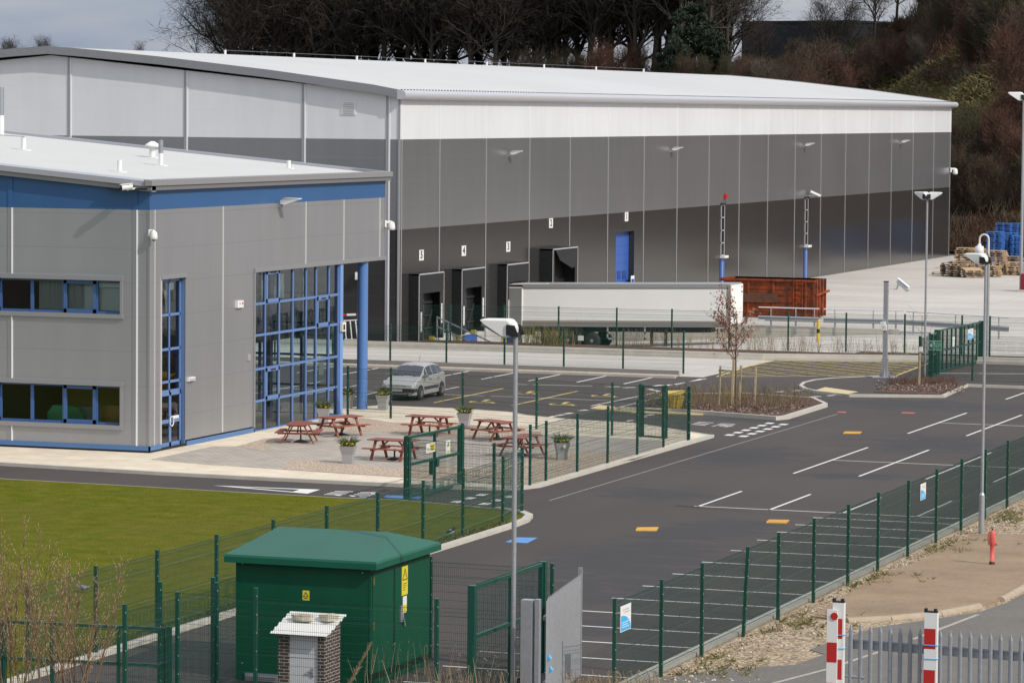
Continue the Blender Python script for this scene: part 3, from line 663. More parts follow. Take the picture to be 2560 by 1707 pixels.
# loading bay shelters
def shelter(y0, y1, zb, zt, dpt, torn=False):
    x1 = XW + dpt; mb = MB()
    mb.box(XW + .01, x1, y0, y0 + .18, zb, zt, 0); mb.box(XW + .01, x1, y1 - .18, y1, zb, zt, 0); mb.box(XW + .01, x1, y0, y1, zt - .1, zt, 0)
    for yy in (y0, y1 - .05): mb.box(x1, x1 + .03, yy, yy + .05, zb, zt, 1)
    mb.box(x1, x1 + .03, y0, y1, zt - .06, zt + .01, 1)
    for k in range(10):                    # creased side cloth
        za = zb + (zt - zb) * k / 10; mb.beam((XW + .08, y0 - .004, za + .35), (x1 - .03, y0 - .004, za + .1), .02, .05, 0)
    sh = mb.part('dock_shelter', [m_black, m_flash], ware)
    mb = MB(); w_ = y1 - y0
    if not torn:
        mb.box(x1 - .03, x1 + .02, y0 + .06, y1 - .06, zt - 1.15, zt - .07, 0); mb.box(x1 - .04, x1 + .01, y0 + .06, y0 + .62, zb, zt - 1.1, 0); mb.box(x1 - .04, x1 + .01, y1 - .62, y1 - .06, zb + .25, zt - 1.1, 0)
        mb.box(x1 + .01, x1 + .03, y0 + .28, y0 + .50, zb + .55, zb + 1.7, 1); mb.box(x1 + .01, x1 + .03, y1 - .46, y1 - .28, zb + .9, zb + 2.05, 1)
    else:
        t0 = y0 + .05; zq = zt - .07
        mb.face([(x1 + .01, t0 + .5, zq), (x1 + .01, y1 - .05, zq), (x1 + .02, y1 - .1, zt - 1.25), (x1 + .03, y1 - 1.2, zt - 1.35), (x1 + .05, t0 + 1.25, zt - .75)], 0)
        mb.face([(x1 + .01, t0 + .5, zq), (x1 + .05, t0 + 1.25, zt - .75), (x1 + .25, t0 + .55, zt - .6)], 2)
        mb.box(x1 - .04, x1 + .005, y1 - .5, y1 - .1, zb, zt - 1.0, 0); mb.box(x1 - .04, x1 + .005, y0 + .06, y0 + .4, zb, zt - .1, 0)
    mb.part('curtain', [m_black, m_plast, m_flash], sh)
    mb = MB(); ym = y0 + .62
    mb.box(XW + .012, XW + .03, y0 + .2, y1 - .2, zb, zt - .12, 0); mb.box(XW + .03, XW + .05, ym, ym + w_ * .28, zb, zt - 1.1, 1)  # dark sheet on the solid wall stands in for shade inside the opening
    for k in range(3): mb.box(XW + .1, XW + .16, ym + w_ * .30, y1 - .6, zb + .6 + .75 * k, zb + .66 + .75 * k, 2)
    mb.box(XW + .1, XW + .16, ym + w_ * .31, ym + w_ * .36, zb, zt - 1.1, 2); mb.beam((XW + .15, ym + w_ * .4, zb + .2), (XW + .15, y1 - .7, zb + 1.7), .08, .05, 2)
    mb.part('dock_door', [m_blk2, mat('dock_door_blue', (.02, .05, .16), .5), mat('dark_steel', (.05, .052, .055), .5, .3)], sh)
    if not torn:
        mb = MB()
        for yy in (y0 + .75, y1 - .9): mb.box(XW + .05, XW + .35, yy, yy + .12, -1.0, zb + .12, 0)
        mb.box(XW + .05, XW + .5, y0 + .95, y1 - 1.0, -.95, zb - .15, 1)
        mb.part('dock_leveller', [mat('bumper_yellow', (.50, .42, .06), .6), m_bdoor], sh)
DK = ((194.65, 198.75, .02, 3.93), (201.75, 205.85, .02, 3.93), (209.75, 213.85, .02, 3.93))
for a in DK: shelter(*a, .62)
shelter(217.6, 222.6, .0, 4.62, .9, True)
mb = MB()
for y0, y1, z0, z1 in ((YG, 217.2, -1.2, .02),):
    mb.box(XW + .002, XW + .03, 198.9, y1, z0, z1 + .15, 0)
mb.part('dock_face', mat('dock_concrete', (.50, .49, .47), .8, var=.15, vs=1), ware)
# number plates
for n_, (px, py) in zip('54321', ((1052, 638), (1158, 627), (1269, 617), (1376, 558), (1565, 542))):
    c = GX(px, py, XW); mb = MB(); hw = .36
    mb.box(XW + .02, XW + .05, c.y - hw, c.y + hw, c.z - .31, c.z + .31, 0)
    mb2 = mb.part('number_plate', m_whitep, ware)
    mm = Matrix.Translation(V((XW + .053, c.y, c.z)) - V((XW, YG, 0))) @ Matrix(((0, 0, 1, 0), (1, 0, 0, 0), (0, 1, 0, 0), (0, 0, 0, 1)))
    letters(n_, .60, mm, mat('black_ink', (.015, .015, .015), .6), 'number', mb2, .002, 1.2, 'CENTER', .018)
# blue sectional door 1
mb = MB(); mb.box(XW - .45, XW - .4, D0, D1, -.2, DZ, 0)
for k in range(1, 9): mb.box(XW - .4, XW - .394, D0, D1, .6 * k, .6 * k + .02, 1)
for k in range(3): mb.box(XW - .398, XW - .37, D0 + .5 + k * 1.1, D0 + 1.2 + k * 1.1, 1.95, 2.5, 1)
mb.part('roller_door', [m_bdoor, mat('door_seam', (.02, .05, .2), .5)], ware)
mb = MB(); c = GX(1581, 700, XW); mb.box(XW + .01, XW + .03, c.y - .4, c.y + .35, c.z - .3, c.z + .3, 0); mb.box(XW + .03, XW + .036, c.y - .33, c.y + .28, c.z - .22, c.z + .08, 1)
mb.part('safety_notice', [m_whitep, mat('notice_blue', (.02, .05, .35), .5)], ware)
# slim window and door stacks
for px in (1806, 2015):
    yc = GX(px, 580, XW).y
    fr = MB(); zs = (2.75, 3.68, 4.62, 5.58, 6.5)
    for yy in (yc - .45, yc + .39): fr.box(XW + .0, XW + .05, yy, yy + .07, 2.75, 6.5, 0)
    for z in zs: fr.box(XW, XW + .05, yc - .45, yc + .46, z - .035, z + .035, 0)
    fr.box(XW - .0, XW + .12, yc - .6, yc + .55, 6.52, 6.66, 1)
    wdw = fr.part('window', [m_flash, m_black], ware)
    pn = MB(); pn.box(XW + .004, XW + .02, yc - .40, yc + .41, 2.8, 6.48, 0); pn.part('pane', [m_glassd], wdw)
    dr = MB(); dr.box(XW + .0, XW + .05, yc - .5, yc + .5, 0, 2.55, 0); dr.box(XW + .0, XW + .35, yc - .55, yc + .55, 2.56, 2.74, 1); dr.box(XW + .05, XW + .06, yc - .03, yc + .02, .05, 2.5, 1)
    dr.part('door', [m_bdoor, m_plast], ware)
def wallbox(name, lab, cat, c, d, m): mb = MB(); mb.obox(c, d, None, 0); mb.obox((c[0] + d[0] * .55, c[1], c[2] - d[2] * .1), (d[0] * .3, d[1] * .6, d[2] * .5), None, 0); return mb.top(name, m, lab, cat)
c = GX(1812, 491, XW); wallbox('alarm_sounder', 'small red alarm box high on the grey warehouse wall', 'alarm', (XW + .1, c.y, c.z), (.16, .55, .35), m_red)
# wedge wall lights
def wedge(mb, L_, h_, wd, M4, m=0):
    pts = [(0, 0), (0, h_ * .55), (L_ * .22, h_), (L_ * .34, h_ * 1.0), (L_, h_ * .93), (L_ * 1.0, h_ * .80), (L_ * .28, -.02)]
    n = len(pts); vs = [M4 @ V((u, -wd / 2 * (1 if u > 0 else .7), v)) for u, v in pts] + [M4 @ V((u, wd / 2 * (1 if u > 0 else .7), v)) for u, v in pts]
    mb.add(vs, [(k, (k + 1) % n, n + (k + 1) % n, n + k) for k in range(n)] + [tuple(range(n - 1, -1, -1)), tuple(range(n, 2 * n))], m)
def wall_light(c, lab, s=1.0):
    t = thing('wall_light', lab, 'wall light', c, 0, 'wedge shaped wall lights'); mb = MB()
    wedge(mb, 1.15 * s, .36 * s, .5 * s, Matrix.Translation(V(c) + V((.12, 0, -.05)))); mb.part('housing', m_plast, t)
    mb = MB(); mb.box(c[0], c[0] + .14, c[1] - .12, c[1] + .12, c[2] - .2, c[2] + .05); mb.part('bracket', m_galvd, t)
    mb = MB(); mb.add([V(c) + V(p) * s for p in ((.45, -.2, -.005), (1.05, -.2, .2), (1.05, .2, .2), (.45, .2, -.005))], [(0, 1, 2, 3)]); mb.part('lens', m_galvd, t)
for (px, py), l in zip(((1272, 384), (1677, 374), (2010, 363), (2251, 355)), ('above bay two, nearest the building corner', 'second along the warehouse wall, above door one', 'third along the warehouse wall, above a camera', 'farthest along the warehouse wall by the end corner')):
    c = GX(px, py, XW); wall_light((XW, c.y, c.z), 'white wedge wall light ' + l, .66)
# cameras
def dome_cam(c, lab, d=(1, 0), s=1.0):
    t = thing('security_camera', lab, 'camera', c); c = V(c); dx = V((d[0], d[1], 0)).normalized()
    mb = MB(); a = Matrix(((dx.x, -dx.y, 0), (dx.y, dx.x, 0), (0, 0, 1)))
    mb.obox(c + dx * .06, (.12 * s, .34 * s, .42 * s), a); mb.beam(c + V((0, 0, .1 * s)), c + dx * .5 * s + V((0, 0, .12 * s)), .12 * s, .14 * s); mb.part('bracket', m_plast, t)
    mb = MB(); e = c + dx * .5 * s + V((0, 0, -.32 * s)); mb.lathe([(.10 * s, .46 * s), (.2 * s, .36 * s), (.235 * s, .1 * s), (.235 * s, .02 * s), (.2 * s, -.06 * s), (.17 * s, -.08 * s)], 14, e); mb.part('housing', m_plast, t)
    mb = MB(); mb.lathe([(.13 * s, -.06 * s), (.11 * s, -.13 * s), (.05 * s, -.17 * s)], 12, e); mb.part('dome', m_black, t)
    return t
def tube_cam(c, tip, lab, arm=None):
    t = thing('security_camera', lab, 'camera', c); mb = MB(); c, tip = V(c), V(tip); mb.tube(c, tip, .11, 10); mb.beam(c + V((0, 0, .12)), tip + (tip - c) * .12 + V((0, 0, .12)), .2, .03); mb.part('housing', m_plast, t)
    mb = MB(); mb.tube(tip, tip + (tip - c).normalized() * .02, .09, 10); mb.part('dome', m_black, t)
    if arm: mb = MB(); mb.beam(arm, (c + tip) / 2 - V((0, 0, .1)), .06, .06); mb.part('bracket', m_plast, t)
    return t
c = GX(2020, 487, XW); tube_cam((XW + .25, c.y - .2, c.z + .25), (XW + .95, c.y + .25, c.z - .1), 'white tube camera above the farther slim window of the warehouse', (XW, c.y, c.z - .1))
dome_cam((XW + .0, 335.3, 8.15), 'white dome camera on a curved arm at the far warehouse corner', (1, .6), 1.05)
# ================================================================== OFFICE
XO, YO, YB = -60.0, 126.3, 150.85
off = thing('office_building', 'silver office block with a blue fascia band and white roof', 'office building', (XO, YO, 0))
ZB0, ZB1 = 9.5, 10.28
SL = .085
zr = lambda x: 10.28 + (XO - x) * SL
XOL = -96.0
mb = MB()
def fY(x0, x1, z0, z1, m): mb.face([(x0, YO, z0), (x1, YO, z0), (x1, YO, z1), (x0, YO, z1)], m)
W1 = (-73.0, -61.22)
for (za, zb) in ((.33, 1.12), (2.66, 5.44), (6.76, ZB0)): fY(XOL, XO, za, zb, 0)
for (za, zb) in ((1.12, 2.66), (5.44, 6.76)): fY(W1[1], XO, za, zb, 0); fY(XOL, W1[0], za, zb, 0)
mb.face([(XOL, YO, ZB0), (XO, YO, ZB0), (XO, YO, zr(XO)), (XOL, YO, zr(XOL))], 1)
def fX(y0, y1, z0, z1, m): mb.face([(XO, y0, z0), (XO, y1, z0), (XO, y1, z1), (XO, y0, z1)], m)
GY0, GY1, DY0, DY1 = 136.36, 146.12, 127.4, 129.55
fX(YO, DY0, .33, 6.78, 0); fX(DY1, GY0, .33, 6.78, 0); fX(YO, YB, 6.78, ZB0, 0); fX(YO, YB, ZB0, ZB1, 1)
for z0, z1, m in ((6.78, ZB0, 0), (ZB0, ZB1, 1)): mb.face([(XO, YB, z0), (-80, YB, z0), (-80, YB, z1), (XO, YB, z1)], m)
mb.face([(XO, GY1, 6.75), (XO, YB, 6.75), (-80, YB, 6.75), (-80, GY1, 6.75)], 0)
mb.face([(XOL, YO, 0), (XOL, YB, 0), (XOL, YB, 11), (XOL, YO, 11)], 0)
for y in (132.92 + .23, 141.71, 145.96, 150.2): mb.box(XO - .02, XO + .03, y - .06, y + .06, .35 if y < 134 else 6.8, ZB0, 2)
mb.box(XO - .02, XO + .03, YO + .40, YO + .48, .35, ZB0, 2); mb.box(XO - .03, XO + .04, YO - .04, YO + .05, .35, ZB0, 3); mb.box(XO - .02, XO + .034, DY0 - .14, DY0 - .02, .35, 6.9, 2)
mb.box(XO - .03, XO + .02, YB - .02, YB + .04, 6.7, ZB1, 3)
for x in (-60.55, -65.95, -71.35):
    for za, zb in (((.35, ZB0),) if x > -61 else ((.35, 1.0), (2.8, 5.3), (6.9, ZB0))):
        mb.box(x - .14, x, YO - .028, YO + .02, za, zb, 3); mb.box(x, x + .05, YO - .05, YO + .02, za, zb, 4)
    mb.box(x - .14, x + .05, YO - .03, YO + .02, ZB0, zr(x) - .02, 1)
mb.part('wall', [m_silver, m_blue, m_flash, mat('silver_trim', (.30, .30, .31), .4, .35), mat('bright_flashing', (0, 0, 0))], off)
mb = MB()
mb.box(XOL, XO + .06, YO - .06, YO + .0, .18, .36, 0); mb.box(XOL, XO + .04, YO - .02, YO + .02, .0, .18, 1)
mb.box(XO, XO + .06, YO - .06, DY0 - .12, .18, .36, 0); mb.box(XO, XO + .06, DY1 + .1, GY0 - .03, .10, .28, 0); mb.box(XO - .02, XO + .02, YO, GY0, 0, .2, 1)
mb.part('base_trim', [mat('blue_trim', (.07, .16, .34), .4), m_blk2], off)
# roof with corrugated sheet, gutter and verge
mb = MB(); pitch = .42; y = YO - .1; x0 = XO - .42; n = 0
def rz(x): return 10.55 + (XO - x) * SL
prof = []
while y < YB - 1.3:
    prof += [(y, 0), (y + pitch * .42, 0), (y + pitch * .5, .06), (y + pitch * .92, .06)]; y += pitch
for i in range(len(prof) - 1):
    (ya, ha), (yb, hb) = prof[i], prof[i + 1]
    mb.face([(x0, ya, rz(x0) + ha), (x0, yb, rz(x0) + hb), (XOL, yb, rz(XOL) + hb), (XOL, ya, rz(XOL) + ha)], 0)
yl = prof[-1][0]
mb.face([(x0 - 1.2, yl, rz(x0 - 1.2)), (x0 - 1.2, YB, rz(x0 - 1.2)), (XOL, YB, rz(XOL)), (XOL, yl, rz(XOL))], 0)
roofo = mb.part('roof', mat('office_roof_white', (.56, .555, .54), .5, var=.03, vs=.3), off)
mb = MB()
mb.box(x0 - 1.3, XO + .05, YO - .3, YB + .02, 10.30, 10.34, 1)  # black plate paints in the shadow gap behind the gutter lip
mb.box(XO + .02, XO + .2, YO - .3, YB + .25, 10.26, 10.44, 0); mb.box(XO - .05, XO + .26, YO - .36, YB + .3, 10.44, 10.66, 2); mb.box(XO - .10, XO - .05, YO - .3, YB + .3, 10.4, 10.68, 2)
mb.part('gutter', [mat('gutter_shade', (.20, .20, .205), .45, .3), m_blk2, mat('gutter_trim', (.31, .31, .315), .4, .35)], off)
mb = MB()
for (dz0, dz1, yy, m) in ((-.06, .13, YO - .2, 0), (.13, .34, YO - .30, 1)):
    xs = (XO + .2, XOL); vs = []
    for x in xs: vs += [(x, yy, zr(x) + dz0), (x, YO + .15, zr(x) + dz0), (x, YO + .15, zr(x) + dz1 + .05), (x, yy, zr(x) + dz1)]
    mb.add(vs, ((0, 1, 2, 3), (7, 6, 5, 4), (0, 4, 5, 1), (1, 5, 6, 2), (2, 6, 7, 3), (3, 7, 4, 0)), m)
mb.part('verge_trim', [m_trim, mat('verge_top', (.40, .41, .44), .4, .3)], off); mb = MB()
xs = (XO + .1, XOL); mb.add([(xs[0], YB + .02, rz(xs[0]) - .3), (xs[0], YB + .25, rz(xs[0]) - .3), (xs[0], YB + .25, rz(xs[0]) + .12), (xs[0], YB + .02, rz(xs[0]) + .12), (xs[1], YB + .02, rz(xs[1]) - .3), (xs[1], YB + .25, rz(xs[1]) - .3), (xs[1], YB + .25, rz(xs[1]) + .12), (xs[1], YB + .02, rz(xs[1]) + .12)],
                             ((0, 1, 2, 3), (7, 6, 5, 4), (0, 4, 5, 1), (1, 5, 6, 2), (2, 6, 7, 3), (3, 7, 4, 0)), 1)
mb.part('verge_trim', [m_trim, mat('verge_top', (.40, .41, .44), .4, .3)], off)
def on_roof(px, py):
    d = ray(px, py); n_ = V((SL, 0, 1)); p0 = V((XO, 0, 10.58)); t = (p0 - V((0, 0, H))).dot(n_) / d.dot(n_); return V((0, 0, H)) + d * t
def vent(px, py, h, r, cap=False, dark=False):
    p = on_roof(px, py); mb = MB(); mb.tube(p - V((0, 0, .05)), p + V((0, 0, h)), r, 10, 0)
    mb.box(p.x - r * 2.2, p.x + r * 2.2, p.y - r * 2.2, p.y + r * 2.2, p.z - .02, p.z + .05, 0)
    if cap: mb.lathe([(r * 1.0, h), (r * 2.6, h), (r * 2.2, h + .10), (r * .6, h + .24)], 12, p, 0)
    if dark: mb.tube(p + V((0, 0, h)), p + V((0, 0, h * 2)), r * 1.05, 10, 1)
    return mb.part('roof_vent', [m_whitep, m_galvd], roofo)
vent(59, 377, .55, .11); vent(299, 432, .5, .10); vent(381, 396, .5, .14, True); vent(402, 416, .55, .10, False, True); vent(722, 423, .38, .09)
mb = MB(); p = on_roof(59, 377); mb.tube(p + V((0, 0, .6)), p + V((-4, -.3, .8)), .02, 5); mb.tube(p + V((0, 0, .5)), p + V((0, 0, .62)), .05, 6)
mb.part('roof_cable', m_galv, roofo)
mb = MB(); p = on_roof(2, 338); mb.tube(p, p + V((0, 0, .9)), .16, 10, 1); mb.tube(p + V((0, 0, .9)), p + V((0, 0, 2.2)), .16, 10, 0); mb.part('flue', [m_galvd, m_whitep], roofo)
# ribbon windows on the front
def ribbon(z0, z1, blinds):
    fr = MB(); fr.box(W1[0] - .08, W1[1] + .12, YO - .10, YO + .05, z1 - .02, z1 + .16, 1); fr.box(W1[0] - .08, W1[1] + .12, YO - .09, YO + .05, z0 - .17, z0, 1)
    fr.box(W1[1], W1[1] + .10, YO - .09, YO + .05, z0, z1, 1)
    xs = [-61.22, -62.35, -63.74, -65.13, -66.52, -67.9, -69.3, -70.7, -72.1, -73.0]; yr = YO + .16
    fr.box(W1[0], W1[1], yr, yr + .06, z0, z0 + .09, 0); fr.box(W1[0], W1[1], yr, yr + .06, z1 - .1, z1, 0)
    for i, x in enumerate(xs): fr.box(x - .07, x + .07, yr - .01, yr + .06, z0, z1, 0)
    for i in (1, 4, 7):
        a, b = xs[i + 1], xs[i]; fr.box(a, b, yr - .05, yr + .02, z0, z0 + .16, 0); fr.box(a, b, yr - .05, yr + .02, z1 - .18, z1, 0); fr.box(a, a + .13, yr - .05, yr + .02, z0, z1, 0); fr.box(b - .13, b, yr - .05, yr + .02, z0, z1, 0)
    fr.face([(W1[0], YO, z0 + .002), (W1[1], YO, z0 + .002), (W1[1], yr, z0 + .002), (W1[0], yr, z0 + .002)], 0); fr.face([(W1[0], YO, z1 - .002), (W1[1], YO, z1 - .002), (W1[1], yr, z1 - .002), (W1[0], yr, z1 - .002)], 0); fr.face([(W1[1] - .002, YO, z0), (W1[1] - .002, yr, z0), (W1[1] - .002, yr, z1), (W1[1] - .002, YO, z1)], 0)
    wn = fr.part('window', [mat('window_frame_blue', (.05, .115, .27), .4), mat('silver_trim', (0, 0, 0))], off)
    pn = MB(); pn.face([(W1[0], yr + .03, z0), (W1[1], yr + .03, z0), (W1[1], yr + .03, z1), (W1[0], yr + .03, z1)]); pn.part('pane', m_glass, wn)
    if blinds:
        bl = MB(); rg = random.Random(3); x = -61.35
        while x > -65.0:
            an = R(25) if x > -62.95 else R(62); wv = .125; dx, dy = math.cos(an) * wv / 2, math.sin(an) * wv / 2; lean = rg.uniform(-.02, .02)
            bl.face([(x - dx, yr + .22 - dy, z0 + .1), (x + dx, yr + .22 + dy, z0 + .1), (x + dx + lean, yr + .22 + dy, z1 - .12), (x - dx + lean, yr + .22 - dy, z1 - .12)]); x -= .118
        bl.box(-62.3, -61.3, yr + .1, yr + .13, z1 - .3, z1 - .12)
        bl.part('blind', mat('blind_fabric', (.66, .68, .64), .7), wn)
ribbon(5.44, 6.76, True); ribbon(1.12, 2.66, False)
# tall door window
fr = MB(); xr = XO - .18
fr.box(XO - .02, XO + .08, DY0 - .12, DY1 + .14, 6.78, 6.92, 1); fr.box(xr, XO, DY1 - .0, DY1 + .04, 0, 6.78, 1)
fr.face([(XO, DY1 - .002, .1), (xr, DY1 - .002, .1), (xr, DY1 - .002, 6.78), (XO, DY1 - .002, 6.78)], 0)
ym = (DY0 + DY1) / 2
for yy in (DY0, ym - .04, DY1 - .12): fr.box(xr - .05, xr + .02, yy, yy + .09, 2.3, 6.78, 0)
for z in (6.70, 5.35, 4.0, 2.72, 2.35): fr.box(xr - .05, xr + .02, DY0, DY1, z - .05, z + .05, 0)
wn = fr.part('window', [m_bframe, mat('silver_trim', (0, 0, 0))], off)
pn = MB(); pn.face([(xr - .02, DY0, 2.3), (xr - .02, DY1, 2.3), (xr - .02, DY1, 6.75), (xr - .02, DY0, 6.75)]); pn.part('pane', m_glass, wn)
bl = MB()
for y0, y1 in ((DY0 + .05, DY0 + .75), (ym + .15, ym + .7)): bl.face([(xr - .2, y0, 5.4), (xr - .3, y1, 5.4), (xr - .3, y1, 6.3), (xr - .3, y0, 6.3)]); bl.box(xr - .2, xr - .17, y0 - .05, y1 + .1, 6.3, 6.6)
bl.part('blind', MATS['blind_fabric'], wn)
dr = MB()
for a, b in ((DY0 + .05, ym), (ym, DY1 - .1)):
    dr.box(xr, xr + .06, a, a + .09, .08, 2.3, 0); dr.box(xr, xr + .06, b - .09, b, .08, 2.3, 0)
dr.box(xr, xr + .06, DY0 + .05, DY1 - .1, .08, .34, 0); dr.box(xr, xr + .062, DY0 + .05, DY1 - .1, 1.1, 1.25, 0); dr.box(xr, xr + .06, DY0 + .05, DY1 - .1, 2.18, 2.3, 0)
dro = dr.part('door', m_bframe, off)
pn = MB(); pn.face([(xr + .03, DY0, .1), (xr + .03, DY1 - .1, .1), (xr + .03, DY1 - .1, 2.25), (xr + .03, DY0, 2.25)]); pn.part('pane', m_glass, dro)
hd = MB(); N = 20
for k in range(N):
    a, b = 2 * math.pi * k / N, 2 * math.pi * (k + 1) / N; f = lambda t: (xr + .12, ym + .02 + .17 * math.cos(t), 1.16 + .19 * math.sin(t)); hd.tube(f(a), f(b), .022, 6, 0, None, False)
hd.box(xr + .06, xr + .075, ym + .2, DY1 - .3, 1.24, 1.36, 0); hd.part('handle', m_plast, dro)
# glazed wall
fr = MB(); ys = [136.36, 137.67, 139.14, 140.59, 142.03, 143.14, 144.57, 145.62]; zs = [.06, 1.33, 2.66, 4.07, 5.37, 6.72]; xr = XO - .12
fr.box(XO - .02, XO + .08, GY0 - .1, YB + .05, 6.70, 6.86, 1); fr.box(XO - .02, XO + .06, GY0 - .12, GY0, .1, 6.75, 1)
for z in zs: fr.box(xr - .06, xr + .05, GY0, GY1 - .4, z - .05, z + .05, 0)
for y in ys: fr.box(xr - .06, xr + .055, y - .045, y + .045, 0, 6.75, 0)
fr.box(xr - .1, XO + .02, GY1 - .5, GY1 - .18, .05, 6.75, 2); fr.box(xr - .3, xr - .05, GY1 - .18, GY1, .05, 6.75, 0)
for i, j in ((1, 4), (5, 3), (1, 1)):
    a, b, z0, z1 = ys[i], ys[i + 1], zs[j], zs[j + 1]
    for q in ((a + .03, b - .03, z0, z0 + .16), (a + .03, b - .03, z1 - .16, z1), (a + .03, a + .16, z0, z1), (b - .16, b - .03, z0, z1)): fr.box(xr + .03, xr + .08, *q, 0)
    fr.box(xr + .08, xr + .11, (a + b) / 2 - .25, (a + b) / 2 + .25, z1 - .11, z1 - .06, 3)
fr.box(XO - .3, XO + .03, GY0 - .05, GY1, 0, .13, 0)
for xx in (-62, -64, -66): fr.box(xx - .06, xx + .06, GY1 - .1, GY1, 0, 6.75, 0)
for z in zs: fr.box(-66, XO - .3, GY1 - .1, GY1 - .02, z - .05, z + .05, 0)
gw = fr.part('glazed_wall', [m_bframe, mat('silver_trim', (0, 0, 0)), mat('pale_blue_frame', (.16, .29, .60), .4), m_black], off)
pn = MB(); pn.face([(xr, GY0, .05), (xr, GY1 - .4, .05), (xr, GY1 - .4, 6.75), (xr, GY0, 6.75)]); pn.face([(-66, GY1 - .05, .05), (xr, GY1 - .05, .05), (xr, GY1 - .05, 6.75), (-66, GY1 - .05, 6.75)]); pn.part('pane', m_glass, gw)
bl = MB(); rg = random.Random(8)
for y0, y1, zt in ((136.45, 136.95, 6.4), (137.85, 138.45, 6.3), (139.25, 140.2, 6.1)):
    y = y0
    while y < y1: bl.face([(xr - .25, y, 5.45), (xr - .22, y + .1, 5.45), (xr - .22, y + .1, zt), (xr - .25, y, zt)]); y += .11
bl.box(xr - .22, xr - .2, 139.2, 140.15, 6.05, 6.5); bl.box(xr - .1, xr - .09, 143.2, 143.6, 1.9, 2.4); bl.box(xr - .1, xr - .09, 143.75, 144.3, 1.95, 2.5)
bl.part('blind', MATS['blind_fabric'], gw)
mb = MB()                                  # interior fit-out
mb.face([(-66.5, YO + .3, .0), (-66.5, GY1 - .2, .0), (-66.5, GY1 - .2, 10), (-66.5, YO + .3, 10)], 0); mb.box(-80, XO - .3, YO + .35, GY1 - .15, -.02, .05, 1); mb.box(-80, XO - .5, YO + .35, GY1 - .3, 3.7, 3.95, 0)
mb.box(-66, -61.5, 131.2, 131.35, .05, 3.7, 2); mb.box(-66.45, -66.3, 136.5, 140.5, .05, 2.6, 2); mb.box(-62.3, -62.0, 138.6, 138.9, .05, 6.7, 3); mb.box(-62.3, -62.0, 142.6, 142.9, .05, 6.7, 3)  # yellow back wall stands in for paving reflected in the lower panes
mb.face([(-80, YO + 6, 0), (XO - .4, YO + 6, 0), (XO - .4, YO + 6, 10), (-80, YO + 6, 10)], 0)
mb.beam((-61.0, 143, 3.9), (-61.2, 144.2, 6.6), .05, .05, 4); mb.beam((-61, 145.2, 4.2), (-61.2, 144.2, 6.6), .05, .05, 4)
mb.box(-63.6, -62.9, YO + 1.2, YO + 1.8, .05, 1.7, 5); mb.box(-62.35, -61.35, YO + .6, YO + 1.1, .05, 1.85, 6)
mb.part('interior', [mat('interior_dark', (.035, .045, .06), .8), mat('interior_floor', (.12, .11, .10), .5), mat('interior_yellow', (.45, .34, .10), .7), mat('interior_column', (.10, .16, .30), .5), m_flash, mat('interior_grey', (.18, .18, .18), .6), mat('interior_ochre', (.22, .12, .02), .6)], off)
mb = MB(); c = V((-64.1, YO + .9, 1.12)); mb.extr([(c.x - .75, c.y, c.z + .0), (c.x - .75, c.y, c.z + .3), (c.x - .5, c.y, c.z + .62), (c.x + .55, c.y, c.z + .58), (c.x + .8, c.y, c.z + .25), (c.x + .8, c.y, c.z)], (0, .5, 0)); mb.part('green_bin', mat('bin_green', (.03, .30, .12), .5), off)
mb = MB(); mb.tube((XO - .25, 148.87, .05), (XO - .25, 148.87, 6.75), .24, 24); mb.tube((XO - .25, 148.87, .05), (XO - .25, 148.87, .12), .3, 24); mb.part('column', m_bcol, off)
c = GX(697, 507, XO); wall_light((XO, c.y, c.z), 'white wedge wall light on the blue fascia of the office', .74)
t = thing('alarm_box', 'white alarm box on the silver office wall left of the glazing', 'alarm box', (XO, 134.69, 5.4)); mb = MB(); mb.box(XO, XO + .12, 134.4, 135.0, 5.33, 5.62); mb.part('case', m_plast, t); mb = MB(); mb.box(XO + .12, XO + .13, 134.85, 134.93, 5.45, 5.55); mb.box(XO + .12, XO + .13, 134.6, 134.66, 5.47, 5.53); mb.part('lamp', m_red, t)
t = thing('bulkhead_light', 'slim white bulkhead light beside the tall blue door', 'light', (XO, 130.0, 2.7)); mb = MB(); mb.box(XO, XO + .1, 129.75, 130.35, 2.64, 2.8); mb.part('case', m_plast, t); mb = MB(); mb.box(XO + .1, XO + .14, 129.8, 130.3, 2.66, 2.76); mb.part('lens', m_flash, t)
mb = MB(); mb.box(XO, XO + .06, 135.62, 135.84, 3.1, 3.36); mb.box(XO + .06, XO + .07, 135.66, 135.8, 3.14, 3.32); mb.top('junction_box', m_trimw, 'tiny grey junction box halfway up the office wall', 'box')
t = thing('intercom', 'white call panel on the pale blue frame of the glazing', 'intercom', (XO, 145.8, 3.95)); mb = MB(); mb.box(XO + .02, XO + .14, 145.6, 146.0, 3.75, 4.15); mb.part('case', m_plast, t); mb = MB(); mb.box(XO + .14, XO + .15, 145.68, 145.86, 3.82, 4.05); mb.part('screen', m_black, t)
dome_cam((XO + .0, YO + .05, 8.62), 'white dome camera on the front corner of the office block', (1, -.75), .62)
dome_cam((XO - .05, YB + .0, 8.32), 'white dome camera on the overhanging end of the office block', (.8, .6), .72)
c = GY(330, 468, YO - .2); tube_cam((c.x + .12, YO - .45, c.z + .03), (c.x - .18, YO - .75, c.z - .02), 'small white tube camera under the office eaves', (c.x + .3, YO, c.z))
mb = MB(); c = GX(905, 691, -68.0); mb.box(-68.2, -67.8, c.y - .15, c.y + .15, c.z - .2, c.z + .2)
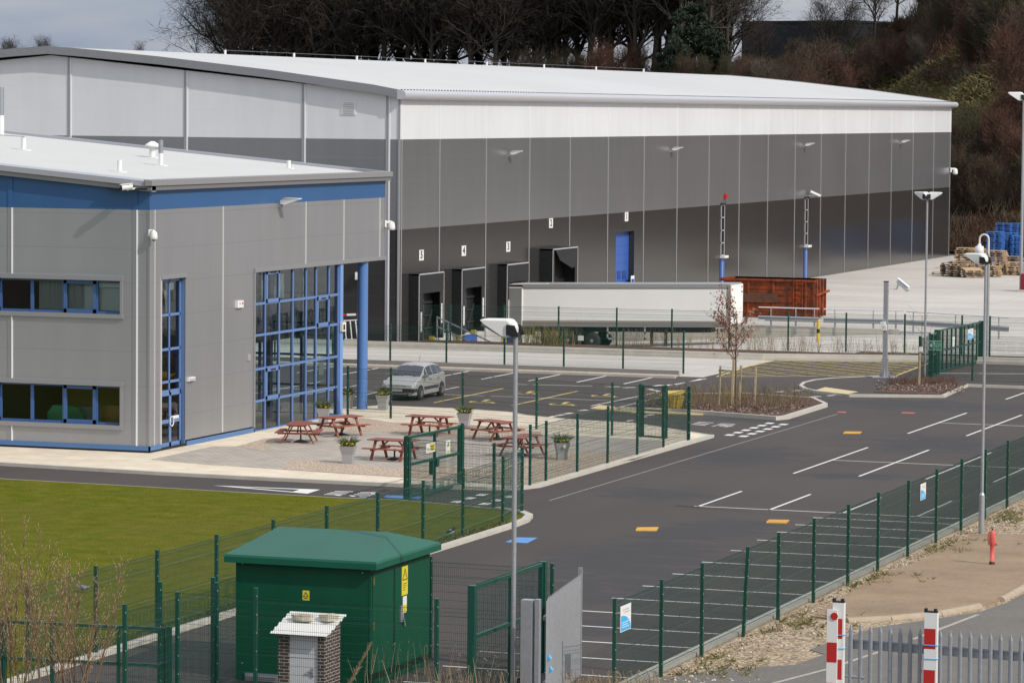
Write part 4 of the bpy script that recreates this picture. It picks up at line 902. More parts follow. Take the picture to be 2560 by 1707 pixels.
# ================================================================== MESH FENCES
PM = {}
def panel(Lg, hh=2.2, folds=True, pitch=.052, wr=.0056):
    key = (round(Lg, 2), hh, folds)
    if key in PM: return PM[key]
    mb = MB(); z0 = .06; fz = [.12, .45, .82, .97] if hh > 1.6 else [.2, .9]
    zz = [z0]
    if folds:
        for f in fz: zc = z0 + (hh - z0) * f; zz += [zc - .05, zc, zc + .05]
    zz = [z for z in zz if z < hh - .02] + [hh]
    off_ = []
    for z in zz:
        o_ = 0
        for f in fz:
            zc = z0 + (hh - z0) * f
            if folds and abs(z - zc) < .01: o_ = .03
        off_.append(o_)
    n = int(Lg / pitch)
    for i in range(n + 1):
        x = i * Lg / n; vs = []
        for z, o_ in zip(zz, off_): vs += [(x - wr / 2, o_ - wr / 2, z), (x + wr / 2, o_ - wr / 2, z), (x, o_ + wr / 2, z)]
        fs = []
        for k in range(len(zz) - 1):
            for e in range(3): fs.append((3 * k + e, 3 * k + (e + 1) % 3, 3 * k + 3 + (e + 1) % 3, 3 * k + 3 + e))
        mb.add(vs, fs)
    hz = [z0 + .02] + [z0 + .2 * k for k in range(1, int(hh / .2))] + [hh - .02]
    hz += [z0 + (hh - z0) * f + d for f in fz for d in (-.05, .05)] if folds else []
    for z in hz: mb.box(0, Lg, -.004, .002, z - .0035, z + .0035)
    PM[key] = mb.mesh('mesh_panel', m_wire); return PM[key]
def post_mesh(hh, w_=.085):
    key = ('post', round(hh, 2), w_)
    if key in PM: return PM[key]
    mb = MB(); mb.box(-w_ / 2, w_ / 2, -w_ / 2, w_ / 2, 0, hh); mb.box(-w_ / 2 - .004, w_ / 2 + .004, -w_ / 2 - .004, w_ / 2 + .004, hh, hh + .015)
    z = .3
    while z < hh: mb.box(w_ / 2 - .012, w_ / 2 + .012, -w_ / 2 - .012, -w_ / 2, z, z + .025, 1); z += .42
    PM[key] = mb.mesh('post', [m_green, m_trimw]); return PM[key]
def fence(label, pts, hp=2.3, hm=2.2, pw=.085, skip=(), lean=None, folds=True, z=0.):
    t = thing('mesh_fence', label, 'fence', (*pts[0], z))
    for i, p in enumerate(pts):
        o_ = inst(post_mesh(hp, pw), 'post', t, (p[0] - pts[0][0], p[1] - pts[0][1], 0))
        if lean and i in lean: o_.rotation_euler = lean[i]
        if i + 1 < len(pts) and i not in skip:
            q = pts[i + 1]; d = V((q[0] - p[0], q[1] - p[1], 0)); o_ = inst(panel(d.length, hm, folds), 'mesh_panel', t, (p[0] - pts[0][0], p[1] - pts[0][1], 0), math.atan2(d.y, d.x)) if True else 0
    return t
fence('long green mesh fence along the right edge of the car park beside the stony verge', [(-25.36, 78.2)] + [(-25.36, y) for y in (81.82, 85.2, 88.95, 92.3, 95.95, 99.75, 103.3, 107.1, 110.9, 114.5, 118.1, 121.7, 125.3, 128.9, 132.5)], 2.32, 2.25, lean={3: (0, .045, 0)})
fence('green mesh fence between the patio and the car park road, starting at the double gate', [(-44.85, 120.4), (-42.45, 120.9), (-42.45, 122.64), (-42.45, 126.18), (-42.45, 129.8), (-42.45, 133.5), (-42.45, 136.95), (-42.45, 140.46)], 2.18, 2.1, z=.1)
def E_(px, py, z): p = G(px, py, z); return (p.x, p.y)
pl = E_(869.3, 1040, .1)
fence('green mesh fence running behind the picnic tables towards the small gate', [pl, (-57.3, 144.9), (-53.55, 143.75), (-49.8, 142.6), (-46.05, 141.35), (-44.75, 141.1)], 2.18, 2.1, z=.1)
fence('short green mesh fence panel right of the small gate', [(-43.55, 140.75), (-42.5, 140.46)], 2.18, 2.1, z=.1)
fence('green mesh fence round the lawn, with the compound in front of it', [(-45.0, 115.35), (-41.35, 114.1), (-39.95, 113.0), (-39.5, 109.85), (-39.3, 105.6)] + [(-39.1, y) for y in (101.6, 97.9, 94.0, 90.2, 86.45, 82.8, 79.3, 75.7)], 2.22, 2.15, z=.02)
fence('low green mesh fence between the car park and the concrete road', [(x, 175.6 - (x + 70) * -.075 if False else 175.5 + (x + 69.5) * .085) for x in (-79.0, -75.8, -72.6, -69.45, -66.4, -63.27, -60.1, -56.96, -53.79)], 2.18, 2.1, z=.05)
fence('green mesh fence in front of the loading bay and trailer', [(x, 194.6 + (x + 76.5) * .1) for x in (-83.2, -79.9, -76.56, -73.4, -70.2, -67.0, -63.6, -60.4, -57.1, -53.72, -50.44, -47.14, -43.95, -42.4)] + [(-38.8, 198.6), (-35.4, 198.8), (-32., 199), (-28.6, 199.2)], 2.2, 2.15, z=.03)
fence('green mesh fence from the sliding gate across the footway island', [(-41.75, 178.35), (-38.92, 177.75), (-35.5, 177.6), (-32.1, 177.5), (-28.7, 177.4)], 2.2, 2.1, z=.03)
fence('short green mesh fence beside the assembly point sign', [(-41.8, 178.4), (-41.85, 180.9)], 2.2, 2.1, z=.03)
# compound round the green kiosk
fence('green mesh fence in front of the green kiosk', [(-35.3, 74.9), (-32.85, 74.8), (-28.42, 74.75)], 2.58, 2.38)
fence('green mesh fence left of the green kiosk', [(-34.4, 71.2), (-34.2, 73.5), (-34.05, 75.3), (-34.5, 76.1), (-34.6, 82.4)], 2.58, 2.45)
fence('green mesh fence behind the green kiosk across the asphalt', [(-34.6, 82.4), (-31.5, 82.4), (-28.3, 82.3)], 2.5, 2.4)
# gates
def gate_leaf(name, label, p, q, hh, z0=.08, mids=(), rails=(0., .5, 1.), posts=None, pw=.12, tw=.07, foot=True, cat='gate', panelh=None):
    p, q = V((*p, 0)), V((*q, 0)); t = thing(name, label, cat, tuple(p)); d = (q - p); Lg = d.length; d.normalize()
    mb = MB(); zz = [z0 + (hh - z0) * f for f in rails]
    for z in zz: mb.beam(p + d * .08 + V((0, 0, z)), q - d * .08 + V((0, 0, z)), tw, tw)
    for f in (0, *mids, 1): c = p + d * (.1 + (Lg - .2) * f); mb.beam(c + V((0, 0, z0)), c + V((0, 0, hh)), tw, tw, 0, d)
    fr_ = mb.part('frame', m_green, t)
    for e in (p, q):
        mb = MB(); mb.beam(e - d * .03 * (1 if e is p else -1), e - d * .03 * (1 if e is p else -1) + V((0, 0, hh + .06)), pw, pw, 0, d); mb.part('post', m_green, t)
    pm = inst(panel(Lg - .2, hh - .06, False), 'mesh_panel', t, tuple(d * .1), math.atan2(d.y, d.x)); return t, d
t, d = gate_leaf('double_gate', 'wide green mesh double gate with warning signs across the road by the lawn', (-45.03, 115.5), (-44.9, 120.35), 2.17, mids=(.5,), rails=(.02, .55, 1.), pw=.2, tw=.09)
mb = MB(); mb.box(-45.15, -44.85, 117.9, 118.1, .95, 1.25); mb.box(-45.05, -44.9, 117.6, 117.7, .7, 1.2); mb.part('lock', m_green, t)
gate_leaf('pedestrian_gate', 'narrow green mesh gate between two posts near the yellow grit bin', (-44.7, 141.08), (-43.6, 140.78), 2.2, z0=.15, rails=(.0, .52, 1.), pw=.14, tw=.06)
t, d = gate_leaf('sliding_gate', 'tall green sliding gate with upright bars at the yard entrance', (-42.1, 183.8), (-41.75, 192.8), 2.2, mids=(.1, .2, .3, .4, .5, .6, .7, .8, .9), rails=(.0, .5, 1.), pw=.3, tw=.08)
gate_leaf('green_gate', 'narrow green gate between the sliding gate and the island fence', (-41.75, 181.0), (-41.9, 182.6), 2.15, rails=(0, .5, 1), pw=.14, tw=.07)
t, d = gate_leaf('compound_gate', 'green double gate on the right of the kiosk in front of a lamp post', (-28.25, 76.6), (-28.2, 81.3), 2.62, mids=(.53,), rails=(.0, .55, 1.), pw=.17, tw=.085)
mb = MB(); k = 0; y = 76.8
while y < 81.2: mb.box(-28.255, -28.235, y, y + .012, 2.62, 2.68); y += .052
mb.part('spikes', m_green, t)
gate_leaf('low_gate', 'low green gate standing open left of the green kiosk behind twigs', (-38.4, 73.0), (-34.4, 73.4), 1.75, mids=(.3, .72), rails=(.0, .5, 1.), pw=.12, tw=.07)
# galvanised palisade leaf
t = thing('steel_gate', 'pale galvanised palisade gate folded open beside the green compound', 'gate', (-26.7, 76.6, 0))
mb = MB(); mb.box(-26.98, -26.72, 76.3, 76.55, 0, 2.45); mb.box(-26.66, -26.56, 76.35, 76.5, 0, 2.47); mb.part('post', m_galv, t)
mb = MB(); p, q = V((-26.5, 76.7, 0)), V((-27.15, 81.0, 0)); N = 34
for k in range(N):
    c = lerp(p, q, k / (N - 1)); dd = (q - p).normalized(); n = V((-dd.y, dd.x, 0)); hh = 2.46 + (.04 if k % 2 else 0)
    mb.add([c - dd * .055 + V((0, 0, .05)), c + n * -.03 + V((0, 0, .05)), c + dd * .055 + V((0, 0, .05)), c - dd * .055 + V((0, 0, hh - .06)), c + n * -.03 + V((0, 0, hh)), c + dd * .055 + V((0, 0, hh - .06))], ((0, 1, 4, 3), (1, 2, 5, 4), (2, 0, 3, 5), (3, 4, 5)))
mb.box(q.x - .05, q.x + .04, q.y, q.y + .07, 0, 2.62); mb.part('pales', m_galv, t)
mb = MB(); mb.beam(p + V((-.06, 0, .5)), q + V((-.06, 0, .5)), .05, .09); mb.beam(p + V((-.06, 0, 2.0)), q + V((-.06, 0, 2.0)), .05, .09); mb.part('rail', m_galvd, t)
rg = random.Random(2)
mat('blue_rope', (.10, .42, .80), .7)
for c in ((-26.45, 76.75, 1.1), (-26.5, 77.0, .8)): mb = MB(); mb.obox(c, (.1, .1, .08), Matrix.Rotation(rg.random(), 3, 'Y')); mb.part('rope', mat('blue_rope', (.10, .42, .80), .7), t)
# front palisade fence with striped barrier posts
t = thing('palisade_fence', 'grey steel palisade fence with pointed pales across the access road', 'palisade fence', (-20, 79, 0))
mb = MB(); x0, x1 = GY(2103, 1555, 79.0), GY(2553, 1584, 79.0); N = 19
for k in range(N + 3):
    f = k / (N - 1); x = lerp(x0, x1, f).x; zt = lerp(x0, x1, f).z
    pts = [(-.05, 0), (-.018, -.035), (.018, -.035), (.05, 0)]; bot = [V((x + a, 79 + b, -.02)) for a, b in pts]; top = [V((x + a, 79 + b, zt - .16)) for a, b in pts]
    mb.add(bot + top + [V((x, 79 - .02, zt))], ((0, 1, 5, 4), (1, 2, 6, 5), (2, 3, 7, 6), (3, 0, 4, 7), (4, 5, 8), (5, 6, 8), (6, 7, 8), (7, 4, 8)))
mb.part('pales', m_galvd, t)
mb = MB(); mb.beam((x0.x + .2, 79.06, x0.z - .48), (x1.x + .6, 79.06, x1.z - .52), .03, .22, 0); mb.beam((x0.x + .2, 79.045, x0.z - .40), (x1.x + .6, 79.045, x1.z - .44), .05, .02, 0); mb.beam((x0.x, 79.06, .35), (x1.x + .6, 79.06, .3), .06, .08); mb.part('rail', m_galvd, t)
mb = MB(); mb.box(x0.x - .02, x0.x + .08, 79.0, 79.1, 0, x0.z - .2); mb.tube((x0.x + .1, 79., .75), (x0.x + .55, 79., .73), .03, 8); mb.part('latch', m_galvd, t)
def barrier_post(x, y, w_, zt, lab, disc):
    t = thing('striped_post', lab, 'barrier post', (x, y, 0)); mb = MB(); z = zt
    cols = [(0, .36), (1, .46), (0, .47), (1, .46), (0, .46), (1, .3)]
    for m, hgt in cols:
        zb = max(0, z - hgt); mb.box(x - w_ / 2, x + w_ / 2, y - .06, y + .06, zb, z, m); z = zb
    mb.box(x + w_ / 2, x + w_ / 2 + .03, y - .06, y + .1, 0, zt, 0)
    mb.part('post', [m_whitep, m_red], t)
    mb = MB(); mb.box(x - w_ / 2 - .01, x + w_ / 2 + .03, y - .06, y + .07, zt, zt + .035); [mb.box(x + s * w_ * .42 - .03, x + s * w_ * .42 + .03, y - .05, y + .05, zt + .03, zt + .09) for s in (-1, 1)]; mb.part('cap', m_black, t)
    mb = MB()
    for zz in (zt - .74, zt - 1.05): mb.box(x - w_ / 2 - .012, x + w_ / 2 + .05, y - .073, y + .12, zz, zz + .018)
    mb.part('tie', MATS['blue_rope'], t)
    if disc:
        mb = MB(); mb.box(x - w_ / 2 - .11, x - w_ / 2 + .13, y - .13, y - .07, 0, zt - .16, 0); mb.part('front_board', m_whitep, t)
        mb = MB(); z = zt - .9
        for k in range(3): mb.box(x - w_ / 2 - .108, x - w_ / 2 + .128, y - .136, y - .131, max(0, z - .45), z); z -= .92
        mb.lathe([(.085, 0), (.085, .01)], 16, (x - w_ / 2 + .06, y - .14, zt - .3), 0, False, Matrix.Rotation(R(90), 3, 'X') @ Matrix.Diagonal((.55, 1, 1)).to_3x3() if False else Matrix.Rotation(R(90), 3, 'X')); mb.part('red_mark', m_red, t)
    return t
a = GY(2096, 1505, 78.85); barrier_post(a.x, 78.85, .23, a.z, 'red and white striped post with a red disc, left end of the palisade', True)
a = GY(2327, 1530, 78.75); barrier_post(a.x, 78.75, .26, a.z, 'red and white striped post tied to the middle of the palisade', False)
# hydrant
h0 = ZR(2162, 878); t = thing('hydrant_post', 'faded red standpipe hydrant on the old concrete slab', 'hydrant', tuple(h0))
mb = MB(); mb.lathe([(.085, .0), (.075, .12), (.065, .16), (.065, .16), (.065, .58), (.075, .60), (.092, .62), (.092, .95), (.08, 1.03), (.05, 1.06), (.03, 1.07)], 14, h0); mb.part('body', m_hyd, t)
mb = MB(); mb.lathe([(.11, -.02), (.075, .13)], 14, h0); mb.tube(h0 + V((0, 0, 1.05)), h0 + V((0, 0, 1.13)), .025, 8); mb.part('base', m_black, t)
mb = MB(); f = lambda a, b: h0 + V((a, -.03, b)); [mb.tube(f(*p), f(*q), .016, 6) for p, q in (((-.05, 1.04), (-.12, .98)), ((-.12, .98), (-.125, .80)), ((-.125, .80), (-.10, .68)), ((-.10, .68), (-.13, .62)))]; mb.part('lever', m_hyd, t)
mb = MB(); mb.tube(h0 + V((.06, 0, .66)), h0 + V((.15, 0, .66)), .045, 10); mb.part('outlet', m_hyd, t)
# ================================================================== LAMP POSTS
def head(mb, c, L_, h_, wd, yaw=math.pi, m=0, tilt=0.):
    pts = [(-.12, -.02), (-.13, .18), (-.08, .31), (.02, .39), (.12, .41), (.8, .40), (.88, .37), (.82, .30), (.28, -.02), (.16, -.06)]
    M4 = Matrix.Translation(V(c)) @ Matrix.Rotation(yaw, 4, 'Z') @ Matrix.Rotation(tilt, 4, 'Y'); sx, sz = L_ / 1., h_ / .47; n = len(pts); lay = []
    for (k, e) in ((-1, .86), (-.86, 1), (.86, 1), (1, .86)): lay.append([M4 @ V((.38 * sx + (u - .38) * sx * e, k * wd / 2 * (1. if u > .5 else .82), .18 * sz + (v - .18) * sz * e)) for u, v in pts])
    vs = [p for l in lay for p in l]; fs = [tuple(range(n - 1, -1, -1)), tuple(range(3 * n, 4 * n))]
    for l in range(3):
        for k in range(n): fs.append((l * n + k, l * n + (k + 1) % n, (l + 1) * n + (k + 1) % n, (l + 1) * n + k))
    mb.add(vs, fs, m)
def lamp_post(p, hh, r, lab, heads=((math.pi, 0),), flare=False, s=1.0):
    p = V(p); t = thing('lamp_post', lab, 'lamp post', tuple(p)); mb = MB()
    if flare: mb.tube(p, p + V((0, 0, 1.25)), .095, 16); mb.tube(p + V((0, 0, 1.25)), p + V((0, 0, 1.33)), .095, 16, 0, r * 1.1); mb.tube(p + V((0, 0, 1.33)), p + V((0, 0, hh)), r * 1.1, 16, 0, r * .9)
    else: mb.tube(p, p + V((0, 0, hh)), r * 1.08, 16, 0, r * .94)
    mb.part('pole', m_galv, t)
    for yaw, dz in heads:
        d = V((math.cos(yaw), math.sin(yaw), 0)); mb = MB(); c = p + V((0, 0, hh - .02 + dz)) + d * .1 * s; head(mb, c, .82 * s, .44 * s, .5 * s, yaw); hd_ = mb.part('lamp_head', m_plast, t)
        mb = MB(); n = V((-d.y, d.x, 0)); o_ = p + V((0, 0, hh + dz))
        for k in (-1, 1): mb.extr([o_ + n * k * .22 * s + d * .16 * s + V((0, 0, .24)) * s, o_ + n * k * .22 * s + d * -.05 * s + V((0, 0, .22)) * s, o_ + n * k * .22 * s - d * .14 * s + V((0, 0, .0)) * s, o_ + n * k * .22 * s + V((0, 0, -.05)) * s, o_ + n * k * .22 * s + d * .16 * s + V((0, 0, .0)) * s], n * .02 * s)
        mb.obox(o_, (.16 * s, .16 * s, .1 * s)); mb.part('bracket', m_black, hd_)
        mb = MB(); M4 = Matrix.Translation(c) @ Matrix.Rotation(yaw, 4, 'Z'); mb.face([M4 @ V(q) * 1 for q in ((.26 * s, -.17 * s, -.012 * s), (.70 * s, -.2 * s, .24 * s), (.70 * s, .2 * s, .24 * s), (.26 * s, .17 * s, -.012 * s))]); mb.part('lens', m_trim, hd_)
    return t
pc = G(1289.5, 836, 8.35); lamp_post((pc.x, pc.y, 0), 8.35, .056, 'grey lamp post with white wedge head in mid photo, by the compound gate', s=.98)
pb = ZR(2100, 690); pt_ = pb; lamp_post(pb, 8.72, .05, 'grey lamp post with a thicker base standing on the stony verge', flare=True, heads=((R(165), 0),), s=.85)
pb = G(2311, 950); lamp_post((pb.x, pb.y, 0), 9.2, .055, 'slender grey lamp post with two white heads behind the island gate', heads=((R(150), 0), (R(20), 0)), s=.9)
pb = G(2552, 728); lamp_post((pb.x, pb.y, 0), 14.6, .11, 'tall lamp post in a red base at the right edge of the yard', heads=((R(190), 0),), s=1.5)
mb = MB(); mb.prism([(pb.x + .3 + a, pb.y + b) for a, b in ((-.2, -.7), (2, -.7), (2, .7), (-.2, .7))], 0, 1.35); mb.prism([(pb.x + .3 + a, pb.y + b) for a, b in ((-.4, -.9), (2.2, -.9), (2.2, .9), (-.4, .9))], 0, .15, 1); mb.top('crash_guard', [mat('dark_red_paint', (.20, .012, .02), .5), m_kerb], 'dark red guard block at the foot of the tall lamp post', 'guard')
pb = G(2467, 893); t = thing('camera_pole', 'pole with a curved white arm and dome camera, partly behind the verge lamp post', 'camera pole', (pb.x, pb.y, 0))
hh = 6.55; o_ = V((pb.x, pb.y, 0)); mb = MB(); mb.tube(o_, o_ + V((0, 0, hh - .8)), .09, 12); mb.part('pole', m_galv, t)
mb = MB(); pts = [(0, hh - .8), (0, hh)] + [(-.26 + .26 * math.cos(a), hh + .26 * math.sin(a)) for a in [k * math.pi / 8 for k in range(1, 9)]] + [(-.52, hh - .3)]
for a, b in zip(pts, pts[1:]): mb.tube(o_ + V((a[0], 0, a[1])), o_ + V((b[0], 0, b[1])), .05, 8)
mb.part('arm', m_plast, t)
mb = MB(); c = o_ + V((-.52, 0, hh - .85)); mb.lathe([(.08, .6), (.12, .48), (.24, .44), (.25, .1), (.22, .04)], 14, c); ho = mb.part('housing', m_plast, t); mb = MB(); mb.lathe([(.2, .04), (.16, -.06), (.06, -.12)], 12, c); mb.part('dome', m_bumper, ho)
pb = Z8(1112, 1368, .12); t = thing('camera_pole', 'square grey post with a tilted white camera on the footway island', 'camera pole', tuple(pb)); hh = 4.85
mb = MB(); mb.box(pb.x - .14, pb.x + .14, pb.y - .14, pb.y + .14, pb.z, pb.z + 1.0); mb.box(pb.x - .105, pb.x + .105, pb.y - .105, pb.y + .105, pb.z + 1., pb.z + hh); mb.part('pole', m_galv, t)
mb = MB(); mb.box(pb.x - .12, pb.x + .12, pb.y - .12, pb.y + .12, pb.z + hh, pb.z + hh + .04); mb.part('cap', m_black, t)
mb = MB(); mb.prism([(pb.x + a, pb.y + b) for a, b in ((-.55, -.55), (.55, -.55), (.55, .55), (-.55, .55))], .12, .17)
for a in (0, 90, 180, 270):
    d = V((math.cos(R(a)), math.sin(R(a)), 0)); mb.extr([pb + d * .12, pb + d * .32, pb + d * .12 + V((0, 0, .5))], V((-d.y, d.x, 0)) * .03)
mb.part('base_plate', m_galv, t)
mb = MB(); c = pb + V((.1, 0, hh - .35)); mb.beam(c, c + V((.45, 0, .0)), .06, .06); mb.beam(c + V((.45, 0, 0)), c + V((.55, 0, .4)), .07, .07); a, b = c + V((.5, 0, .42)), c + V((1.05, -.1, -.05)); mb.beam(a, b, .2, .18); mb.beam(a + V((0, 0, .14)), b + V((.06, 0, .16)), .26, .03); mb.part('camera', m_plast, t)
mb = MB(); mb.box(pb.x - .2, pb.x + .02, pb.y - .3, pb.y - .1, pb.z + 2.6, pb.z + 2.85); mb.box(pb.x - .1, pb.x + .1, pb.y - .24, pb.y - .1, pb.z + 2.4, pb.z + 2.7); mb.part('floodlight', m_plast, t)
# ================================================================== SIGNS
def poster(c, dirv, w_, hh, lab):        # white board with a blue quarter disc
    t = thing('fence_sign', lab, 'sign', c); c = V(c); d = V((dirv[0], dirv[1], 0)).normalized(); n = V((d.y, -d.x, 0)); up = V((0, 0, 1))
    P = lambda u, v, e=0: c + d * u + up * v + n * e
    mb = MB(); mb.extr([P(-w_ / 2, 0), P(w_ / 2, 0), P(w_ / 2, hh), P(-w_ / 2, hh)], n * .012); mb.part('board', m_whitep, t)
    mb = MB(); a0 = .93 * w_; b0 = .60 * hh; pts = [P(-w_ * .46, .03 * hh, .016)] + [P(-w_ * .46 + a0 * math.sin(a), .03 * hh + b0 * math.cos(a), .016) for a in reversed([k * R(90) / 10 for k in range(11)])]
    pts[1] = P(-w_ * .46 + a0, .03 * hh, .016); mb.face(pts); mb.part('blue_panel', mat('sign_blue', (.05, .38, .72), .5), t)
    mb = MB()
    for k, (u0, u1) in enumerate(((-.40, .25), (-.40, .15), (-.40, .3))): v = (.33 - .09 * k) * hh; mb.face([P(u0 * w_, v, .02), P(u1 * w_, v, .02), P(u1 * w_, v + .04 * hh, .02), P(u0 * w_, v + .04 * hh, .02)])
    mb.part('lettering', mat('sign_pale', (.45, .68, .80), .5), t)
    mb = MB()
    for k, (u0, u1) in enumerate(((-.3, .3), (-.15, .35))): v = (.82 - .10 * k) * hh; mb.face([P(u0 * w_, v, .02), P(u1 * w_, v, .02), P(u1 * w_, v + .03 * hh, .02), P(u0 * w_, v + .03 * hh, .02)])
    mb.part('heading', m_trimw, t)
a = GX(1563, 1575, -25.3); poster((-25.3, a.y, a.z), (0, 1), .78, .60, 'blue and white notice on the nearest part of the car park fence')
a = GX(2307, 1248, -25.3); poster((-25.3, a.y, a.z), (0, 1), .70, .50, 'blue and white notice farther along the car park fence')
a = GX(2425, 848, -41.7); poster((-41.68, a.y, a.z), (0, 1), 1.3, .56, 'blue and white notice on the sliding gate')
a = GX(2384, 866, -41.7); mb = MB(); mb.box(-41.72, -41.69, a.y - .25, a.y + .2, a.z, a.z + .5); mb.top('paper_notice', m_whitep, 'curling white notice on the sliding gate', 'sign')
t = thing('assembly_sign', 'green evacuation assembly point sign by the sliding gate', 'sign', tuple(GY(2337, 875, 178.3))); a, b = GY(2321, 875, 178.3), GY(2354, 852, 178.3); y_ = 178.28
a.x -= .0; mb = MB(); mb.box(a.x, b.x, y_, y_ + .02, a.z, b.z); mb.part('board', mat('sign_green', (.02, .26, .14), .5), t)
mb = MB(); W_, H_ = b.x - a.x, b.z - a.z
for q in ((0, W_, 0, .02), (0, W_, H_ - .02, H_), (0, .02, 0, H_), (W_ - .02, W_, 0, H_), (W_ * .42, W_ * .44, 0, H_)): mb.box(a.x + q[0], a.x + q[1], y_ - .006, y_, a.z + q[2], a.z + q[3])
cx, cz = a.x + W_ * .21, a.z + H_ * .5
mb.lathe([(H_ * .17, 0), (H_ * .17, .005)], 14, (cx, y_ - .002, cz), 0, False, Matrix.Rotation(R(90), 3, 'X'))
for sx in (-1, 1):
    for sz in (-1, 1): mb.face([(cx + sx * H_ * .40, y_ - .005, cz + sz * H_ * .40), (cx + sx * H_ * .18, y_ - .005, cz + sz * H_ * .28), (cx + sx * H_ * .28, y_ - .005, cz + sz * H_ * .18)][::1 if sx * sz > 0 else -1])
mb.part('pictogram', m_whitep, t)
TXM = lambda x, y, z: Matrix.Translation((x, y, z)) @ Matrix(((1, 0, 0, 0), (0, 0, -1, 0), (0, 1, 0, 0), (0, 0, 0, 1)))
o0 = ORG[t.name]
for k, s_ in enumerate(('Evacuation', 'assembly', 'point')): letters(s_, H_ * .2, TXM(a.x + W_ * .71 - o0.x, y_ - .006 - o0.y, a.z + H_ * (.68 - .2 * k) - o0.z), m_whitep, 'lettering', t, .001, .95)
def small_sign(name, lab, c, d, w_, hh, cols, P4=None):
    t = thing(name, lab, 'sign', c); c = V(c); d = V((d[0], d[1], 0)).normalized(); n = V((d.y, -d.x, 0)); up = V((0, 0, 1))
    P = lambda u, v, e=0: c + d * (u * w_) + up * (v * hh) + n * e
    mb = MB(); mb.extr([P(-.5, 0), P(.5, 0), P(.5, 1), P(-.5, 1)], n * .01); mb.part('board', cols[0], t)
    for nm, m, ps in cols[1:]:
        mb = MB()
        for p in ps: mb.face([P(u, v, .013 if m is not m_black else .016) for u, v in p])
        mb.part(nm, m, t)
    return t
rc = lambda u0, u1, v0, v1: ((u0, v0), (u1, v0), (u1, v1), (u0, v1))
m_sy = mat('sign_yellow', (.68, .55, .03), .5); m_sl = mat('sign_lime', (.42, .55, .05), .5)
trg = lambda u, v, s, e=1.: [((u - s, v), (u - s + .02, v), (u, v + s * 1.6 * e - .03), (u, v + s * 1.6 * e)), ((u + s - .02, v), (u + s, v), (u, v + s * 1.6 * e), (u, v + s * 1.6 * e - .03)), rc(u - s, u + s, v - .03, v)]
a = GX(1073, 1129, -44.95); small_sign('warning_sign', 'white and yellow landscape warning sign on the left leaf of the double gate', (-44.9, a.y, a.z - .02), (0, 1), .9, .33, [m_whitep, ('yellow_panel', m_sy, [rc(-.1, .45, .15, .9)]), ('lettering', m_black, [rc(-.05, .4, .62, .72), rc(-.0, .35, .45, .53), rc(-.02, .38, .28, .36)] + trg(-.3, .3, .13))])
a = GX(1116, 1134, -44.95); small_sign('warning_sign', 'tall white notice with green panels on the right leaf of the double gate', (-44.9, a.y, a.z), (0, 1), .42, .48, [m_whitep, ('green_panel', m_sl, [rc(-.25, .3, .52, .72), rc(-.35, .35, .03, .18)]), ('lettering', m_black, [((-.15, .72), (.2, .72), (.05, .88)), rc(-.2, .2, .58, .62)])])
# ================================================================== GREEN KIOSK AND METER HOUSING
KX0, KX1, KY0, KY1, KE = -34.55, -31.12, 77.5, 81.35, 2.82
ko = thing('green_kiosk', 'dark green electricity kiosk with a hipped roof and yellow warning labels', 'kiosk', (KX0, KY0, 0))
mb = MB(); mb.box(KX0, KX1, KY0, KY1, 0, KE); mb.box(KX1 - .04, KX1 + .008, KY0 - .008, KY0 + .06, 0, KE)
for x, z in ((KX0 + .17, KE - .06), (KX1 - .2, KE - .12), (KX0 + .17, .4)): mb.lathe([(.016, 0), (.016, .015)], 8, (x, KY0, z), 1, False, Matrix.Rotation(R(90), 3, 'X'))
mb.part('body', [m_kiosk, m_trimw], ko)
ex0, ex1, ey0, ey1 = KX0 - .22, KX1 + .22, KY0 - .2, KY1 + .2; rz0 = KE + .14; rzt = KE + .62; yr = (ey0 + ey1) / 2; rx0, rx1 = ex0 + .5, ex1 - .55
mb = MB(); mb.prism([(ex0, ey0), (ex1, ey0), (ex1, ey1), (ex0, ey1)], KE - .02, rz0 - .02)
E4 = [V((ex0, ey0, rz0)), V((ex1, ey0, rz0)), V((ex1, ey1, rz0)), V((ex0, ey1, rz0))]; i4 = [lerp(p, V(((ex0 + ex1) / 2, yr, rz0)), .012) + V((0, 0, .03)) for p in E4]
for k in range(4): a, b = E4[k] - V((0, 0, .02)), E4[(k + 1) % 4] - V((0, 0, .02)); mb.face([a, b, i4[(k + 1) % 4], i4[k]])
r0, r1 = V((rx0, yr, rzt)), V((rx1, yr, rzt)); mb.face([i4[0], i4[1], r1, r0]); mb.face([i4[1], i4[2], r1]); mb.face([i4[2], i4[3], r0, r1]); mb.face([i4[3], i4[0], r0])
mb.part('roof', m_kroof, ko)
mb = MB(); mb.box(KX1, KX1 + .02, KY0 + .08, KY1 - .06, .08, KE - .12, 0)
dro = mb.part('door', m_kiosk, ko)
mb = MB(); [mb.box(KX1 + .02, KX1 + .04, KY0 + .1, KY0 + .16, z, z + .18, 0) for z in (.6, 1.35, 2.4)]; mb.part('hinge', mat('brass', (.35, .25, .10), .4, .7), dro)
mb = MB(); yy = lambda t: KY0 + (KY1 - KY0) * t
mb.box(KX1 + .02, KX1 + .06, yy(.47), yy(.50), 1.32, 1.7, 0); mb.beam((KX1 + .05, yy(.50), 1.5), (KX1 + .05, yy(.54), 1.2), .03, .06, 0); mb.part('handle', m_galv, dro)
t = ko
def plate(y0, y1, z0, z1, m, x=KX1 + .02): mb = MB(); mb.box(x, x + .008, y0, y1, z0, z1); return mb
lb = plate(yy(.50), yy(.60), 1.93, 2.62, 0).part('warning_label', m_sy, ko)
mb = MB(); c = yy(.55); x = KX1 + .030
